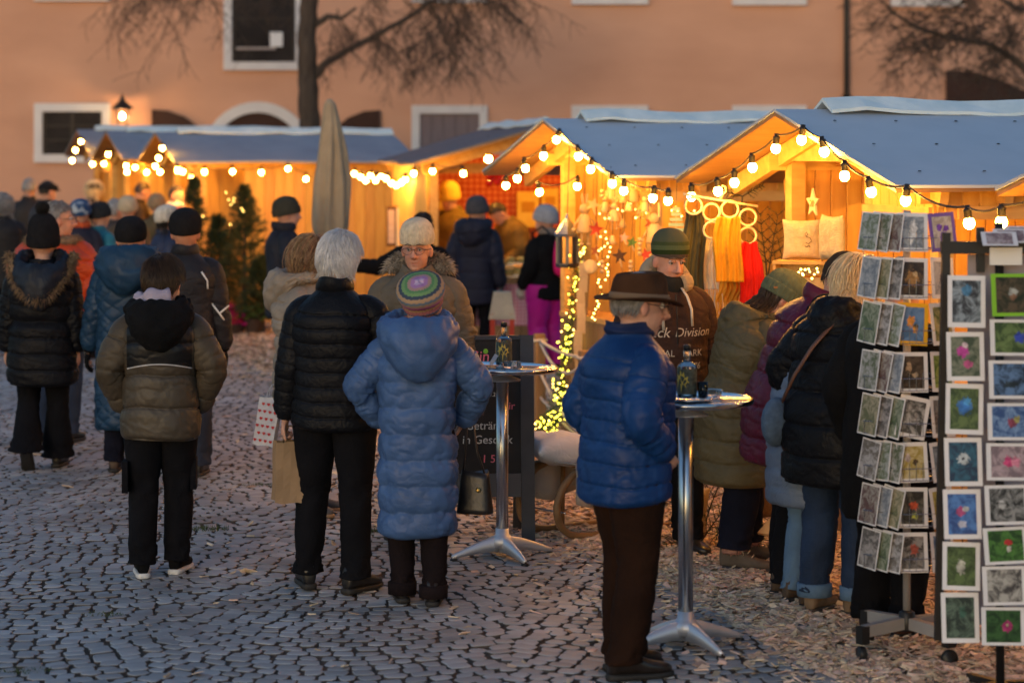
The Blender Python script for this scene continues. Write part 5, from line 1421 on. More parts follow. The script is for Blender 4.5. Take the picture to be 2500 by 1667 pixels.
# man in the felt hat
ROYAL = cloth('royal_blue_nylon', (.005, .034, .135), .25, .5, .3, 13, spec=.25)
FELT = mat('brown_felt', (.050, .022, .011), (.072, .034, .018), scale=12, rough=.95, bump=.15, bscale=150, spec=.1)
P = person('man in a royal blue quilted jacket and a brown felt hat', 1524, 583, 1.66, -62, head=(5, -12, 0), lean=3, wrists=dict(l=(.165, .10, .99), r=(.165, .10, .99)), poles=dict(l=(.6, -.9, 0), r=(.6, -.9, 0)), feet=dict(l=(.09, .04, 0, 8, 0), r=(.10, -.05, 0, 10, 0)), bulk=1.22,
           coat=dict(mat=ROYAL, hem=.765, puff=.026, sleeve=.026, style='baffle', pitch=.085, amp=.009, wrinkle=1.2, collar=.085, collar_r=.086, collar_open=.25, collar_rib=1, belly=.045, hump=.014, collar_mat=cloth('navy_rib', (.006, .018, .075), .25, .7)), trousers=dict(mat=BROWNT, wide=1.1), shoes=dict(size=1.06, mat=mat('black_polished', (.014, .010, .009), (.024, .018, .015), scale=30, rough=.28)), hair=dict(mat=GREYH, style='short', n=500, top=.25), hat=dict(mat=FELT, style='fedora', band=mat('hat_band', (.16, .10, .06), rough=.8), back=4, low=.0), glasses=True, face=True, voxel=.0065)
hatman = P

# vendor with the striped beanie
STRIPE = None
HOODIE = cloth('brown_sweat', (.040, .018, .012), .3, .9, .4, 40)
P = person('man in a dark brown hooded sweater and a green striped beanie', 1622, 449, 1.73, -166, lean=2, head=(10, 10, 0), wrists=dict(l=(.30, .06, .84), r=(.29, .08, .85)), feet=dict(l=(.13, .02, 0, 16, 0), r=(.13, 0, 0, 16, 0)), bulk=1.32,
           coat=dict(mat=HOODIE, hem=.80, puff=.02, sleeve=.02, style='plain', wrinkle=1.3, collar=.03, belly=.06), trousers=dict(mat=BLKT, wide=1.1), face=True, voxel=.006, hs=.93, skin=(1.0, .92, .90))
hood_m = cloth('sherpa', (.42, .33, .23), .2, .95, .9, 90)
mb = MB(); cc = []
for i in range(29):
    t = math.pi * (-.38 + 1.76 * i / 28) + math.pi
    t = math.pi * .5 + math.pi * (.16 + 1.68 * i / 28)
    bk = max(0, -math.sin(t)); cc.append(P.chest(Vector((.118 * math.cos(t), .115 * math.sin(t) + .012, 1.485 + .075 * bk + .01 * math.sin(3 * t))) * P.k))
mb.tube(cc, [.034 + .022 * max(0, -math.sin(math.pi * .5 + math.pi * (.16 + 1.68 * i / 28))) for i in range(29)], 12, squash=1.5); mb.obj('sherpa_collar', hood_m, P.root, True)
mb = MB(); cc = [P.chest(Vector((.082 * math.cos(t), .092 * math.sin(t) + .02, 1.482 + .012 * math.sin(t * 2))) * P.k) for t in [2 * math.pi * i / 24 for i in range(25)]]
mb.tube(cc, [.030 + .004 * math.sin(i) for i in range(25)], 10, caps=False, squash=1.9); mb.obj('neck_gaiter', cloth('black_fleece', (.014, .014, .013), .3, .95), P.root, True)
hz = P.HC.z
gh = band_mat('striped_beanie', [(hz + .038, (.075, .055, .045)), (hz + .064, (.022, .036, .008)), (hz + .088, (.085, .105, .045)), (hz + .108, (.048, .062, .022)), (hz + .4, (.075, .080, .045))], wobble=.004)
make_hat(P, gh, 'beanie', seed=4, cuff=False, tall=1.0, low=-.022, back=-8, ribs=90, rib_amp=.0006)
vend = P
# drawstrings, zip and lettering of the sweater
mb = MB()
mb.tube([P.chest(Vector((-.05, .135, 1.47)) * P.k), P.chest(Vector((-.065, .185, 1.43)) * P.k), P.chest(Vector((-.085, .205, 1.36)) * P.k), P.chest(Vector((-.088, .215, 1.27)) * P.k)], .009, 6, squash=.4)
mb.obj('drawstring', cloth('cord_white', (.55, .50, .44)), P.root, True)
mb = MB().tube([P.chest(Vector((.05, .135, 1.47)) * P.k), P.chest(Vector((.06, .185, 1.43)) * P.k), P.chest(Vector((.08, .205, 1.36)) * P.k), P.chest(Vector((.075, .215, 1.25)) * P.k)], .009, 6, squash=.4)
mb.obj('drawstring', cloth('cord_white', (.55, .50, .44)), P.root, True)
mb = MB().tube([P.chest(Vector((0, .125 + .105 * math.sin((1.46 - z) / .66 * 2.3 + .5) ** .8 * 1.0, z)) * P.k) for z in [1.44 - .06 * i for i in range(10)]], .004, 5)
mb.obj('zip', BLACK, P.root)

def text_mesh(body, size, extrude=0.0008, shear=0.0):
    cu = bpy.data.curves.new('txt', 'FONT'); cu.body = body; cu.size = size; cu.extrude = extrude; cu.shear = shear; cu.align_x = 'CENTER'; cu.align_y = 'CENTER'; cu.resolution_u = 3
    ob = bpy.data.objects.new('txt', cu); me = evaluated_mesh(ob); bpy.data.objects.remove(ob); return me
def coat_front(P, x, z):
    keys, e, bw, k, pf = P.coat_fn
    a_, b_ = interp(keys, np.array([z]))
    a, b = float(a_[0]) * bw, float(b_[0]) * bw + .06 * math.exp(-((z - 1.08) / .16) ** 2)
    q = min(.98, abs(x / a)); return b * (1 - q ** e) ** (1 / e) - .006
PRINT = mat('cracked_print', (.40, .33, .26), (.50, .42, .33), scale=60, rough=.8)
for txt, size, cx_, cz_, shr in (('Jack', .085, -.105, 1.235, .3), ('Division', .075, .095, 1.235, .3), ('ROYAL', .055, -.10, 1.125, .1), ('PARK', .055, .085, 1.125, .1), ('EST.', .050, -.085, 1.055, .1), ('1976', .055, .085, 1.055, .15)):
    me = text_mesh(txt, size * .9, .0006, shr)
    for v in me.vertices:
        x_, z_ = -(v.co.x + 0) + -cx_ * 1.0, v.co.y + cz_
        # seen from the front, the wearer's left is on the viewer's right
        y_ = coat_front(P, x_, z_) + .010 + v.co.z
        v.co = P.chest(Vector((x_, y_, z_)) * P.k)
    me.update(); obj('lettering', me, PRINT, P.root)

# vendor in the parka with the cream beanie
PARKA = cloth('parka_olive', (.125, .098, .068), .22, .7, .45, 14)
P = person('man in an olive parka with fur hood, glasses and a cream ribbed beanie', 1020, 430, 1.76, 176, head=(2, -4, 0), wrists=dict(l=(.30, .02, .84), r=(.30, .02, .84)), bulk=1.28,
           coat=dict(mat=PARKA, hem=.70, puff=.02, sleeve=.028, style='plain', wrinkle=1.5, collar=.06, collar_r=.092, collar_open=.5), trousers=dict(mat=BLKT), hat=dict(mat=knit('cream_knit', (.50, .42, .31)), style='beanie', tall=1.06, cuff=False, low=-.030, back=-13, ribs=40, rib_amp=.003), glasses=True, face=True, voxel=.0055, hs=.90, skin=(.98, .90, .88))
fur_ring([P.chest(Vector((.155 * math.cos(t), -.05 - .02 * math.sin(t), 1.47 + .10 * math.sin(t) ** .7)) * P.k) for t in [math.pi * (.02 + .96 * i / 28) for i in range(29)]], FURG, P.root, 2600, .055, 'fur_trim', 3, .04, closed=False)
for sg in (-1, 1): MB().beam(P.chest(Vector((sg * .02, .10, 1.475)) * P.k), P.chest(Vector((sg * .085, .155, 1.385)) * P.k), .075, .016, (0, -1, .3)).obj('collar_flap', PARKA, P.root)
MB().lathe([(0, 0), (.012, .0), (.012, .005), (0, .006)], 10, Matrix.Rotation(R(-90), 3, 'X'), c=P.chest(Vector((.055, .168, 1.42)) * P.k)).obj('button', BLACK, P.root)
MB().box(P.sh['l'].lerp(P.el['l'], .45) + Vector((-.060, .05, 0)), (.012, .028, .02)).obj('sleeve_badge', mat('red_badge', (.45, .03, .02)), P.root)
MB().tube([P.chest(Vector((.0, .125 + .02 * math.sin(i), 1.40 - i * .07)) * P.k) for i in range(9)], .006, 5).obj('zip', BLACK, P.root)
parka = P

# woman in beige with the long hair
BEIGE = cloth('beige_nylon', (.27, .215, .165), .2, .55, .5, 16)
P = person('woman with shoulder length light brown hair in a beige down jacket', 752, 404, 1.64, -105, head=(2, 8, 0), wrists=dict(l=(.22, .12, .90), r=(.24, .02, .84)), feet=dict(l=(.09, .0, 0, 8, 0), r=(.10, .05, 0, 30, 0)), bulk=1.25, coat=dict(mat=BEIGE, hem=.70, puff=.035, sleeve=.03, style='baffle', pitch=.105, amp=.014, wrinkle=1.3, hood=dict(mat=BEIGE, size=1.15), collar=.04), trousers=dict(mat=cloth('grey_cloth', (.06, .06, .075), .3)), shoes=dict(mat=cloth('grey_suede', (.075, .08, .095), .2), sole=mat('tan_sole', (.30, .19, .11)), laces=('lace_white', (.6, .6, .6)), shaft=.05), hair=dict(mat=LBROWNH, style='long', n=1200, rad=.0026), glasses=True, face=True, voxel=.008)

# ------------------------------------------------------------------ customers at the scarf stall
OLIVE = cloth('olive_nylon', (.088, .070, .034), .2, .6, .5, 14)
P = person('woman in an olive hip length down coat and green ribbed beanie bending to the counter', 1792, 465, 1.58, -80, lean=18, head=(26, -4, 0), wrists=dict(l=(.13, .30, 1.10), r=(.15, .34, 1.08)), poles=dict(l=(.7, -.3, -.8), r=(.7, -.3, -.8)), feet=dict(l=(.13, .12, 0, 6, 0), r=(.13, -.03, 0, 28, 0)), bulk=1.26, coat=dict(mat=OLIVE, hem=.50, puff=.035, sleeve=.032, style='baffle', pitch=.115, amp=.010, wrinkle=1.4, flare=.02, collar=.05, hood=dict(mat=OLIVE, size=.92, lift=-.01), cinch=True), trousers=dict(mat=NAVYT, wide=1.3, cuff=.085), shoes=dict(mat=mat('grey_brown_boot', (.075, .06, .05), (.11, .09, .075), scale=20, rough=.8, bump=.2, bscale=70), sole=mat('grey_rubber', (.055, .055, .057), rough=.8), laces=('lace_tan', (.45, .36, .26)), shaft=.09, size=1.12, fur=mat('boot_fleece', (.22, .10, .08), (.34, .18, .15), scale=20, island=.3)), hat=dict(mat=knit('green_knit', (.085, .10, .06)), style='beanie', tall=1.05, ribs=40, badge=(mat('leather_badge', (.30, .14, .05)), -38)), hair=dict(mat=BROWNH, style='bob', n=300, top=-.05), face=True, voxel=.009)
MB().ell(P.chest(Vector((-.05, -.035, 1.50)) * P.k), (.09, .075, .035), None, 16, 8).obj('hood_lining', cloth('lime_lining', (.32, .36, .03), .15), P.root, True)
BURG = cloth('burgundy_nylon', (.085, .008, .026), .25, .45, .45, 15)
P = person('person in a burgundy down jacket and dark ribbed beanie leaning at the counter', 1915, 492, 1.72, -80, lean=22, head=(18, -4, 0), wrists=dict(l=(.16, .26, 1.05), r=(.18, .30, 1.05)), poles=dict(l=(.8, -.4, -.5), r=(.8, -.4, -.5)), feet=dict(l=(.11, .04, 0, 8, 0), r=(.11, -.02, 0, 12, 0)), bulk=1.15, coat=dict(mat=BURG, hem=.66, puff=.045, sleeve=.04, style='baffle', pitch=.13, amp=.014, wrinkle=1.4, collar=.09, collar_r=.09), trousers=dict(mat=BLKT, wide=1.1), shoes=dict(mat=BROWNL, laces=('lace_brown', (.20, .14, .09))), hat=dict(mat=knit('charcoal_brown_knit', (.028, .022, .018)), style='beanie', tall=1.05, cuff=False, ribs=34, rib_amp=.003), hair=dict(mat=DARKH, style='short', n=150, top=-.1), voxel=.010)
PALEB = cloth('pale_blue_nylon', (.12, .16, .24), .2, .5, .5, 15)
P = person('smaller person in a pale blue down jacket and light jeans behind the black jacket', 1962, 506, 1.46, -70, lean=8, head=(20, 0, 0), wrists=dict(l=(.2, .14, .96), r=(.16, .20, 1.0)), poles=POCKP, bulk=1.16, coat=dict(mat=PALEB, hem=.58, puff=.04, sleeve=.045, style='baffle', pitch=.09, amp=.013, collar=.05), trousers=dict(mat=JEANL), shoes=dict(mat=BROWNL), hat=dict(mat=BEAN_B, style='beanie'), voxel=.012)
P = person('blonde woman in a black down jacket with a brown shoulder strap and blue jeans', 2040, 517, 1.70, -38, lean=13, head=(14, -14, 0), wrists=dict(l=(.20, .18, 1.00), r=(.2, .24, 1.02)), poles=dict(l=(.9, -.5, -.2), r=(.8, -.4, -.5)), feet=dict(l=(.10, -.02, 0, 6, 0), r=(.11, .03, 0, 22, 0)), bulk=1.2, coat=dict(mat=BLK, hem=.64, puff=.045, sleeve=.04, style='baffle', pitch=.135, amp=.014, wrinkle=1.3, collar=.05, hood=dict(mat=BLK, size=.88, lift=-.01)), trousers=dict(mat=JEAN, wide=1.08, cuff=.06, turnup=JEANL), shoes=dict(mat=TAN, shaft=.08, sole=mat('brown_rubber', (.06, .045, .035))), hair=dict(mat=BLONDH, style='bob', n=900, rad=.0024), voxel=.010)
blonde = P
STRAP = mat('brown_strap', (.12, .045, .022), (.17, .065, .03), scale=12, rough=.5)
P = person('person in a long black coat and black trousers behind the grey postcard rack', 2172, 540, 1.70, -42, lean=4, head=(14, 0, 0), wrists=dict(l=(.24, .06, .90), r=(.2, .2, 1.0)), bulk=1.15, feet=dict(l=(.10, 0, 0, 8, 0), r=(.10, 0, 0, 20, 0)), coat=dict(mat=BLKM, hem=.55, puff=.03, sleeve=.03, style='plain'), trousers=dict(mat=BLKT, wide=1.15), shoes=dict(mat=mat('wine_shoe', (.05, .022, .016), (.075, .032, .022), scale=20, rough=.6)), hair=dict(mat=DARKH, style='short', n=0), voxel=.012)

# ------------------------------------------------------------------ walkers on the cobbles
P = person('woman in a black down coat with brown fur hood and a black pompom hat', 104, 355, 1.66, 3, head=(4, 0, 0), wrists=dict(l=(.265, .06, .86), r=(.25, -.02, .86)), feet=dict(l=(.09, -.16, .075, 2, -42), r=(.10, .10, 0, 8, 0)), bulk=1.22, coat=dict(mat=BLK, hem=.61, puff=.04, sleeve=.03, style='baffle', pitch=.11, amp=.012, collar=.05, hood=dict(mat=cloth('dark_navy_nylon', (.010, .014, .024), .3, .55), size=1.2, lift=.05, drop=.10, fur=FURB, n=2200, len=.05), cinch=True), trousers=dict(mat=BLKT, flare=.75), hat=dict(mat=BEAN_B, style='beanie', tall=1.5, cuff=True, low=.012, pom=mat('black_pom', (.008, .008, .009), rough=.95)), voxel=.011)
ORNG = cloth('orange_nylon', (.50, .062, .016), .2, .5, .5, 15)
P = person('grey haired man with glasses in a bright orange down jacket with fur collar', 134, 326, 1.79, -14, head=(0, -58, 0), wrists=dict(l=(.33, .06, .86), r=(.33, .06, .86)), bulk=1.5, coat=dict(mat=ORNG, hem=.78, puff=.05, sleeve=.045, style='baffle', pitch=.14, amp=.015, collar=.05), trousers=dict(mat=JEAN), hair=dict(mat=GREYH, style='short', n=500), glasses=True, face=True, voxel=.010)
fur_ring([P.chest(Vector((.175 * math.cos(t), .14 * math.sin(t) - .02, 1.475 - .03 * max(0, math.sin(t)))) * P.k) for t in [2 * math.pi * i / 32 for i in range(32)]], FURB, P.root, 1800, .05, 'fur_trim', 5, .045)
TEALC = cloth('petrol_blue_nylon', (.010, .036, .080), .25, .5, .4, 16, spec=.3)
P = person('woman in a long petrol blue quilted coat with fur hood and black beanie', 318, 358, 1.69, 0, wrists=dict(l=(.30, .05, .86), r=(.25, .05, .86)), feet=dict(l=(.11, -.02, 0, 6, 0), r=(.10, .12, 0, 6, 0)), bulk=1.22, coat=dict(mat=TEALC, hem=.30, puff=.03, sleeve=.028, style='diamond', pitch=.105, amp=.010, collar=.05, hood=dict(mat=TEALC, size=1.3, drop=.0, lift=.05)), trousers=dict(mat=NAVYT), shoes=dict(mat=BROWNL), gloves=dict(sides='lr', mat=BLKM), hat=dict(mat=BEAN_B, style='beanie', tall=1.02, cuff=False), voxel=.011)
fur_ring([P.chest(Vector((.215 * math.cos(t), -.03 - .05 * math.sin(t), 1.42 + .15 * math.sin(t) ** .6)) * P.k) for t in [math.pi * (.0 + i / 28) for i in range(29)]], FURT, P.root, 1600, .038, 'fur_trim', 6, .028, closed=False)
P = person('man in a black softshell jacket with white reflective stripes and black beanie', 452, 362, 1.75, 2, wrists=dict(l=(.24, .03, .86), r=(.26, .05, .84)), bulk=1.16, feet=dict(l=(.1, .1, 0, 6, 0), r=(.1, -.05, 0, 6, 0)), coat=dict(mat=cloth('black_softshell', (.012, .012, .017), .3, .65, .3, 20), hem=.76, puff=.02, sleeve=.024, style='plain', wrinkle=1.2, collar=.085, collar_r=.088, collar_open=.1), trousers=dict(mat=JEAND, wide=1.1), gloves=dict(sides='lr', mat=BLKM), hat=dict(mat=BEAN_B, style='beanie', tall=1.06, cuff=False), voxel=.011, skin=(.95, .85, .8))
RF = mat('reflective', (.7, .72, .75), rough=.3)
MB().tube([P.chest(Vector((.125, -.165, 1.375)) * P.k), P.chest(Vector((.162, -.150, 1.315)) * P.k), P.chest(Vector((.165, -.148, 1.26)) * P.k)], .006, 5).obj('reflective_strip', RF, P.root, True)
e_, w_ = P.el['r'], P.wr['r']
MB().tube([e_ + Vector((-.04, -.075, .04)), e_ + Vector((.015, -.09, -.03)), e_ + Vector((.045, -.075, -.075))], .006, 5).obj('reflective_strip', RF, P.root, True)
MB().tube([e_ + Vector((.015, -.09, -.03)), e_ + Vector((.075, -.045, .02))], .006, 5).obj('reflective_strip', RF, P.root, True)

# ------------------------------------------------------------------ people in the middle distance
V = .014
P = person('man in a dark navy coat and grey beanie beside the folded parasol', 694, 258, 1.69, -78, wrists=dict(l=(.18, .2, 1.02), r=(.18, .2, 1.02)), poles=POCKP, coat=dict(mat=cloth('navy_coat', (.012, .013, .022), .3, .7), hem=.62, puff=.03, style='plain', collar=.09, collar_r=.095), trousers=dict(mat=BLKT), hat=dict(mat=knit('moss_grey_knit', (.035, .035, .028)), style='beanie', tall=1.1), bulk=1.1, voxel=V, face=True)
P = person('dark haired man in black stretching his arm out behind the man in the parka', 1032, 280, 1.61, -4, wrists=dict(l=(.66, .12, 1.27), r=(.25, .05, .86)), poles=dict(l=(0, -.3, -1)), coat=dict(mat=BLKM, hem=.72, puff=.025, style='plain'), trousers=dict(mat=BLKT), hair=dict(mat=DARKH, style='short', n=200, rad=.004), voxel=V, bulk=1.1)
P = person('man in a hooded navy coat, grey beanie and grey gloves at the food stall', 1162, 242, 1.67, -18, head=(4, -10, 0), wrists=dict(l=(.24, .1, .92), r=(.26, .04, .86)), coat=dict(mat=cloth('ink_navy_coat', (.011, .013, .030), .3, .7), hem=.66, puff=.035, style='baffle', pitch=.16, amp=.008, hood=dict(mat=cloth('ink_navy_coat', (.011, .013, .030)), size=1.15), collar=.06), trousers=dict(mat=BLKT), gloves=dict(sides='lr', mat=knit('grey_wool', (.10, .10, .11))), hat=dict(mat=knit('dark_grey_knit', (.055, .055, .065)), style='beanie', tall=1.08), voxel=V, bulk=1.1)
MAG = cloth('magenta_ski_cloth', (.42, .006, .22), .15, .6)
P = person('woman in magenta trousers, black coat and pale grey beanie', 1336, 246, 1.58, 38, head=(0, 20, 0), wrists=dict(l=(.24, .14, .92), r=(.22, .12, .95)), coat=dict(mat=BLKM, hem=.78, puff=.035, style='baffle', pitch=.14, amp=.006, collar=.09, collar_mat=knit('taupe_scarf', (.20, .16, .14))), trousers=dict(mat=MAG, wide=1.35), gloves=dict(sides='l', mat=mat('fluffy_mitten', (.35, .30, .26), (.5, .44, .38), scale=30)), hat=dict(mat=knit('pale_grey_knit', (.25, .26, .30)), style='beanie', tall=1.08, cuff=True), voxel=V, bulk=1.12)
pinkw = P
YEL = cloth('ochre_jacket', (.20, .13, .02), .3, .8)
person('vendor in an ochre jacket and yellow hat inside the red checked stall', 1112, 214, 1.78, 165, head=(12, -30, 0), wrists=dict(l=(.2, .3, 1.05), r=(.34, .22, 1.1)), lean=10, coat=dict(mat=YEL, hem=.8, puff=.03), trousers=dict(mat=BLKT), hat=dict(mat=knit('yellow_knit', (.55, .38, .05)), style='beanie', tall=1.3), voxel=.016, bulk=1.2)
person('vendor in a dark ochre apron jacket bowing over trays in the red checked stall', 1268, 216, 1.66, 120, head=(30, 0, 0), wrists=dict(l=(.2, .3, 1.05), r=(.2, .3, 1.05)), lean=18, coat=dict(mat=cloth('dark_ochre', (.14, .085, .018), .3), hem=.7, puff=.03), trousers=dict(mat=BLKT), hair=dict(mat=DARKH, style='short', n=0), voxel=.016, bulk=1.2)

# ------------------------------------------------------------------ the crowd by the far stalls
def crowd(label, x, s, H, yaw, c, hatc=None, hatst='beanie', hair=None, hairst='short', **kw):
    H = 2.2 - (2.2 - H) / .8; s = s * .8
    o = dict(coat=dict(mat=cloth('crowd_%d_%d' % (x, H * 100), c, .3, .7), hem=kw.pop('hem', .72), puff=.03, style=kw.pop('style', 'plain'), pitch=.13, amp=.008, collar=.06), trousers=dict(mat=JEAND), voxel=.016)
    if hatc: o['hat'] = dict(mat=hatc if not isinstance(hatc, tuple) else knit('crowd_hat_%d_%d' % (x, H * 100), hatc), style=hatst)
    if hair: o['hair'] = dict(mat=hair, style=hairst, n=120 if hairst in ('bob', 'long') else 0, rad=.004)
    o.update(kw); return person(label, x, s, H, yaw, group='people crowding at the far stalls', **o)
crowd('grey haired woman in black at the outer edge of the crowd', 8, 285, 1.80, 10, (.012, .011, .013), hair=GREYH, hairst='bob', bulk=1.15)
crowd('bare headed grey haired man in a dark hooded jacket next to the flat cap', 70, 232, 1.88, 0, (.02, .018, .02), hair=GREYH, bulk=1.1)
crowd('man in a black flat cap and dark grey jacket', 112, 240, 1.86, -50, (.028, .030, .038), hatc=(.012, .012, .014), hatst='cap', hair=DARKH, bulk=1.15)
crowd('person in a blue and white bobble beanie, orange scarf and navy jacket', 194, 292, 1.74, -10, (.014, .014, .028), hatc=mat('blue_white_knit', (.02, .06, .16), (.35, .42, .5), scale=14, rough=.95, sharp=(.52, .62)), scarf=cloth('orange_wool', (.50, .08, .02)), bulk=1.1)
crowd('person in a black banded grey beanie and cyan jacket', 240, 290, 1.71, -35, (.02, .16, .24), hatc=(.02, .022, .026), face=True)
crowd('curly grey haired woman between the cyan jacket and the black beanies', 277, 262, 1.70, -50, (.06, .05, .05), hair=GREYH, hairst='full')
crowd('fair haired woman in a black beret near the lantern stalls', 228, 226, 1.84, -20, (.05, .04, .04), hatc=(.012, .010, .010), hatst='cap', hair=BLONDH, hairst='bob')
crowd('brown haired man in a dark brown coat stooping towards the lit stall', 338, 222, 1.82, -70, (.035, .020, .012), hair=BROWNH, head=(16, 0, 0), face=True)
crowd('person in a cream wool beanie among the crowd', 312, 268, 1.73, 10, (.09, .06, .035), hatc=(.42, .34, .24))
crowd('tan hatted woman behind the boy at the lit stall', 382, 250, 1.72, 0, (.10, .07, .03), hatc=(.26, .18, .11))
crowd('woman with a white headband and navy jacket beside the black beanies', 404, 300, 1.70, -60, (.02, .03, .07), hatc=(.5, .47, .42), hair=DARKH, hairst='bob', face=True)
crowd('person in a red coat with white fur trim at the lit stall', 428, 236, 1.80, -120, (.55, .008, .008), hair=DARKH, scarf=mat('white_fur_scarf', (.7, .66, .6), (.8, .76, .7), scale=30))
crowd('short person in pale beige in front of the lit stall', 205, 250, 1.66, 20, (.25, .20, .15), hatc=(.30, .24, .18))
# ================================================================== bistro tables and what stands on them
def bistro(label, x, s, top, rz, tilt=(0, 0)):
    t = thing('bistro_table', label, 'table', ((x - CX) / s, FPX / s, 0), R(rz), 'steel bistro tables')
    M = Euler((R(tilt[0]), R(tilt[1]), 0)).to_matrix()
    MB().lathe([(0.0, -.028), (.285, -.028), (.298, -.022), (.302, -.010), (.300, -.003), (.292, 0.001), (.286, -.002), (.283, -.004), (0, -.004)], 72, M, c=(0, 0, top)).obj('table_top', mat('polished_steel', (.55, .55, .57), (.62, .61, .62), scale=12, rough=.14, metal=1), t, True)
    MB().tube([(0, 0, .10), (0, 0, top - .03)], .033, 28).obj('pole', STEEL, t, True)
    MB().lathe([(.10, 0), (.10, .006), (.036, .03), (.036, .05)], 20, c=(0, 0, top - .078 + .0), M=Matrix.Rotation(math.pi, 3, 'X') if False else None).obj('flange', ALU, t, True)
    MB().lathe([(.03, .055), (.062, .06), (.062, .10), (.045, .122), (.038, .125), (.036, .16)], 24).obj('hub', ALU, t, True)
    for k in range(4):
        a = math.pi / 2 * k; d = Vector((math.cos(a), math.sin(a), 0)); w = Vector((-math.sin(a), math.cos(a), 0))
        rings = []
        for i in range(11):
            u = i / 10; r_ = .03 + .265 * u
            zt = .122 - .085 * u ** 1.35 - .004; hgt = .062 * (1 - u) + .020; wd = .020 * (1 - u) + .0135
            zb = max(zt - hgt, .016)
            c = d * r_
            rings.append([c + w * wd * .55 + Vector((0, 0, zt - .004)), c + w * wd * .25 + Vector((0, 0, zt)), c - w * wd * .25 + Vector((0, 0, zt)), c - w * wd * .55 + Vector((0, 0, zt - .004)), c - w * wd + Vector((0, 0, zb)), c + w * wd + Vector((0, 0, zb))])
        lg = MB().loft(rings).obj('leg', ALU, t, True)
        MB().lathe([(.018, .0), (.020, .002), (.020, .012), (.012, .014), (.012, .024)], 14, c=d * .285).obj('foot', BLACK, lg, True)
    return t
bistro('steel bistro table in front of the chalkboard', 1226, 454, 1.03, 25, (0, 1.6))
bistro('steel bistro table beside the man in the felt hat', 1674, 553, 1.10, 28)
CLEAR = glass('clear_glass', (.97, .99, .97))
GOLD = mat('gold_leaf_print', (.62, .42, .06), (.75, .55, .10), scale=20, rough=.4, metal=.0)
LEAF = [(0, -.5), (.05, -.12), (.30, -.28), (.24, -.12), (.48, -.05), (.36, .04), (.40, .20), (.22, .14), (.14, .40), (.04, .24), (-.06, .46), (-.12, .22), (-.34, .30), (-.28, .12), (-.46, .02), (-.26, -.06), (-.34, -.26), (-.05, -.13)]
def bottle(label, p, rz, tagged=False):
    t = thing('bottle', label, 'bottle', p, R(rz), 'gin bottles on the bistro tables')
    prof = [(0, 0), (.040, .0), (.043, .004), (.043, .135), (.041, .142), (.030, .150), (.017, .156), (.0145, .165), (.0145, .198), (.0155, .200), (.0155, .205), (0, .206)]
    MB().lathe(prof, 36).obj('glass_body', glass('bottle_glass', (.93, .97, .93)), t, True)
    MB().lathe([(0, .003), (.039, .004), (.039, .115), (0, .116)], 30).obj('gin', glass('gin_liquid', (.98, .96, .85), ior=1.33), t, True)
    MB().lathe([(0, .206), (.017, .206), (.017, .228), (.015, .231), (0, .231)], 24).obj('stopper', BLACK, t, True)
    def wrap(pts, r_, name, m):
        mb = MB(); n = len(pts); front = [(r_ * math.sin(q[0] / r_), -r_ * math.cos(q[0] / r_), q[1]) for q in pts]
        mb.add(front, [tuple(range(n))]); mb.obj(name, m, t)
    n = 24
    lab = MB(); rings = [[(.0436 * math.sin(-1.9 + 3.8 * i / n), -.0436 * math.cos(-1.9 + 3.8 * i / n), z) for i in range(n + 1)] for z in (.018, .128)]
    lab.loft(rings, False, False, False); lab.obj('label_print', mat('dark_green_label', (.02, .028, .022), (.10, .11, .085), scale=70, rough=.5), t)
    wrap([(q[0] * .078 - .014, q[1] * .105 + .075) for q in LEAF], .0442, 'leaf_print', GOLD)
    wrap([(-.060, .02), (-.040, .02), (-.040, .126), (-.060, .126)], .0441, 'stripe_print', mat('sage_print', (.22, .32, .26), rough=.5))
    if tagged:
        MB().tube(bez((-.010, -.010, .198), (-.05, -.02, .20), (-.052, -.03, .06), 10), .0012, 5).obj('tag_cord', mat('jute', (.4, .3, .18)), t)
        MB().box((0, 0, 0), (.022, .002, .062), Matrix.Rotation(R(32), 3, 'Y')).obj('tag', mat('blue_tag', (.18, .30, .50), (.45, .5, .55), scale=30), t, loc=(-.062, -.036, .034))
    return t
s1, s2 = 454, 553
p1 = Vector(((1228 - CX) / s1, FPX / s1 + .02, 1.03)); bottle('clear gin bottle with gold leaf print and blue paper tag', p1 + Vector((.005, .03, 0.0)), 10, True)
p2 = Vector(((1674 - CX) / s2, FPX / s2, 1.10)); bottle('clear gin bottle with gold leaf print standing on a steel tray', p2 + Vector((.0, -.08, .008)), -20)
t = thing('ashtray', 'faceted glass ashtray beside the tagged gin bottle', 'ashtray', p1 + Vector((.048, -.13, -.001)), 0, 'glass ashtrays')
MB().lathe([(0, .0), (.042, 0), (.046, .004), (.053, .032), (.050, .034), (.044, .031), (.040, .010), (0, .008)], 12).obj('bowl', CLEAR, t)
t2 = copy_tree(t); t2.location = p2 + Vector((.115, .03, -.002)); t2['label'] = 'faceted glass ashtray beside the blue candle glass'
t = thing('tray', 'small round steel tray under a gin bottle', 'tray', p2 + Vector((.0, -.085, -.002)))
MB().lathe([(0, .002), (.10, .002), (.112, .010), (.115, .009), (.104, -.001), (0, -.001)], 40).obj('dish', STEEL, t, True)
t = thing('candle_glass', 'small tumbler with a blue candle next to the gin bottle on the tray', 'candle', p2 + Vector((.068, -.10, .008)))
MB().lathe([(0, 0), (.020, 0), (.024, .07), (.0225, .07), (.019, .004), (0, .004)], 24).obj('tumbler', CLEAR, t, True)
MB().lathe([(0, .005), (.018, .005), (.0205, .048), (0, .048)], 20).obj('candle', mat('blue_wax', (.03, .05, .22), rough=.4), t, True)

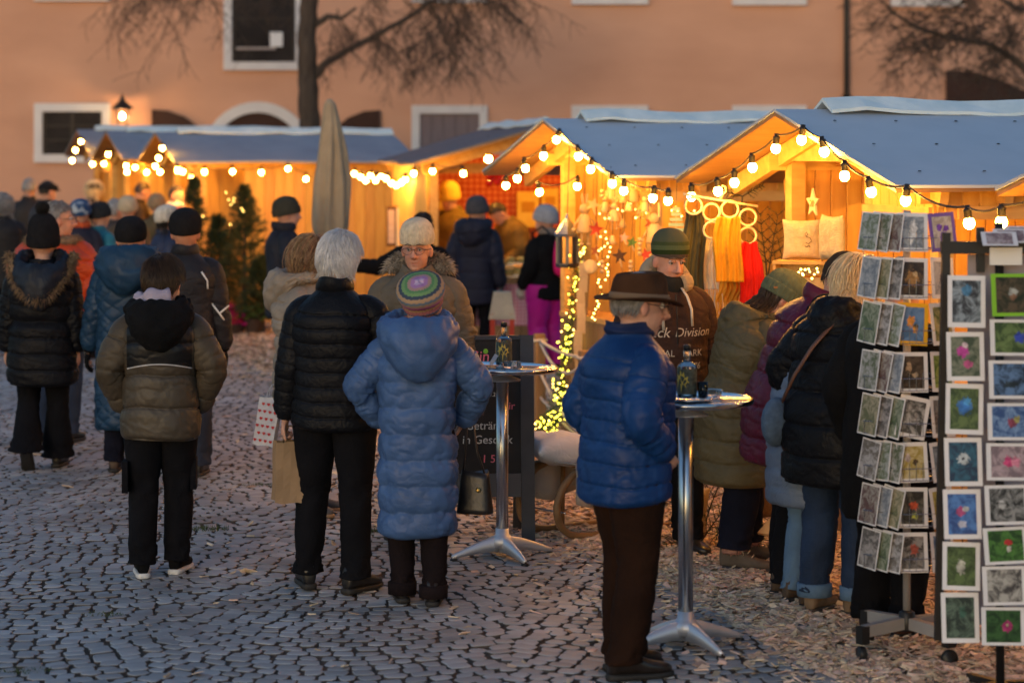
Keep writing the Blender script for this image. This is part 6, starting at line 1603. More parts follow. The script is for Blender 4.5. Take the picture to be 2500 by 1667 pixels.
# ================================================================== chalkboard
bs = 436
bl, br_ = W(1040, 1318, bs), W(1292, 1322, bs)
cb = thing('chalkboard', 'folding chalkboard with pink and white handwriting behind the bistro table', 'chalkboard', ((1162 - CX) / bs, FPX / bs, 0), R(4))
FR = mat('board_frame', (.035, .035, .042), (.05, .05, .058), scale=8, rough=.6); BD = mat('chalk_black', (.016, .013, .012), (.032, .027, .025), scale=5, rough=.85)
Mb = Matrix.Rotation(R(-7), 4, 'X')
def bp(x, z, y=0): return Mb @ Vector((x, y, z))
HWd, BH = .29, 1.15
panel = MB(); panel.add([bp(-HWd + .03, .36, 0), bp(HWd - .03, .36, 0), bp(HWd - .03, BH - .02, 0), bp(-HWd + .03, BH - .02, 0), bp(-HWd + .03, .36, .01), bp(HWd - .03, .36, .01), bp(HWd - .03, BH - .02, .01), bp(-HWd + .03, BH - .02, .01)], [(0, 1, 2, 3), (5, 4, 7, 6), (0, 4, 5, 1), (3, 2, 6, 7), (1, 5, 6, 2), (0, 3, 7, 4)])
pn = panel.obj('board', BD, cb)
for sg in (-1, 1):
    MB().beam(bp(sg * (HWd + .005), 0.0), bp(sg * (HWd + .005), BH), .075, .022, (0, -1, 0)).obj('stile', FR, cb)
    MB().beam((sg * HWd * .9, .42, 0), bp(sg * HWd * .9, BH - .05, .03), .05, .02, (0, -1, 0)).obj('back_leg', FR, cb)
MB().beam(bp(-HWd + .035, .31, -.002), bp(HWd - .035, .31, -.002), .13, .02, (0, -1, 0)).obj('footer', mat('board_grey', (.075, .075, .085), rough=.6), cb)
MB().beam(bp(-HWd + .035, BH - .012), bp(HWd - .035, BH - .012), .024, .022, (0, -1, 0)).obj('rail', FR, cb)
PINK = mat('pink_chalk', (.75, .12, .18), (.85, .25, .30), scale=120, rough=.9); WHC = mat('white_chalk', (.50, .48, .46), (.68, .66, .64), scale=120, rough=.9); GRC = mat('green_chalk', (.25, .55, .05))
def chalk(txt, px, py, h, m, lean_=0.05, nm='lettering'):
    p = W(px, py, bs - 6); x_ = p.x - cb.location.x; z_ = p.z
    me = text_mesh(txt, h, .0004, lean_)
    o = obj(nm, me, m, cb); o.matrix_local = Matrix.Translation(bp(x_, z_, -.003)) @ Mb @ Matrix.Rotation(R(90), 4, 'X')
chalk('h Gin', 1158, 865, .085, PINK, .1); chalk('Sp', 1205, 912, .06, PINK); chalk('ka', 1180, 955, .062, PINK, .1); chalk('0.2', 1205, 957, .032, WHC); chalk('ir', 1252, 985, .06, PINK)
chalk('sey 2ml', 1165, 1003, .03, mat('faint_chalk', (.20, .12, .12)), .1); chalk('Getr\u00e4n -', 1188, 1032, .066, WHC, .05); chalk('in Gesch k', 1192, 1066, .066, WHC, .08); chalk('1 5', 1195, 1112, .062, PINK)
chalk('brand.de', 1214, 1152, .05, BLACK)
MB().ell(bp(.062, 1.06, -.004), (.014, .002, .014)).obj('chalk_dot', GRC, cb)

# ================================================================== bags
def paper_bag(label, x, y0, y1, w, s, dep, m, tilt=0, dy=0, hearts=False, rz=0):
    top, bot = W(x, y0, s), W(x, y1, s); hgt = top.z - bot.z
    t = thing('paper_bag', label, 'bag', (bot.x, bot.y + dy, bot.z), R(rz)); t.rotation_euler = (0, R(tilt), R(rz))
    hw, hd = w / s / 2, dep / 2
    rings = []
    for i in range(9):
        u = i / 8; pin = 1 - .25 * u ** 2; z = hgt * u
        ring = []
        for (a, b) in ((-1, -1), (-.5, -1), (0, -1), (.5, -1), (1, -1), (1.0, 0), (1, 1), (.5, 1), (0, 1), (-.5, 1), (-1, 1), (-1, 0)):
            k_ = .82 if (abs(a) == 1 and b == 0) else 1
            ring.append((a * hw * k_ * (1 - .04 * math.sin(u * 5)), b * hd * pin + .004 * math.sin(7 * u + 3 * a), z + .004 * math.sin(4 * a + u)))
        rings.append(ring)
    MB().loft(rings, True, False).obj('bag_body', m, t)
    for sg in (-1, 1):
        MB().tube([(-hw * .4, sg * hd * .72, hgt - .03), (-hw * .38, sg * hd * .5, hgt + .03), (-.01, sg * .012, hgt + .075), (.01, sg * .012, hgt + .075), (hw * .38, sg * hd * .5, hgt + .03), (hw * .4, sg * hd * .72, hgt - .03)], .006, 6, squash=.4).obj('handle', m, t)
    if hearts:
        HT = mat('red_heart', (.55, .03, .03)); h_ = [(0, -.5), (.45, 0), (.35, .35), (.12, .38), (0, .18), (-.12, .38), (-.35, .35), (-.45, 0)]
        for i in range(4):
            for j in range(6):
                xx = -hw * .8 + (i + .5 * (j % 2)) * hw * .5; zz = .03 + j * hgt / 6.6
                if abs(xx) < hw * .93: MB().add([(xx + q[0] * .022, -hd * (1 - .25 * (zz / hgt) ** 2) - .006, zz + q[1] * .022) for q in h_], [tuple(range(8))]).obj('heart_print', HT, t)
    else:
        sc = mat('bag_print', (.035, .025, .02))
        for j in range(5): MB().tube([(hw * (.55 + .1 * math.sin(k)), -hd * .95 - .005, .05 + j * .035 + .006 * math.sin(3 * k + j)) if False else (hw + .001, -hd * .6 + hd * 1.2 * k / 6, .06 + j * .03 + .006 * math.sin(2 * k + j)) for k in range(7)], .0018, 4).obj('print_line', sc, t)
    return t
KRAFT = mat('kraft_paper', (.27, .17, .09), (.34, .22, .125), scale=5, rough=.8, bump=.25, bscale=16)
paper_bag('brown kraft paper bag held by the white haired man', 700, 1080, 1228, 74, 490, .13, KRAFT, 2, .06, rz=14)
paper_bag('white paper bag printed with red hearts beside the beige jacket', 646, 968, 1085, 52, 408, .10, mat('white_paper', (.55, .54, .56), (.66, .65, .66), scale=6, rough=.8), 9, 0, True, rz=-8)
LEATH = mat('black_bag_leather', (.011, .010, .010), (.02, .018, .018), scale=12, rough=.38, bump=.2, bscale=40)
hb = W(1160, 1250, 498)
t = thing('handbag', 'black leather handbag hanging from the blue coated woman', 'handbag', (hb.x, hb.y - .02, hb.z), R(-15))
rings = []
for i in range(9):
    u = i / 8; rings.append([(.085 * (1.05 - .25 * u) * math.copysign(abs(math.cos(a)) ** .55, math.cos(a)), .05 * (1.1 - .55 * u) * math.copysign(abs(math.sin(a)) ** .6, math.sin(a)), .20 * u + .012 * math.sin(a * 2) * u) for a in [2 * math.pi * k / 24 for k in range(24)]])
MB().loft(rings).obj('bag_body', LEATH, t, True)
MB().tube([(-.06, 0, .19), (-.05, .0, .30), (-.035, .02, .55)], .012, 6, squash=.35).obj('strap', LEATH, t, True)
MB().tube([(.05, 0, .19), (.01, .0, .30), (-.03, .02, .55)], .012, 6, squash=.35).obj('strap', LEATH, t, True)
MB().lathe([(.012, 0), (.012, .006), (.006, .01)], 10, Matrix.Rotation(R(90), 3, 'X'), c=(.03, -.05, .12)).obj('clasp', mat('brass', (.5, .35, .12), metal=1, rough=.3), t)
# strap of the blonde woman's shoulder bag and her bag
P = blonde
tt = thing('shoulder_bag', 'brown strapped knitted shoulder bag of the blonde woman', 'handbag', P.root.location, P.root.rotation_euler.z)
cc = [(.08, .04, 1.49), (.075, -.08, 1.485), (.05, -.20, 1.40), (-.03, -.25, 1.26), (-.12, -.235, 1.12), (-.21, -.17, 1.0)]
MB().tube([P.chest(Vector(q) * P.k) for q in cc], .020, 6, squash=.25).obj('strap', STRAP, tt, True)
MB().ell(P.chest(Vector((-.26, -.12, .90)) * P.k), (.06, .10, .12)).obj('bag_body', knit('blue_grey_knit', (.08, .12, .18)), tt, True)
# magenta backpack
P = pinkw
bk = thing('backpack', 'bright pink backpack on the woman with magenta trousers', 'backpack', P.root.location, P.root.rotation_euler.z)
PK = cloth('neon_pink', (.75, .012, .16), .15, .6)
rings = []
for i in range(12):
    u = i / 11; w_ = .145 * (1 - .35 * max(0, u - .5) * 2 * .6) * (1 - (2 * u - 1) ** 8 * .5); d_ = .075 * (1 - (2 * u - 1) ** 6 * .6)
    rings.append([(w_ * math.copysign(abs(math.cos(a)) ** .7, math.cos(a)) + .05, -.24 + d_ * math.copysign(abs(math.sin(a)) ** .7, math.sin(a)), .93 + .42 * u) for a in [2 * math.pi * k / 24 for k in range(24)]])
MB().loft(rings).obj('bag_body', PK, bk, True)
MB().ell((.05, -.33, 1.06), (.11, .04, .10)).obj('front_pocket', PK, bk, True)
for sg in (-1, 1): MB().tube([(sg * .09, -.18, 1.34), (sg * .11, -.06, 1.43), (sg * .11, .10, 1.36), (sg * .12, .06, 1.10)], .018, 6, squash=.3).obj('strap', BLACK, bk, True)

# ================================================================== sled with bedding
sb = W(1345, 1300, 432)
sl = thing('sled', 'old wooden horned sled loaded with bedding beside the chalkboard', 'sled', (sb.x, sb.y, 0), R(38))
ASH = mat('sled_ash', (.16, .085, .035), (.26, .15, .07), scale=5, stretch=(1, 4, 4), rough=.55)
for yv in (-.17, .17):
    pts = [(.10, yv, .40), (.03, yv, .38), (-.06, yv, .30), (-.10, yv, .20), (-.08, yv, .10), (0.0, yv, .035), (.12, yv, .018), (.35, yv, .018), (.62, yv, .018), (.9, yv, .03)]
    q = []
    for i in range(len(pts) - 1):
        q += [Vector(pts[i]).lerp(Vector(pts[i + 1]), f) for f in (0, .33, .66)]
    q.append(Vector(pts[-1])); q = [q[0]] + [(q[i - 1] + q[i] * 2 + q[i + 1]) / 4 for i in range(1, len(q) - 1)] + [q[-1]]
    MB().tube(q, .021, 10).obj('runner', ASH, sl, True)
    MB().tube([(.10, yv, .40), (.4, yv, .38), (.82, yv, .37)], .016, 8).obj('side_rail', ASH, sl, True)
    for xx in (.22, .68): MB().tube([(xx, yv, .02), (xx, yv * .95, .37)], .014, 8).obj('upright', ASH, sl, True)
for xx in (.20, .45, .70): MB().tube([(xx, -.18, .39), (xx, .18, .39)], .013, 8).obj('slat', ASH, sl, True)
MB().tube([(-.03, -.17, .16), (-.03, .17, .16)], .006, 6).obj('brace', STEEL, sl, True)
def soft(name, label, cat, loc, rot, size, m, seed, puff=.5, as_part=None):
    n = 26; u = np.linspace(-1, 1, n); X, Y = np.meshgrid(u, u, indexing='ij')
    edge = (1 - np.abs(X) ** 4) * (1 - np.abs(Y) ** 4)
    Z = size[2] * np.clip(edge, 0, 1) ** puff * (1 + .18 * fnoise(X * 4, Y * 4, X * 0, seed))
    pin = 1 - .10 * (1 - np.abs(X) ** 2) * np.abs(Y) ** 3; pin2 = 1 - .10 * (1 - np.abs(Y) ** 2) * np.abs(X) ** 3
    top = np.stack([X * size[0] * pin2, Y * size[1] * pin, Z], -1).reshape(-1, 3); bot = top.copy(); bot[:, 2] *= -1
    F = [(i * n + j, (i + 1) * n + j, (i + 1) * n + j + 1, i * n + j + 1) for i in range(n - 1) for j in range(n - 1)]
    me = bpy.data.meshes.new(name); me.from_pydata(np.concatenate([top, bot]).tolist(), [], F + [tuple(k + n * n for k in f[::-1]) for f in F]); me.update()
    bm = bmesh.new(); bm.from_mesh(me); bmesh.ops.remove_doubles(bm, verts=bm.verts, dist=1e-5); bm.to_mesh(me); bm.free()
    me.polygons.foreach_set('use_smooth', [True] * len(me.polygons))
    o = obj(name, me, m, as_part, loc, rot)
    if label: tag(o, label, cat)
    return o
LINEN = cloth('white_linen', (.62, .64, .70), .1, .85, .5, 12)
q = W(1352, 1112, 428)
soft('pillow', 'plump white pillow lying on top of the wooden sled', 'pillow', (q.x + .12, q.y + .1, .475), (R(4), R(5), R(20)), (.30, .22, .085), LINEN, 4)
# blanket hanging over the sled
rows = []
for i in range(20):
    u = i / 19; row = []
    for j in range(16):
        v = j / 15; ang = -1.9 + 3.8 * v; r_ = .195 + .012 * math.sin(9 * u + 4 * v)
        if abs(ang) < .9: yy, zz = r_ * ang / .9 * .95, .418 + .01 * math.sin(12 * u + 6 * v)
        else: yy, zz = math.copysign(.195 + .02 * math.sin(14 * u + v), ang), .418 - (abs(ang) - .9) * .21 - .03 * math.sin(6 * u) * (abs(ang) - .9)
        row.append((.02 + .55 * u, yy, zz))
    rows.append(row)
bl_me = grid_mesh('blanket', np.array(rows), close_u=False)
o = obj('blanket', bl_me, cloth('grey_beige_linen', (.36, .33, .30), .15, .85, .6, 10), None, sl.location, sl.rotation_euler); tag(o, 'crumpled grey beige blanket draped over the wooden sled', 'blanket')
md = o.modifiers.new('thick', 'SOLIDIFY'); md.thickness = .008

# ================================================================== rope fence and the light pole
POSTW = mat('post_wood', (.20, .12, .06), (.30, .19, .10), scale=4, stretch=(5, 5, .7), rough=.8)
ROPE = mat('white_rope', (.50, .47, .44), (.62, .59, .55), scale=60, stretch=(1, 1, 3), rough=.9, bump=.6, bscale=120)
fs_ = [(1317, 310, .74, 'square wooden post carrying white rope before the magenta trousers'), (1428, 338, .74, 'square wooden rope post beside the pole of fairy lights')]
pp = []
for x, s, h, lab in fs_:
    t = thing('rope_post', lab, 'post', ((x - CX) / s, FPX / s, 0), R(12), 'wooden posts of the rope fence'); pp.append(t.location.copy())
    m = bevelled(MB().box((0, 0, h / 2), (.085, .085, h)).mesh('post'), .008); obj('post', m, POSTW, t)
    MB().tube([(.055 * math.cos(a), .055 * math.sin(a), h - .05 + .004 * math.sin(a * 3)) for a in [2 * math.pi * i / 14 for i in range(15)]], .012, 7).obj('rope_wrap', ROPE, t, True)
t = thing('rope', 'thick white rope sagging between the wooden fence posts', 'rope', pp[0])
a, b = Vector((0, 0, .69)), pp[1] - pp[0] + Vector((0, 0, .66))
MB().tube(sag(a, b, .16, 16), .014, 8).obj('upper_rope', ROPE, t, True)
MB().tube(sag(a, b + Vector((0, 0, .03)), .03, 12), .014, 8).obj('upper_rope', ROPE, t, True)
MB().tube(sag(Vector((0, 0, .45)), b - Vector((0, 0, .55)), .06, 12), .014, 8).obj('lower_rope', ROPE, t, True)
MB().tube(sag(Vector((0, 0, .25)), b - Vector((-.1, 0, .66)), .03, 12), .012, 8).obj('lower_rope', ROPE, t, True)
# wooden post wound with garland and fairy lights
lp = thing('light_post', 'leaning pole wound with green garland and yellow fairy lights beside the toy stall', 'fairy lights', ((1372 - CX) / 322, FPX / 322, 0))
loc0 = lp.location.copy()
MB().beam((.10, .03, 0), (.20, .03, 1.62), .07, .07).obj('pole', POSTW, lp)
MB().box((.06, .02, .015), (.5, .4, .04)).obj('base', POSTW, lp)
GARL = mat('garland_green', (.018, .05, .02), (.04, .10, .04), scale=30, rough=.8, island=.4)
spine = [(1417, 590), (1412, 640), (1405, 690), (1398, 740), (1392, 800), (1384, 850), (1376, 900), (1366, 950), (1352, 1000), (1330, 1030), (1312, 1045)]
spine2 = [(1370, 930), (1376, 970), (1368, 1010), (1352, 1040), (1346, 1065)]
def garland_pts(sp, n, wd):
    out = []; rd = random.Random(len(sp)); P_ = [W(x, y, 324) - loc0 for x, y in sp]
    for i in range(n):
        u = rd.random() * (len(P_) - 1); a = int(u); p = P_[a].lerp(P_[a + 1], u - a)
        out.append(p + Vector((rd.gauss(0, wd), rd.gauss(0, wd), rd.gauss(0, .02))))
    return out
rd = random.Random(2)
ndl = MB()
for p in garland_pts(spine, 1500, .022) + garland_pts(spine2, 500, .02):
    d = Vector((rd.gauss(0, 1), rd.gauss(0, 1), rd.gauss(0, 1))).normalized(); s_ = d.orthogonal().normalized() * .0035
    ndl.add([p - s_, p + s_, p + d * .045], [(0, 1, 2)])
o = ndl.obj('garland', GARL, lp); o['kind'] = 'stuff'
FME = MB().ell((0, 0, 0), .0072, nu=6, nv=4).mesh('fairy_light', True); FME.materials.append(FAIRY_G)
FME2 = MB().ell((0, 0, 0), .0068, nu=6, nv=4).mesh('fairy_light', True); FME2.materials.append(FAIRY)
for p in garland_pts(spine, 150, .035) + garland_pts(spine2, 46, .03):
    link(bpy.data.objects.new('fairy_light', FME if rd.random() < .8 else FME2), lp).location = p
# strip of wooden shingles
sh_ = thing('shingle_strip', 'hanging strip of overlapping pale wooden shingles beside the toy stall', 'wood decoration', W(1424, 640, 330))
for i in range(11):
    m = MB().prism([(-.032, 0), (-.03, -.115), (.034, -.12), (.03, 0)], .012)
    o = m.obj('shingle', WOOD_PALE, sh_, loc=(-.006 * i + .01 * math.sin(i * 2), -.004 * (i % 2), -.102 * i)); o.rotation_euler = (R(5), R(4 * math.sin(i * 1.7)), 0)
MB().tube([(0, .012, .02), (-.06, .012, -1.2)], .004, 5).obj('cord', ROPE, sh_)
# tin lantern
tl = thing('tin_lantern', 'dark tin lantern with a pointed bluish roof hanging by the toy stall', 'lantern', W(1385, 610, 326))
TIN = mat('dark_tin', (.10, .10, .11), (.17, .17, .18), scale=9, rough=.35, metal=.9)
MB().lathe([(.095, .10), (.10, .12), (.05, .19), (.02, .23), (.006, .27), (0, .275)], 8).obj('roof', mat('blue_tin', (.30, .36, .45), (.4, .45, .52), scale=8, rough=.25, metal=.9), tl)
for k in range(8):
    a = k * math.pi / 4; MB().box((.075 * math.cos(a), .075 * math.sin(a), .0), (.022, .022, .22), Matrix.Rotation(a, 3, 'Z')).obj('bar', TIN, tl)
MB().lathe([(.085, -.13), (.09, -.11), (.09, -.10), (0, -.10)], 8).obj('base', TIN, tl)
MB().tube([(0, 0, .27), (0.02, 0, .9)], .004, 5).obj('hook', CABLE, tl)
rb = MB().lathe([(.0, 0), (.048, .0), (.055, .012), (.048, .028), (0, .03)], 20, Matrix.Rotation(R(75), 3, 'X')).obj('wooden_disc', WOOD_PALE, None, True, W(1442, 652, 334)); tag(rb, 'small round wooden disc with dark face hanging near the fairy lights', 'wood decoration')
rb['label'] = 'small round turned wooden disc hanging near the fairy lights'

# ================================================================== toys of the middle stall
TOY = mat('toy_wood', (.50, .33, .15), (.62, .43, .22), scale=10, rough=.6)
def star_poly(r, q=.42): return [((r if i % 2 == 0 else r * q) * math.sin(math.pi * i / 5), (r if i % 2 == 0 else r * q) * math.cos(math.pi * i / 5)) for i in range(10)]
def hang(name, label, cat, x, y, s, group=None, rz=0): return thing(name, label, cat, W(x, y, s), R(rz), group)
def cord(t, z0, L=.12): MB().tube([(0, 0, z0), (0.004, 0, z0 + L)], .0018, 4).obj('cord', CABLE, t)
def doll(label, x, y, s, sc=1.0, ears=True, rz=0):
    t = hang('wooden_doll', label, 'wooden toy', x, y, s, 'wooden toys hanging in the stall', rz)
    MB().lathe([(0, -.085), (.050, -.085), (.052, -.075), (.034, .02), (.022, .035), (0, .036)], 18, Matrix.Scale(sc, 3)).obj('torso', TOY, t, True)
    MB().ell((0, 0, .065 * sc), (.036 * sc, .03 * sc, .034 * sc)).obj('head', TOY, t, True)
    if ears:
        for sg in (-1, 1): MB().ell((sg * .014 * sc, 0, .125 * sc), (.010 * sc, .006 * sc, .042 * sc), Matrix.Rotation(R(sg * 6), 3, 'Y')).obj('ear', TOY, t, True)
    for sg in (-1, 1):
        MB().tube([Vector((sg * .028, 0, .02)) * sc, Vector((sg * .062, .0, -.03)) * sc, Vector((sg * .074, 0, -.06)) * sc], .006 * sc, 6).obj('arm', TOY, t, True)
        MB().ell(Vector((sg * .076, 0, -.068)) * sc, .012 * sc).obj('hand', TOY, t, True)
        MB().tube([Vector((sg * .02, 0, -.085)) * sc, Vector((sg * .022, 0, -.15)) * sc], .006 * sc, 6).obj('leg', TOY, t, True)
        MB().ell(Vector((sg * .022, -.006, -.158)) * sc, Vector((.013, .018, .011)) * sc).obj('foot', TOY, t, True)
    cord(t, .16 * sc, .08); return t
doll('large wooden rabbit doll with long ears hanging at the toy stall corner', 1428, 535, 334, 1.15, True, 12)
doll('wooden doll without ears hanging behind the striped beanie', 1598, 560, 352, 1.15, False, -20)
doll('small wooden doll hanging under the toy stall eave beside the bulbs', 1548, 470, 346, .8, False)
doll('smallest wooden doll hanging right under the toy stall corner', 1522, 478, 346, .6, False)
doll('small wooden rabbit doll in the middle of the toy row', 1500, 520, 348, .7, True)
doll('wooden peg doll hanging above the dark star', 1478, 500, 344, .62, False)
doll('wooden peg doll hanging beside the slatted green tree', 1575, 500, 352, .6, False)
def star(label, x, y, s, r, m, rz=0, roll=0):
    t = hang('star', label, 'star', x, y, s, 'stars hanging in the toy stall', rz)
    o = MB().prism(star_poly(r), .010).obj('star_plate', m, t); o.rotation_euler = (0, R(roll), 0)
    MB().tube([(.0, -.008, -.02), (.015, -.012, -r * 1.3)], .007, 6).obj('dowel', TOY, t); cord(t, r * .9, .14); return t
REDP = mat('red_paint', (.45, .035, .02), (.55, .06, .03), scale=12, rough=.6); DKP = mat('dark_brown_paint', (.06, .025, .012), rough=.6); GRP = mat('green_paint', (.10, .22, .05), rough=.6)
star('red painted wooden star beside the rabbit doll', 1455, 560, 336, .062, REDP, 10, 8); star('pale wooden star above the red star', 1448, 500, 338, .055, TOY, 0, 20)
star('dark brown wooden star over the felt hat', 1513, 625, 345, .060, DKP, 0, -8); star('green painted wooden star in the toy stall', 1543, 592, 350, .045, GRP, 0, 12)
star('small red star next to the striped beanie', 1577, 622, 352, .052, REDP, 0, -14); star('brick coloured star low on the toy stall wall', 1455, 612, 336, .05, mat('brick_paint', (.30, .09, .03)), 0, 10)
star('pale pink wooden star above the dark star', 1524, 580, 352, .038, mat('pink_paint', (.5, .28, .24)), 0, 5); star('rust red star high among the dolls', 1588, 545, 352, .05, mat('rust_paint', (.28, .07, .02)), 0, 25)
gt = hang('slat_tree', 'little tree of mint green wooden slats next to the olive scarf', 'wood decoration', 1651, 548, 372)
for i in range(8):
    w_ = .05 + .016 * i; bevel = MB().box((0, 0, .10 - .034 * i), (w_, .016, .022)); bevel.obj('slat', mat('mint_paint', (.22, .34, .27), (.28, .40, .32), scale=12, rough=.6), gt)
    MB().ell((0, 0, .117 - .034 * i), .007).obj('bead', TOY, gt, True)
cord(gt, .13, .15)
mm = random.Random(9)
for i, (x, y) in enumerate(((1470, 468), (1490, 462), (1535, 505), (1560, 520), (1585, 478), (1610, 505), (1520, 545), (1470, 640), (1540, 640), (1600, 610), (1495, 585), (1562, 585))):
    t = hang('bead_pendant', ('pale bead pendant', 'long dowel pendant', 'bell shaped pendant', 'two bead pendant')[i % 4] + (' near the gable bulbs', ' under the tie beam', ' among the dolls', ' above the green star', ' by the scarf hanger', ' next to the eave', ' by the rust star', ' low by the fairy lights', ' low over the felt hat', ' behind the striped beanie', ' over the dark star', ' beside the green star')[i], 'wood decoration', x, y, 346 + (i % 3) * 5, 'small wooden pendants of the toy stall')
    if i % 4 == 2: MB().lathe([(.0, .03), (.012, .028), (.02, .0), (.032, -.03), (0, -.03)], 14).obj('bell', TOY, t, True)
    elif i % 4 == 1: MB().tube([(0, 0, .03), (0, 0, -.07)], .011, 8).obj('dowel', TOY, t)
    else:
        for k in range(2 + i % 3): MB().ell((0, 0, -.032 * k), .016).obj('bead', TOY, t, True)
    cord(t, .02, .14)
# fairy light garland of the toy stall
fl = thing('fairy_lights', 'warm fairy lights looped down the toy stall front', 'fairy lights', W(1476, 498, 340)); l0 = fl.location.copy()
path = [(1476, 495), (1500, 500), (1478, 515), (1464, 522), (1476, 533), (1488, 533), (1478, 566), (1466, 578), (1480, 583), (1484, 594), (1476, 602), (1468, 607), (1462, 612), (1490, 604), (1488, 615), (1484, 627), (1466, 640), (1462, 645), (1484, 646), (1480, 655), (1484, 664), (1484, 672), (1478, 683), (1460, 690), (1462, 683), (1470, 720), (1466, 700), (1458, 735), (1462, 742), (1454, 755), (1450, 765), (1446, 775), (1452, 780), (1460, 748), (1568, 508), (1576, 512), (1583, 509), (1578, 520), (1590, 520), (1552, 512), (1552, 532), (1520, 515), (1508, 511), (1640, 514), (1654, 515), (1664, 528), (1695, 515), (1540, 498), (1505, 520), (1496, 500), (1530, 510)]
for x, y in path: link(bpy.data.objects.new('fairy_light', FME2), fl).location = W(x, y, 341 + .06 * max(0, x - 1490)) - l0
MB().tube([W(x, y - 2, 341) - l0 for x, y in path[:34]], .002, 4).obj('wire', CABLE, fl)

# ================================================================== scarves, cushions and star of the near stall
hs_ = 405
rh = thing('ring_hanger', 'cream ring hanger tilted over the scarves', 'hanger', W(1763, 490, hs_)); h0 = rh.location.copy()
CRM = mat('cream_plastic', (.62, .54, .36), rough=.4); Hp = lambda x, y, dy=0: W(x, y, hs_) - h0 + Vector((0, dy, 0))
MB().tube([Hp(1668, 474), Hp(1763, 490), Hp(1850, 504)], .008, 10).obj('bar', CRM, rh, True)
MB().tube([Hp(1758, 488), Hp(1764, 476), Hp(1772, 468), Hp(1771, 456), Hp(1762, 453)], .006, 8).obj('hook', CRM, rh, True)
for x, y in ((1693, 503), (1737, 518), (1782, 511), (1826, 531), (1738, 562), (1826, 576)):
    MB().tube([Hp(x, y) + Vector((.050 * math.cos(a), .008 * math.sin(a * 2), .050 * math.sin(a))) for a in [2 * math.pi * i / 28 for i in range(29)]], .0075, 8, caps=False).obj('ring', CRM, rh, True)
def scarf(label, x0, x1, y0, y1, c, s, seed, fringe=0, dy=0, topw=.75, name='scarf'):
    n1, n2 = 46, 30; u = np.linspace(0, 1, n1); v = np.linspace(0, 1, n2); U_, V_ = np.meshgrid(u, v, indexing='ij')
    a, b = W(x0, y0, s), W(x1, y1, s); cx_ = (a.x + b.x) / 2; hw = (b.x - a.x) / 2; hgt = a.z - b.z
    wd = hw * (topw + (1 - topw) * sst(0, .35, U_))
    fold = .010 * (1 - .55 * U_) * np.sin(V_ * 13 + seed + 1.2 * np.sin(U_ * 3)) + .008 * np.sin(V_ * 29 + 4 * U_)
    X = (2 * V_ - 1) * wd + .01 * np.sin(U_ * 5 + seed); Y = fold + .004 * np.sin(9 * U_); Z = -U_ * hgt + .006 * np.sin(V_ * 9) * (U_ < .05)
    m = cloth(label.replace(' ', '_')[:40], c, .12, .9, .35, 30)
    t = thing(name, label, 'scarf', (cx_, a.y + dy, a.z), 0, 'scarves on the ring hanger')
    top = np.stack([X, Y, Z], -1); bk_ = np.stack([X, Y + .012, Z], -1)
    # closed cloth slab
    rows = np.concatenate([top, bk_[:, ::-1]], 1)
    obj('cloth', grid_mesh('cloth', rows, cap0=True, cap1=True), m, t)
    if fringe:
        rd = random.Random(seed)
        for i in range(int(hw * 2 / .012)):
            x_ = -hw + .006 + i * .012
            MB().tube([(x_, 0, -hgt + .004), (x_ + rd.gauss(0, .003), .004, -hgt - fringe * .5), (x_ + rd.gauss(0, .006), rd.gauss(0, .006), -hgt - fringe * rd.uniform(.85, 1.1))], .0028, 4).obj('fringe', m, t)
    return t
scarf('olive wool scarf gathered through the first ring', 1664, 1722, 518, 716, (.055, .050, .025), 402, 1)
scarf('white fringed scarf hanging between the olive and mustard scarves', 1708, 1757, 578, 706, (.62, .58, .52), 400, 2, .14)
scarf('mustard scarf folded flat over the third ring', 1743, 1812, 531, 688, (.50, .24, .015), 408, 3, 0, -.02, .85)
scarf('mustard fringed scarf end hanging below the folded mustard scarf', 1752, 1806, 680, 738, (.44, .21, .02), 404, 6, .09)
scarf('red scarf gathered through the last ring', 1803, 1864, 592, 742, (.55, .012, .010), 406, 4, 0, 0, .6)
tg = thing('price_tag', 'small red price tag dangling from the mustard scarf', 'tag', W(1768, 770, 410)); MB().box((0, 0, 0), (.035, .004, .085), Matrix.Rotation(R(-8), 3, 'Y')).obj('tag_card', mat('red_card', (.35, .012, .015)), tg); MB().tube([(-.005, 0, .04), (-.012, 0, .13)], .0015, 4).obj('cord', ROPE, tg)
# knitted grey white thing below
scarf('grey white knitted shawl hanging under the white scarf', 1728, 1770, 775, 850, (.40, .36, .33), 398, 8, .0)
WOOL = mat('cream_wool', (.50, .41, .25), (.60, .51, .33), scale=30, rough=.95, bump=.7, bscale=90)
q = on_gable(NEAR, 1958, 585, .28)
soft('cushion', 'cream fleece cushion with a small stitched bird on the shelf', 'cushion', q, (R(90), 0, R(-4)), (.115, .12, .05), WOOL, 6, .6)
STCH = mat('dark_stitch', (.10, .05, .02)); st_ = thing('embroidered_bird', 'small dark stitched bird on the cream fleece cushion', 'embroidery', q + Vector((0.02, -.062, 0)))
MB().tube([(-.01, 0, .035), (0, 0, .045), (.006, 0, .032), (-.004, 0, .02), (-.008, 0, .03)], .0018, 4).obj('stitch', STCH, st_)
MB().tube([(-.004, 0, .02), (.02, 0, .012), (.028, 0, -.008), (.01, 0, -.022), (-.006, 0, -.016)], .0018, 4).obj('stitch', STCH, st_)
MB().tube([(-.012, 0, -.035), (0, 0, -.04), (.012, 0, -.032), (.02, 0, -.04)], .0025, 4).obj('stitch', STCH, st_)
q2 = on_gable(NEAR, 2032, 582, .30)
soft('cushion', 'second cream fleece cushion standing edge on behind the bird cushion', 'cushion', q2, (R(90), 0, R(-70)), (.13, .135, .045), WOOL, 9, .6)
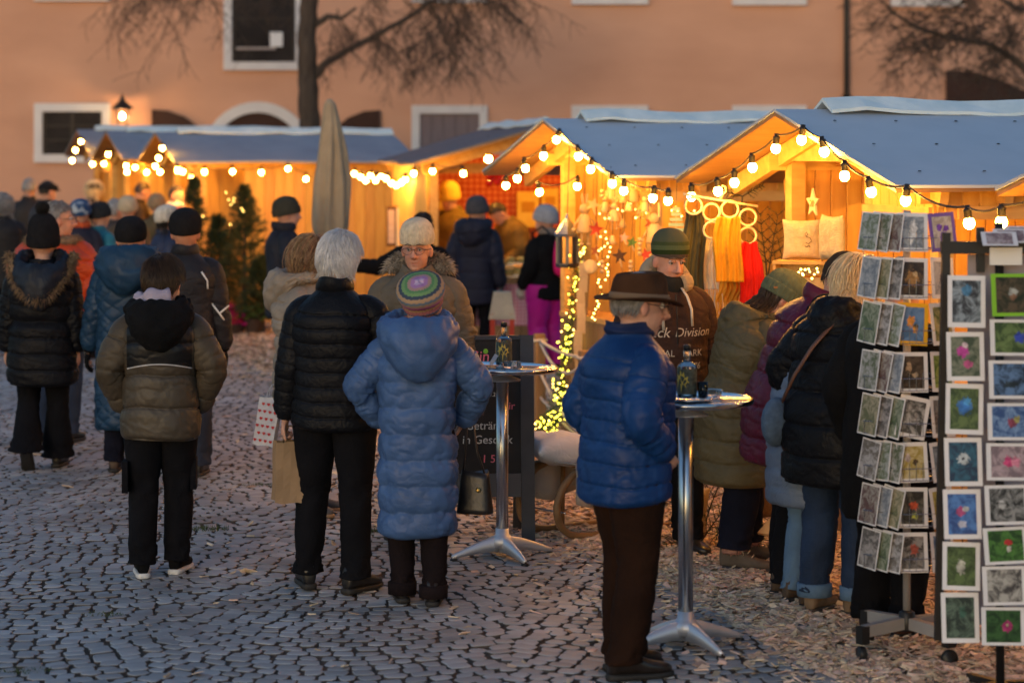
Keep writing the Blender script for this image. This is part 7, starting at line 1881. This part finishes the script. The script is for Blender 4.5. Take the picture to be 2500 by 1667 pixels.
MB().box((0, 0, 0), (.012, .006, .016)).obj('cushion_label', mat('paper_white', (.75, .75, .76)), st_, loc=(.085, .005, -.03))
sh0 = on_gable(NEAR, 1990, 640, .30)
shf = thing('crate_shelf', 'open wooden crate shelf under the cream cushions', 'crate', sh0, R(A0 - 90 + 8))
shf.rotation_euler = (0, 0, R(-16))
MB().box((0, 0, 0), (.46, .22, .018)).obj('top_board', WOOD_H, shf)
for sg in (-1, 1): MB().box((sg * .22, 0, -.17), (.016, .21, .32)).obj('side_board', WOOD_H, shf)
for k in range(4): MB().box((0, .10, -.05 - .075 * k), (.44, .012, .06)).obj('slat', WOOD_PALE, shf)
MB().box((0, 0, -.33), (.46, .22, .016)).obj('bottom_board', WOOD_H, shf)
for k in range(3):
    for i in range(3): MB().box((-.12 + .12 * i, -.02, -.29 + .055 * k), (.10, .10, .03), Matrix.Rotation(.2 * i + k, 3, 'Z')).obj('wood_block', WOOD_DK, shf)
cl_ = thing('fairy_lights', 'small bunch of warm fairy lights inside the crate shelf', 'fairy lights', sh0 + Vector((-.04, -.06, -.06)))
rd = random.Random(3)
for i in range(12): link(bpy.data.objects.new('fairy_light', FME2), cl_).location = (rd.uniform(-.07, .07), rd.uniform(-.03, .02), rd.uniform(-.035, .03))
MB().tube([(rd.uniform(-.07, .07), rd.uniform(-.03, .02), rd.uniform(-.03, .05)) for i in range(9)], .0015, 4).obj('wire', CABLE, cl_)
sn = thing('number_star', 'pale wooden star marked 20 on the stall boards', 'star', on_gable(NEAR, 1985, 496, .325), R(A0 - 90))
MB().prism(star_poly(.085, .45), .012).obj('star_plate', mat('birch_ply', (.62, .50, .30), (.70, .58, .36), scale=8), sn)
o = obj('lettering', text_mesh('20', .058, .001), mat('gold_number', (.42, .26, .05)), sn, (0, -.009, -.004), (R(90), 0, 0))
# spruce sprays
NEED = mat('spruce_needle', (.020, .040, .016), (.045, .075, .030), scale=20, rough=.7, island=.4)
def spruce(name, label, cat, p, dirs, L, seed, parent=None, group=None):
    rd = random.Random(seed); t = thing(name, label, cat, p, 0, group); st_, nd = MB(), MB()
    def br(a, d, L, r, lv):
        pts = []; q = Vector(a); dd = Vector(d).normalized()
        for i in range(8):
            pts.append(q.copy()); dd = (dd + Vector((rd.gauss(0, .06), rd.gauss(0, .06), rd.gauss(0, .06) - .02))).normalized(); q = q + dd * L / 7
        st_.tube(pts, [max(r * (1 - i / 8), .0012) for i in range(8)], 5)
        for i in range(int(L * 420)):
            u = rd.random() * 6.99; k = int(u); p_ = pts[k].lerp(pts[k + 1], u - k); ax = (pts[k + 1] - pts[k]).normalized()
            o_ = ax.orthogonal().normalized(); o_.rotate(Matrix.Rotation(rd.random() * 6.283, 3, ax)); dn = (ax * .7 + o_).normalized(); w_ = dn.orthogonal().normalized() * .0012
            nd.add([p_ - w_, p_ + w_, p_ + dn * rd.uniform(.014, .022)], [(0, 1, 2)])
        if lv:
            for i in range(2, 8):
                for sg in (-1, 1):
                    sd_ = dd.cross(Vector((0, -1, .3))).normalized() * sg
                    br(pts[i], dd * .75 + sd_ * .8, L * .42 * (1.1 - i / 10), r * .5, lv - 1)
    for d in dirs: br((0, 0, 0), d, L, .006, 1)
    st_.obj('stem', BARK, t, True); o = nd.obj('needles', NEED, t); o['kind'] = 'stuff'; return t
spruce('spruce_spray', 'spruce branch fastened upright beside the red scarf', 'branch', W(1872, 690, 398), [(-.08, .05, .9), (.35, -.05, .8), (.15, -.1, 1.0)], .42, 1)
spruce('spruce_spray', 'spruce twig hanging over the ring hanger under the eave', 'branch', W(1812, 480, 392), [(-.7, 0, .25), (.6, .0, .3), (0, -.1, -.7)], .14, 2)
spruce('spruce_spray', 'spruce greens lying on the wood chips behind the bistro pole', 'branch', W(1705, 1330, 440), [(-.3, -.3, .12), (.6, .1, .1), (.2, -.2, .5), (-.1, .3, .4)], .34, 3)
spruce('spruce_spray', 'spruce greens lying at the counter foot behind the boots', 'branch', W(1870, 1350, 452), [(.6, .1, .12), (-.5, .2, .14), (.1, -.4, .2), (.2, .3, .5)], .36, 4)
spruce('spruce_spray', 'upright spruce twigs leaning on the stall boards behind the bistro pole', 'branch', W(1715, 1300, 425), [(.1, 0, 1), (-.2, 0, .9), (.25, .1, .9)], .5, 5)
sk = soft('sack', 'stuffed beige cloth sack leaning behind the bistro pole', 'sack', W(1692, 1246, 438), (R(90), R(6), 0), (.085, .14, .07), cloth('sack_beige', (.36, .27, .17), .15, .9), 2, .6)
bw = W(1898, 1293, 470); o = MB().prism([(-.09, -.03), (.09, -.055), (.095, .03), (.03, .04), (.02, .02), (-.03, .055)], .03).obj('board_offcut', WOOD_PALE, None, loc=bw + Vector((0, .1, -.01))); o.rotation_euler = (R(-30), 0, R(-15)); tag(o, 'notched pale board offcut leaning at the counter foot', 'board')
o = soft('jute_bag', 'brown jute bag hanging at the counter behind the boots', 'bag', W(1880, 1200, 455) + Vector((.02, .12, 0)), (R(90), 0, R(10)), (.10, .17, .03), mat('jute_brown', (.14, .07, .03), (.2, .11, .05), scale=60, rough=.95), 7, .5)

# ================================================================== food stall inside
cl = local((.40, 25.7), 96.9, 2.9, 0, 0)
CHK = bpy.data.materials.new('red_check'); CHK.use_nodes = True
def _check(m, c1, c2, sc, mort=.12):
    n = m.node_tree.nodes; l = m.node_tree.links; b = n['Principled BSDF']; b.inputs['Roughness'].default_value = .9
    tc = n.new('ShaderNodeTexCoord'); br = n.new('ShaderNodeTexBrick'); br.offset = 0; br.inputs['Scale'].default_value = sc; br.inputs['Mortar Size'].default_value = mort; br.inputs['Brick Width'].default_value = 1; br.inputs['Row Height'].default_value = 1
    br.inputs['Color1'].default_value = (*c1, 1); br.inputs['Color2'].default_value = (*c1, 1); br.inputs['Mortar'].default_value = (*c2, 1)
    mp = n.new('ShaderNodeMapping'); mp.inputs['Rotation'].default_value = (R(90), 0, 0); l.new(tc.outputs['Object'], mp.inputs[0]); l.new(mp.outputs[0], br.inputs['Vector']); l.new(br.outputs['Color'], b.inputs['Base Color'])
_check(CHK, (.62, .20, .08), (.42, .03, .015), 14)
ck = obj('wall_cloth', grid_mesh('wall_cloth', np.array([[(x, .02 * math.sin(x * 6 + z), z) for x in np.linspace(-1.15, 1.15, 30)] for z in np.linspace(.9, 2.12, 8)]), close_u=False), CHK, None, cl, (0, 0, R(4))); tag(ck, 'red checked cloth lining the back of the food stall', 'cloth')
GING = bpy.data.materials.new('pink_gingham'); GING.use_nodes = True; _check(GING, (.50, .10, .20), (.62, .42, .46), 28, .2)
gq = W(1225, 690, 238)
gc = obj('gingham_cloth', grid_mesh('gingham_cloth', np.array([[(x, .012 * math.sin(x * 30), z) for x in np.linspace(-.28, .28, 40)] for z in np.linspace(-.42, 0, 6)]), close_u=False), GING, None, (gq.x, gq.y - .25, gq.z)); tag(gc, 'pink gingham cloth hanging from the food stall counter', 'cloth')
tb = thing('side_table', 'small table under a cream cloth on red legs before the food stall', 'table', (W(1226, 780, 262).x, W(1226, 780, 262).y, 0))
ct = W(0, 712, 262).z
MB().loft([[(-.08, -.08, ct), (.08, -.08, ct), (.08, .08, ct), (-.08, .08, ct)], [(-.125, -.12, ct - .25), (.125, -.12, ct - .25), (.125, .12, ct - .25), (-.125, .12, ct - .25)]]).obj('cloth', cloth('cream_cloth', (.5, .45, .34)), tb)
for a in (-1, 1):
    for b in (-1, 1): MB().box((a * .09, b * .09, (ct - .2) / 2), (.045, .045, ct - .2)).obj('leg', REDP, tb)
GOODS = mat('golden_pastry', (.62, .36, .06), (.80, .58, .16), scale=14, rough=.6)
for i, (x, y) in enumerate(((1222, 640), (1270, 636), (1240, 668), (1285, 664))):
    p = W(x, y, 236); t = thing('tray_of_pastry', ('upper tray of golden pastries next to the navy coat', 'upper tray of golden pastries next to the black coat', 'lower tray of golden pastries over the gingham', 'lower tray of golden pastries beside the magenta trousers')[i], 'tray', p + Vector((0, -.1, 0)))
    MB().box((0, 0, -.02), (.26, .22, .02)).obj('tray', STEEL, t)
    for k in range(9): MB().ell((-.10 + .1 * (k % 3) + .01 * (k % 2), -.07 + .07 * (k // 3), .015), (.045, .034, .028)).obj('pastry', GOODS, t, True)
for i, (x, y, w_, h_) in enumerate(((1078, 530, .30, .34), (1290, 515, .26, .42), (1345, 500, .20, .36))):
    p = W(x, y, 212); t = thing('poster', ('yellow poster beside the yellow hat', 'tall yellow poster with a golden motif above the trays', 'narrow yellow poster next to the grey beanie')[i], 'poster', (p.x, cl.y - .12, p.z)); MB().box((0, 0, 0), (w_, .01, h_)).obj('sheet', mat('yellow_sheet', (.70, .46, .06), (.8, .60, .14), scale=4, rough=.8), t); MB().box((0, -.008, .03), (w_ * .6, .006, h_ * .3)).obj('print', mat('amber_print', (.5, .25, .02)), t)
p = W(1205, 437, 225); t = thing('red_baubles', 'cluster of shiny red baubles hanging in the food stall', 'baubles', p + Vector((0, .4, 0)))
for k in range(7): MB().ell((.06 * math.cos(k * .9), .03 * math.sin(k), .06 * math.sin(k * 1.7)), .042).obj('bauble', mat('red_gloss', (.5, .008, .01), rough=.12), t, True)
# notice frame on the plank wall
p = W(966, 553, 196); nf = thing('notice_case', 'dark notice case with two printed sheets on the plank wall', 'notice', (p.x, p.y, p.z), R(A0))
MB().box((0, .02, 0), (.22, .03, .50)).obj('case', mat('case_wood', (.10, .05, .025)), nf)
MB().box((-.055, -.003, .0), (.085, .006, .42)).obj('sheet', mat('paper_mauve', (.36, .31, .36), (.5, .45, .5), scale=9, stretch=(.3, .3, 5)), nf); MB().box((.055, -.003, -.02), (.085, .006, .50)).obj('sheet', mat('paper_white', (.75, .75, .76)), nf)

# ================================================================== Christmas trees and pots
def xmas(label, x, s, H, r, seed, squeeze=1.0):
    t = thing('spruce_tree', label, 'tree', ((x - CX) / s, FPX / s, 0), 0, 'spruce trees for sale'); rd = random.Random(seed)
    MB().tube([(0, 0, 0), (0, 0, H)], [.04, .006], 8).obj('trunk', BARK, t, True)
    nd = MB()
    for i in range(300):
        u = rd.random() ** .8; z = .12 + (H - .12) * u; a = rd.random() * 6.283; rr = (r * (1 - u ** 2.2) * squeeze + .05) * (.75 + .35 * math.sin(3 * a + 7 * u + seed) * math.sin(5 * u + seed))
        d = Vector((math.cos(a), math.sin(a), rd.uniform(.0, .9)))
        for k in range(22):
            f = rd.random(); p = Vector((0, 0, z)) + d.normalized() * rr * (.15 + .85 * f); n_ = (d + Vector((rd.gauss(0, .9), rd.gauss(0, .9), rd.gauss(0, .9)))).normalized(); w_ = n_.orthogonal().normalized() * .006
            nd.add([p - w_, p + w_, p + n_ * .07], [(0, 1, 2)])
    o = nd.obj('crown', mat('spruce_dark', (.025, .042, .014), (.07, .085, .025), scale=6, rough=.8, island=.45), t); o['kind'] = 'stuff'; return t
xmas('full spruce tree leaning on the plank wall beside the navy coated man', 598, 200, 1.72, .40, 1, 1.0)
xmas('slim spruce tree standing next to the red coat', 474, 196, 1.80, .32, 2)
xmas('middle spruce tree dotted with lights', 535, 198, 1.35, .36, 3)
xmas('low spruce in front of the plank wall', 640, 206, .9, .34, 5)
dl = thing('fairy_lights', 'few fairy lights glowing on the middle spruce tree', 'fairy lights', W(560, 480, 204)); d0 = dl.location.copy()
for x, y in ((558, 488), (570, 492), (564, 500), (572, 484), (590, 510), (594, 516), (562, 548), (495, 528), (552, 470)): link(bpy.data.objects.new('fairy_light', FME2), dl).location = W(x, y, 206) - d0
for i, (x, y, c, lab) in enumerate(((515, 640, (.03, .18, .02), 'bright green potted plant before the spruce trees'), (500, 700, (.02, .14, .04), 'dark green potted plant before the spruce trees'), (575, 770, (.42, .01, .10), 'magenta potted cyclamen at the foot of the spruce trees'), (540, 735, (.35, .02, .06), 'deep red potted plant at the foot of the spruce trees'), (620, 745, (.05, .09, .02), 'mossy potted plant at the foot of the spruce trees'))):
    p = W(x, y, 206); rd = random.Random(i); t = thing('potted_plant', lab, 'plant', (p.x, p.y, 0), 0, 'potted plants at the spruce trees')
    hz_ = max(p.z, .12)
    MB().lathe([(.09, 0), (.13, hz_ * .5), (.14, hz_ * .55), (0, hz_ * .55)], 14).obj('pot', mat('dark_pot', (.06, .035, .025)), t)
    lf = MB()
    for k in range(170):
        a = rd.random() * 6.283; d = Vector((math.cos(a), math.sin(a), rd.uniform(-.2, 1.0))).normalized(); pp_ = Vector((0, 0, hz_ * .6)) + d * .19 * rd.random() ** .5; n_ = Vector((rd.gauss(0, 1), rd.gauss(0, 1), rd.gauss(0, 1))).normalized() * .028; m_ = n_.orthogonal().normalized() * .028
        lf.add([pp_ - n_, pp_ + m_, pp_ + n_, pp_ - m_], [(0, 1, 2, 3)])
    o = lf.obj('leaves', mat('leaf_%d' % i, c, tuple(v * 1.5 for v in c), scale=12, rough=.6, island=.4), t); o['kind'] = 'stuff'
for i, (x, w_) in enumerate(((560, .2), (600, .26), (640, .2), (660, .15))):
    p = W(x, 800, 199); o = MB().ell((0, 0, 0), (w_, .14, .07), nu=12, nv=7).obj('stone', mat('grey_stone', (.20, .17, .17), (.28, .24, .24), scale=6, rough=.9), None, True, (p.x, p.y - .25, .02)); tag(o, ('flat grey edging stone by the magenta cyclamen', 'largest grey edging stone before the spruce trees', 'grey edging stone before the low spruce', 'smallest grey edging stone by the navy coated man')[i], 'stone', 'edging stones')

# ================================================================== postcards
def photo_mat(name, a, b, blobs, sc=22, seed=0):
    if name in MATS: return MATS[name]
    m = bpy.data.materials.new(name); m.use_nodes = True; MATS[name] = m
    n = m.node_tree.nodes; l = m.node_tree.links; bs_ = n['Principled BSDF']; bs_.inputs['Roughness'].default_value = .45; bs_.inputs['Specular IOR Level'].default_value = .25; a = tuple(v * .6 for v in a); b = tuple(v * .85 for v in b)
    tc = n.new('ShaderNodeTexCoord'); mp = n.new('ShaderNodeMapping'); mp.inputs['Location'].default_value = (seed * 1.7, seed * .3, seed); l.new(tc.outputs['Object'], mp.inputs[0])
    nz = n.new('ShaderNodeTexNoise'); nz.inputs['Scale'].default_value = sc; nz.inputs['Detail'].default_value = 5; l.new(mp.outputs[0], nz.inputs['Vector'])
    rp = n.new('ShaderNodeValToRGB'); nz.inputs['Roughness'].default_value = .72; nz.inputs['Distortion'].default_value = .8; rp.color_ramp.elements[0].position = .42; rp.color_ramp.elements[1].position = .58; rp.color_ramp.elements[0].color = (*a, 1); rp.color_ramp.elements[1].color = (*b, 1); l.new(nz.outputs['Fac'], rp.inputs[0])
    cur = rp.outputs[0]
    ns = n.new('ShaderNodeTexNoise'); ns.inputs['Scale'].default_value = 90; ns.inputs['Detail'].default_value = 3; l.new(mp.outputs[0], ns.inputs['Vector'])
    for (u, v, r_, c, asp) in blobs:
        mv = n.new('ShaderNodeMapping'); mv.vector_type = 'POINT'; mv.inputs['Location'].default_value = (-u, 0, -v * asp); mv.inputs['Scale'].default_value = (1, 0, asp); l.new(tc.outputs['Object'], mv.inputs[0])
        ln = n.new('ShaderNodeVectorMath'); ln.operation = 'LENGTH'; l.new(mv.outputs[0], ln.inputs[0])
        ad = n.new('ShaderNodeMath'); ad.operation = 'MULTIPLY_ADD'; l.new(ns.outputs['Fac'], ad.inputs[0]); ad.inputs[1].default_value = r_ * 1.9; l.new(ln.outputs['Value'], ad.inputs[2])
        lt = n.new('ShaderNodeMapRange'); lt.inputs['From Min'].default_value = r_ * 2.0; lt.inputs['From Max'].default_value = r_ * 1.75; l.new(ad.outputs[0], lt.inputs['Value'])
        mx = n.new('ShaderNodeMix'); mx.data_type = 'RGBA'; l.new(lt.outputs[0], mx.inputs['Factor']); l.new(cur, mx.inputs['A']); pc = n.new('ShaderNodeValToRGB'); pc.color_ramp.elements[0].position = .35; pc.color_ramp.elements[1].position = .65; pc.color_ramp.elements[0].color = (*[v * .35 for v in c], 1); pc.color_ramp.elements[1].color = (*[min(1, v * 1.25 + .02) for v in c], 1); l.new(nz.outputs['Fac'], pc.inputs[0]); l.new(pc.outputs[0], mx.inputs['B']); cur = mx.outputs['Result']
    l.new(cur, bs_.inputs['Base Color']); return m
CARDW = mat('card_white', (.68, .66, .68), (.74, .72, .74), scale=20, rough=.4)
def postcard(label, p, rz, w, h, pic, border=CARDW, mg=.16, roll=0, tip=-8, group='postcards in the racks'):
    t = thing('postcard', label, 'postcard', p, 0, group); t.rotation_euler = Euler((R(tip), R(roll), R(rz)))
    MB().box((0, 0, 0), (w, .0018, h)).obj('card', border, t)
    if pic is not None:
        pm = MB().box((0, 0, 0), (w * (1 - mg * 1.6), .0010, h * (1 - mg * 1.25))); pm.obj('picture', pic, t, loc=(0, -.0012, 0))
    return t
rs = 563
r1 = thing('postcard_rack', 'grey revolving postcard rack on a four armed castor base', 'postcard rack', ((2214 - CX) / rs, FPX / rs, 0), R(8)); R1 = r1.location.copy()
GREYM = mat('rack_grey', (.30, .29, .29), (.36, .35, .35), scale=8, rough=.5, metal=.3); WIRE = mat('chrome_wire', (.55, .55, .56), rough=.25, metal=1)
MB().tube([(0, 0, .12), (0, 0, 1.93)], .017, 12).obj('pole', GREYM, r1, True)
MB().lathe([(.03, .11), (.035, .12), (.035, .19), (.02, .20)], 16).obj('hub', BLACK, r1, True)
for k in range(4):
    a = k * math.pi / 2 + .45; d = Vector((math.cos(a), math.sin(a), 0))
    am = MB().beam(d * .03 + Vector((0, 0, .145)), d * .25 + Vector((0, 0, .135)), .035, .05).obj('base_arm', GREYM, r1)
    MB().box(d * .255 + Vector((0, 0, .12)), (.042, .042, .075), Matrix.Rotation(a, 3, 'Z')).obj('end_cap', BLACK, am)
    MB().lathe([(0, -.014), (.034, -.014), (.036, -.008), (.036, .008), (.034, .014), (0, .014)], 20, Matrix.Rotation(a + 1.2, 3, 'Z') @ Matrix.Rotation(R(90), 3, 'X'), c=d * .262 + Vector((0, 0, .037))).obj('castor', BLACK, am, True)
rowsY = [(520, 614), (630, 730), (740, 842), (860, 957), (968, 1068), (1080, 1176), (1190, 1287), (1300, 1396)]
ordn = ['top', 'second', 'third', 'fourth', 'fifth', 'sixth', 'seventh', 'lowest']
midp = [('white feather', (.25, .30, .38), (.40, .44, .50), [(.004, .01, .018, (.7, .7, .72), .45), (-.01, -.03, .012, (.7, .7, .7), .5)]), ('golden seed head', (.05, .04, .04), (.12, .08, .05), [(0, .0, .030, (.40, .20, .06), .9), (.01, .02, .012, (.6, .4, .2), 1)]), ('orange butterfly', (.10, .22, .45), (.16, .28, .50), [(-.008, .01, .018, (.65, .25, .03), .7), (.014, -.01, .012, (.10, .07, .03), .9), (.012, -.025, .012, (.65, .28, .03), .8)]), ('twisted vine', (.05, .035, .025), (.10, .07, .05), [(-.015, .02, .012, (.45, .30, .18), .5), (.012, -.012, .014, (.45, .32, .2), 1.2)]), ('grey swirl', (.10, .095, .09), (.45, .43, .42), []), ('deer in yellow mist', (.55, .42, .10), (.62, .52, .30), [(.012, .0, .012, (.08, .05, .02), .9), (-.02, .02, .014, (.60, .5, .5), .8)]), ('red poppy', (.04, .035, .03), (.12, .11, .09), [(.005, .008, .019, (.50, .07, .02), 1), (.01, -.035, .014, (.35, .36, .05), 1)]), ('red leaf on gravel', (.06, .055, .055), (.30, .28, .27), [(.008, .012, .018, (.40, .08, .05), .7)])]
rightp = [('purple pansy', (.55, .50, .45), (.62, .58, .55), [(-.015, .02, .016, (.14, .05, .40), 1), (.018, .015, .015, (.14, .05, .40), 1), (0, -.02, .018, (.20, .10, .48), .8)]), ('frosty twig', (.30, .30, .34), (.5, .5, .52), [(0, 0, .016, (.10, .10, .14), .6)]), ('garden bouquet', (.12, .18, .06), (.45, .40, .2), [(0, .01, .015, (.6, .15, .2), 1)]), ('green leaves', (.10, .20, .04), (.32, .38, .10), [(.01, .02, .014, (.5, .1, .1), 1)]), ('orange tulip', (.15, .12, .12), (.3, .28, .26), [(0, .0, .018, (.6, .12, .03), .6)]), ('grey lake', (.20, .24, .30), (.35, .38, .42), []), ('yellow field', (.4, .32, .06), (.55, .45, .15), []), ('blue sky', (.12, .20, .40), (.35, .42, .5), [])]
leftp = [('pale meadow', (.20, .26, .16), (.42, .45, .46)), ('grey valley', (.25, .30, .38), (.40, .42, .46)), ('green pond', (.12, .18, .10), (.30, .33, .26)), ('birch trunks', (.16, .20, .12), (.42, .42, .42)), ('reeds', (.20, .22, .12), (.40, .36, .26)), ('snowy barn', (.22, .20, .18), (.45, .44, .46)), ('berry hedge', (.18, .10, .10), (.36, .34, .32)), ('pebble shore', (.16, .15, .15), (.38, .36, .36))]
for i, (ya, yb) in enumerate(rowsY):
    zc = CAMH - ((ya + yb) / 2 - HY) / (rs + 6); h = (yb - ya) / rs; rd = random.Random(i)
    w = .132
    pm = photo_mat('photo_mid_%d' % i, midp[i][1], midp[i][2], midp[i][3], 22, i)
    postcard(midp[i][0] + ' postcard in the %s row of the grey rack' % ordn[i], R1 + Vector((.006, -.115, zc)), 3, w, h, pm, mat('card_yellow', (.72, .38, .01)) if i == 2 else CARDW, roll={4: 12}.get(i, rd.gauss(0, 1.5)))
    pm = photo_mat('photo_right_%d' % i, rightp[i][1], rightp[i][2], rightp[i][3], 22, i + 20)
    postcard(rightp[i][0] + ' postcard on the turned face in the %s row of the grey rack' % ordn[i], R1 + Vector((.140, -.085, zc)), 24 if i == 0 else 34, w, h, pm, mat('card_purple', (.16, .09, .36)) if i == 0 else CARDW, roll=rd.gauss(0, 2))
    for k in range(3):
        c = leftp[(i + k * 3) % 8]; pm = photo_mat('photo_left_%d' % ((i + k * 3) % 8), c[1], c[2], [], 26, i + k)
        nm = ('back', 'middle', 'front')[k]
        postcard('%s %s postcard of the slanting trio in the %s row of the grey rack' % (c[0], nm, ordn[i]), R1 + Vector((-.165 + .042 * k, -.01 - .042 * k, zc)), -62 + 3 * k, w, h, pm, CARDW, roll=4 + rd.gauss(0, 2.5), mg=.06)
    # wire pocket
    mb = MB(); zb = zc - h * .45
    loop = [Vector((-.19, .02, 0)), Vector((-.06, -.135, 0)), Vector((.075, -.135, 0)), Vector((.20, -.05, 0)), Vector((.20, .06, 0)), Vector((0, .15, 0)), Vector((-.19, .02, 0))]
    for dz in (0.0, h * .30): mb.tube([q + Vector((0, 0, zb + dz)) for q in loop], .0016, 4)
    for q in loop[:5]: mb.tube([q * .97 + Vector((0, 0, zb)), q * .97 + Vector((0, 0, zb + h * .3))], .0016, 4)
    for q in (-.03, .0, .03): mb.tube([(q, -.135, zb), (q, -.135, zb + h * .45)], .0014, 4)
    mb.tube([(-.19, .02, zb), (0, 0, zb), (.2, .0, zb)], .002, 4)
    mb.obj('wire_pocket', WIRE, r1)
# black rack in front
r2s = 606
r2 = thing('postcard_rack', 'black framed postcard rack standing in front of the grey rack', 'postcard rack', ((2442 - CX) / r2s, FPX / r2s, 0)); R2 = r2.location.copy()
KB = mat('black_steel', (.012, .012, .014), rough=.45)
MB().tube([(0, 0, .05), (0, .02, 1.9)], .018, 10).obj('pole', KB, r2, True)
for a in (0, 1.57, 3.14, 4.71): MB().beam((0, 0, .04), (.22 * math.cos(a + .4), .22 * math.sin(a + .4), .03), .03, .03).obj('base_arm', KB, r2)
lx0 = W(2303, 0, r2s).x - R2.x
MB().beam((lx0 - .02, 0, .22), (lx0 + .012, 0, 1.86), .032, .032).obj('side_bar', KB, r2)
MB().beam((lx0 - .01, 0, 1.80), (.35, 0, 1.80), .03, .05).obj('top_bar', KB, r2)
MB().beam((W(2397, 0, r2s).x - R2.x, .03, 1.7), (W(2397, 0, r2s).x - R2.x, .03, 1.88), .03, .03).obj('peg', KB, r2)
MB().box((W(2460, 0, r2s).x - R2.x, .06, 1.02), (.30, .004, 1.50)).obj('back_panel', mat('panel_mauve', (.32, .28, .31), rough=.6), r2)
MB().box((W(2452, 545, r2s).x - R2.x, -.03, W(0, 625, r2s).z), (.13, .004, .07)).obj('price_card', mat('paper_white', (.75, .75, .76)), r2)
colA = [((672, 800), 'rocky coast', (.04, .05, .07), (.30, .36, .42), [(0, .045, .02, (.05, .20, .38), .8)]), ((810, 930), 'magenta orchid', (.06, .10, .06), (.20, .22, .16), [(-.01, .02, .024, (.45, .03, .28), 1), (.008, -.03, .018, (.55, .08, .25), 1), (.0, .045, .012, (.65, .5, .55), 1)]), ((936, 1060), 'blue gentian', (.04, .09, .03), (.12, .18, .06), [(.0, .01, .028, (.02, .16, .50), .8), (.01, .03, .016, (.05, .28, .6), 1)]), ((1068, 1186), 'dandelion clock', (.01, .05, .12), (.02, .12, .20), [(0, .012, .024, (.50, .55, .58), 1), (0, .012, .007, (.03, .03, .05), 1)]), ((1194, 1315), 'balloon', (.03, .10, .36), (.08, .22, .55), [(-.005, .01, .020, (.40, .05, .18), 1), (.015, .02, .012, (.5, .5, .5), 1), (0, -.04, .02, (.45, .45, .55), 1.4)]), ((1323, 1440), 'white chapel', (.04, .08, .02), (.10, .16, .05), [(.0, -.005, .018, (.48, .46, .38), .6)]), ((1446, 1568), 'dark forest', (.01, .035, .03), (.10, .16, .12), [(.01, .02, .014, (.02, .10, .07), .6)])]
for (ya, yb), nm, a, b, bl_ in colA:
    h = (yb - ya) / (r2s + 14); slip = (1120 - (ya + yb) / 2) * .02
    p = W(2352 + slip, (ya + yb) / 2, r2s + 8); pm = photo_mat('photo_' + nm.replace(' ', '_'), a, b, bl_, 20, len(nm)); postcard(nm + ' postcard in the upright column of the black rack', p, -4, .148, h, pm, CARDW, roll=random.Random(ya).gauss(0, 1.2), mg=.15)
colB = [((668, 772), 'mushroom hat', (.02, .03, .01), (.10, .07, .04), [(0, .01, .02, (.35, .36, .33), 1.2), (0, -.01, .014, (.25, .13, .07), 1)], (.16, .42, .02)), ((780, 868), 'blue iris', (.05, .10, .03), (.16, .24, .08), [(.03, .0, .022, (.02, .05, .40), 1)], None), ((880, 973), 'evening lake', (.02, .04, .08), (.12, .22, .42), [(0, -.02, .03, (.02, .04, .06), 2.5)], None), ((984, 1074), 'alpine flower', (.05, .12, .35), (.20, .32, .55), [(.01, -.005, .02, (.25, .04, .08), 1), (.03, .01, .014, (.35, .32, .1), 1)], None), ((1082, 1172), 'pink rose', (.30, .22, .26), (.5, .38, .42), [(0, .0, .022, (.55, .05, .18), 1), (.03, .0, .02, (.6, .2, .3), 1)], None), ((1184, 1280), 'grey horse', (.03, .03, .03), (.30, .30, .30), [(-.02, .0, .016, (.5, .5, .5), 1)], None), ((1287, 1376), 'red toadstool', (.02, .08, .015), (.08, .22, .04), [(.012, .012, .017, (.50, .02, .02), 1.3), (.012, -.014, .009, (.6, .58, .5), .7)], None), ((1382, 1476), 'stone bridge', (.10, .09, .09), (.48, .46, .42), [], None), ((1482, 1574), 'magenta rhododendron', (.015, .06, .015), (.04, .12, .03), [(.015, .0, .022, (.42, .02, .15), 1), (.015, .005, .006, (.6, .5, .3), 1)], None)]
for (ya, yb), nm, a, b, bl_, bc in colB:
    h = (yb - ya) / (r2s + 14); slip = (1120 - (ya + yb) / 2) * .03
    p = W(2462 + slip, (ya + yb) / 2, r2s + 12); pm = photo_mat('photo_' + nm.replace(' ', '_'), a, b, bl_, 20, len(nm)); postcard(nm + ' postcard in the crosswise column of the black rack', p, 3, .175, h, pm, mat('card_green', (.22, .50, .03)) if bc else CARDW, roll=random.Random(ya).gauss(0, 1.2), mg=.13)
for i in range(3):
    p = W(2440 + 34 * i, 583 - 6 * i, r2s + 6); postcard(('pale pink', 'grey blue', 'cream')[i] + ' postcard lying in the top tray of the black rack', p + Vector((0, .04 * i, 0)), -4, .14, .09, photo_mat('photo_top_%d' % i, (.3, .2, .22), (.5, .42, .42), [], 20, i), CARDW, tip=-55)

bpy.data.scenes.remove(TMP)
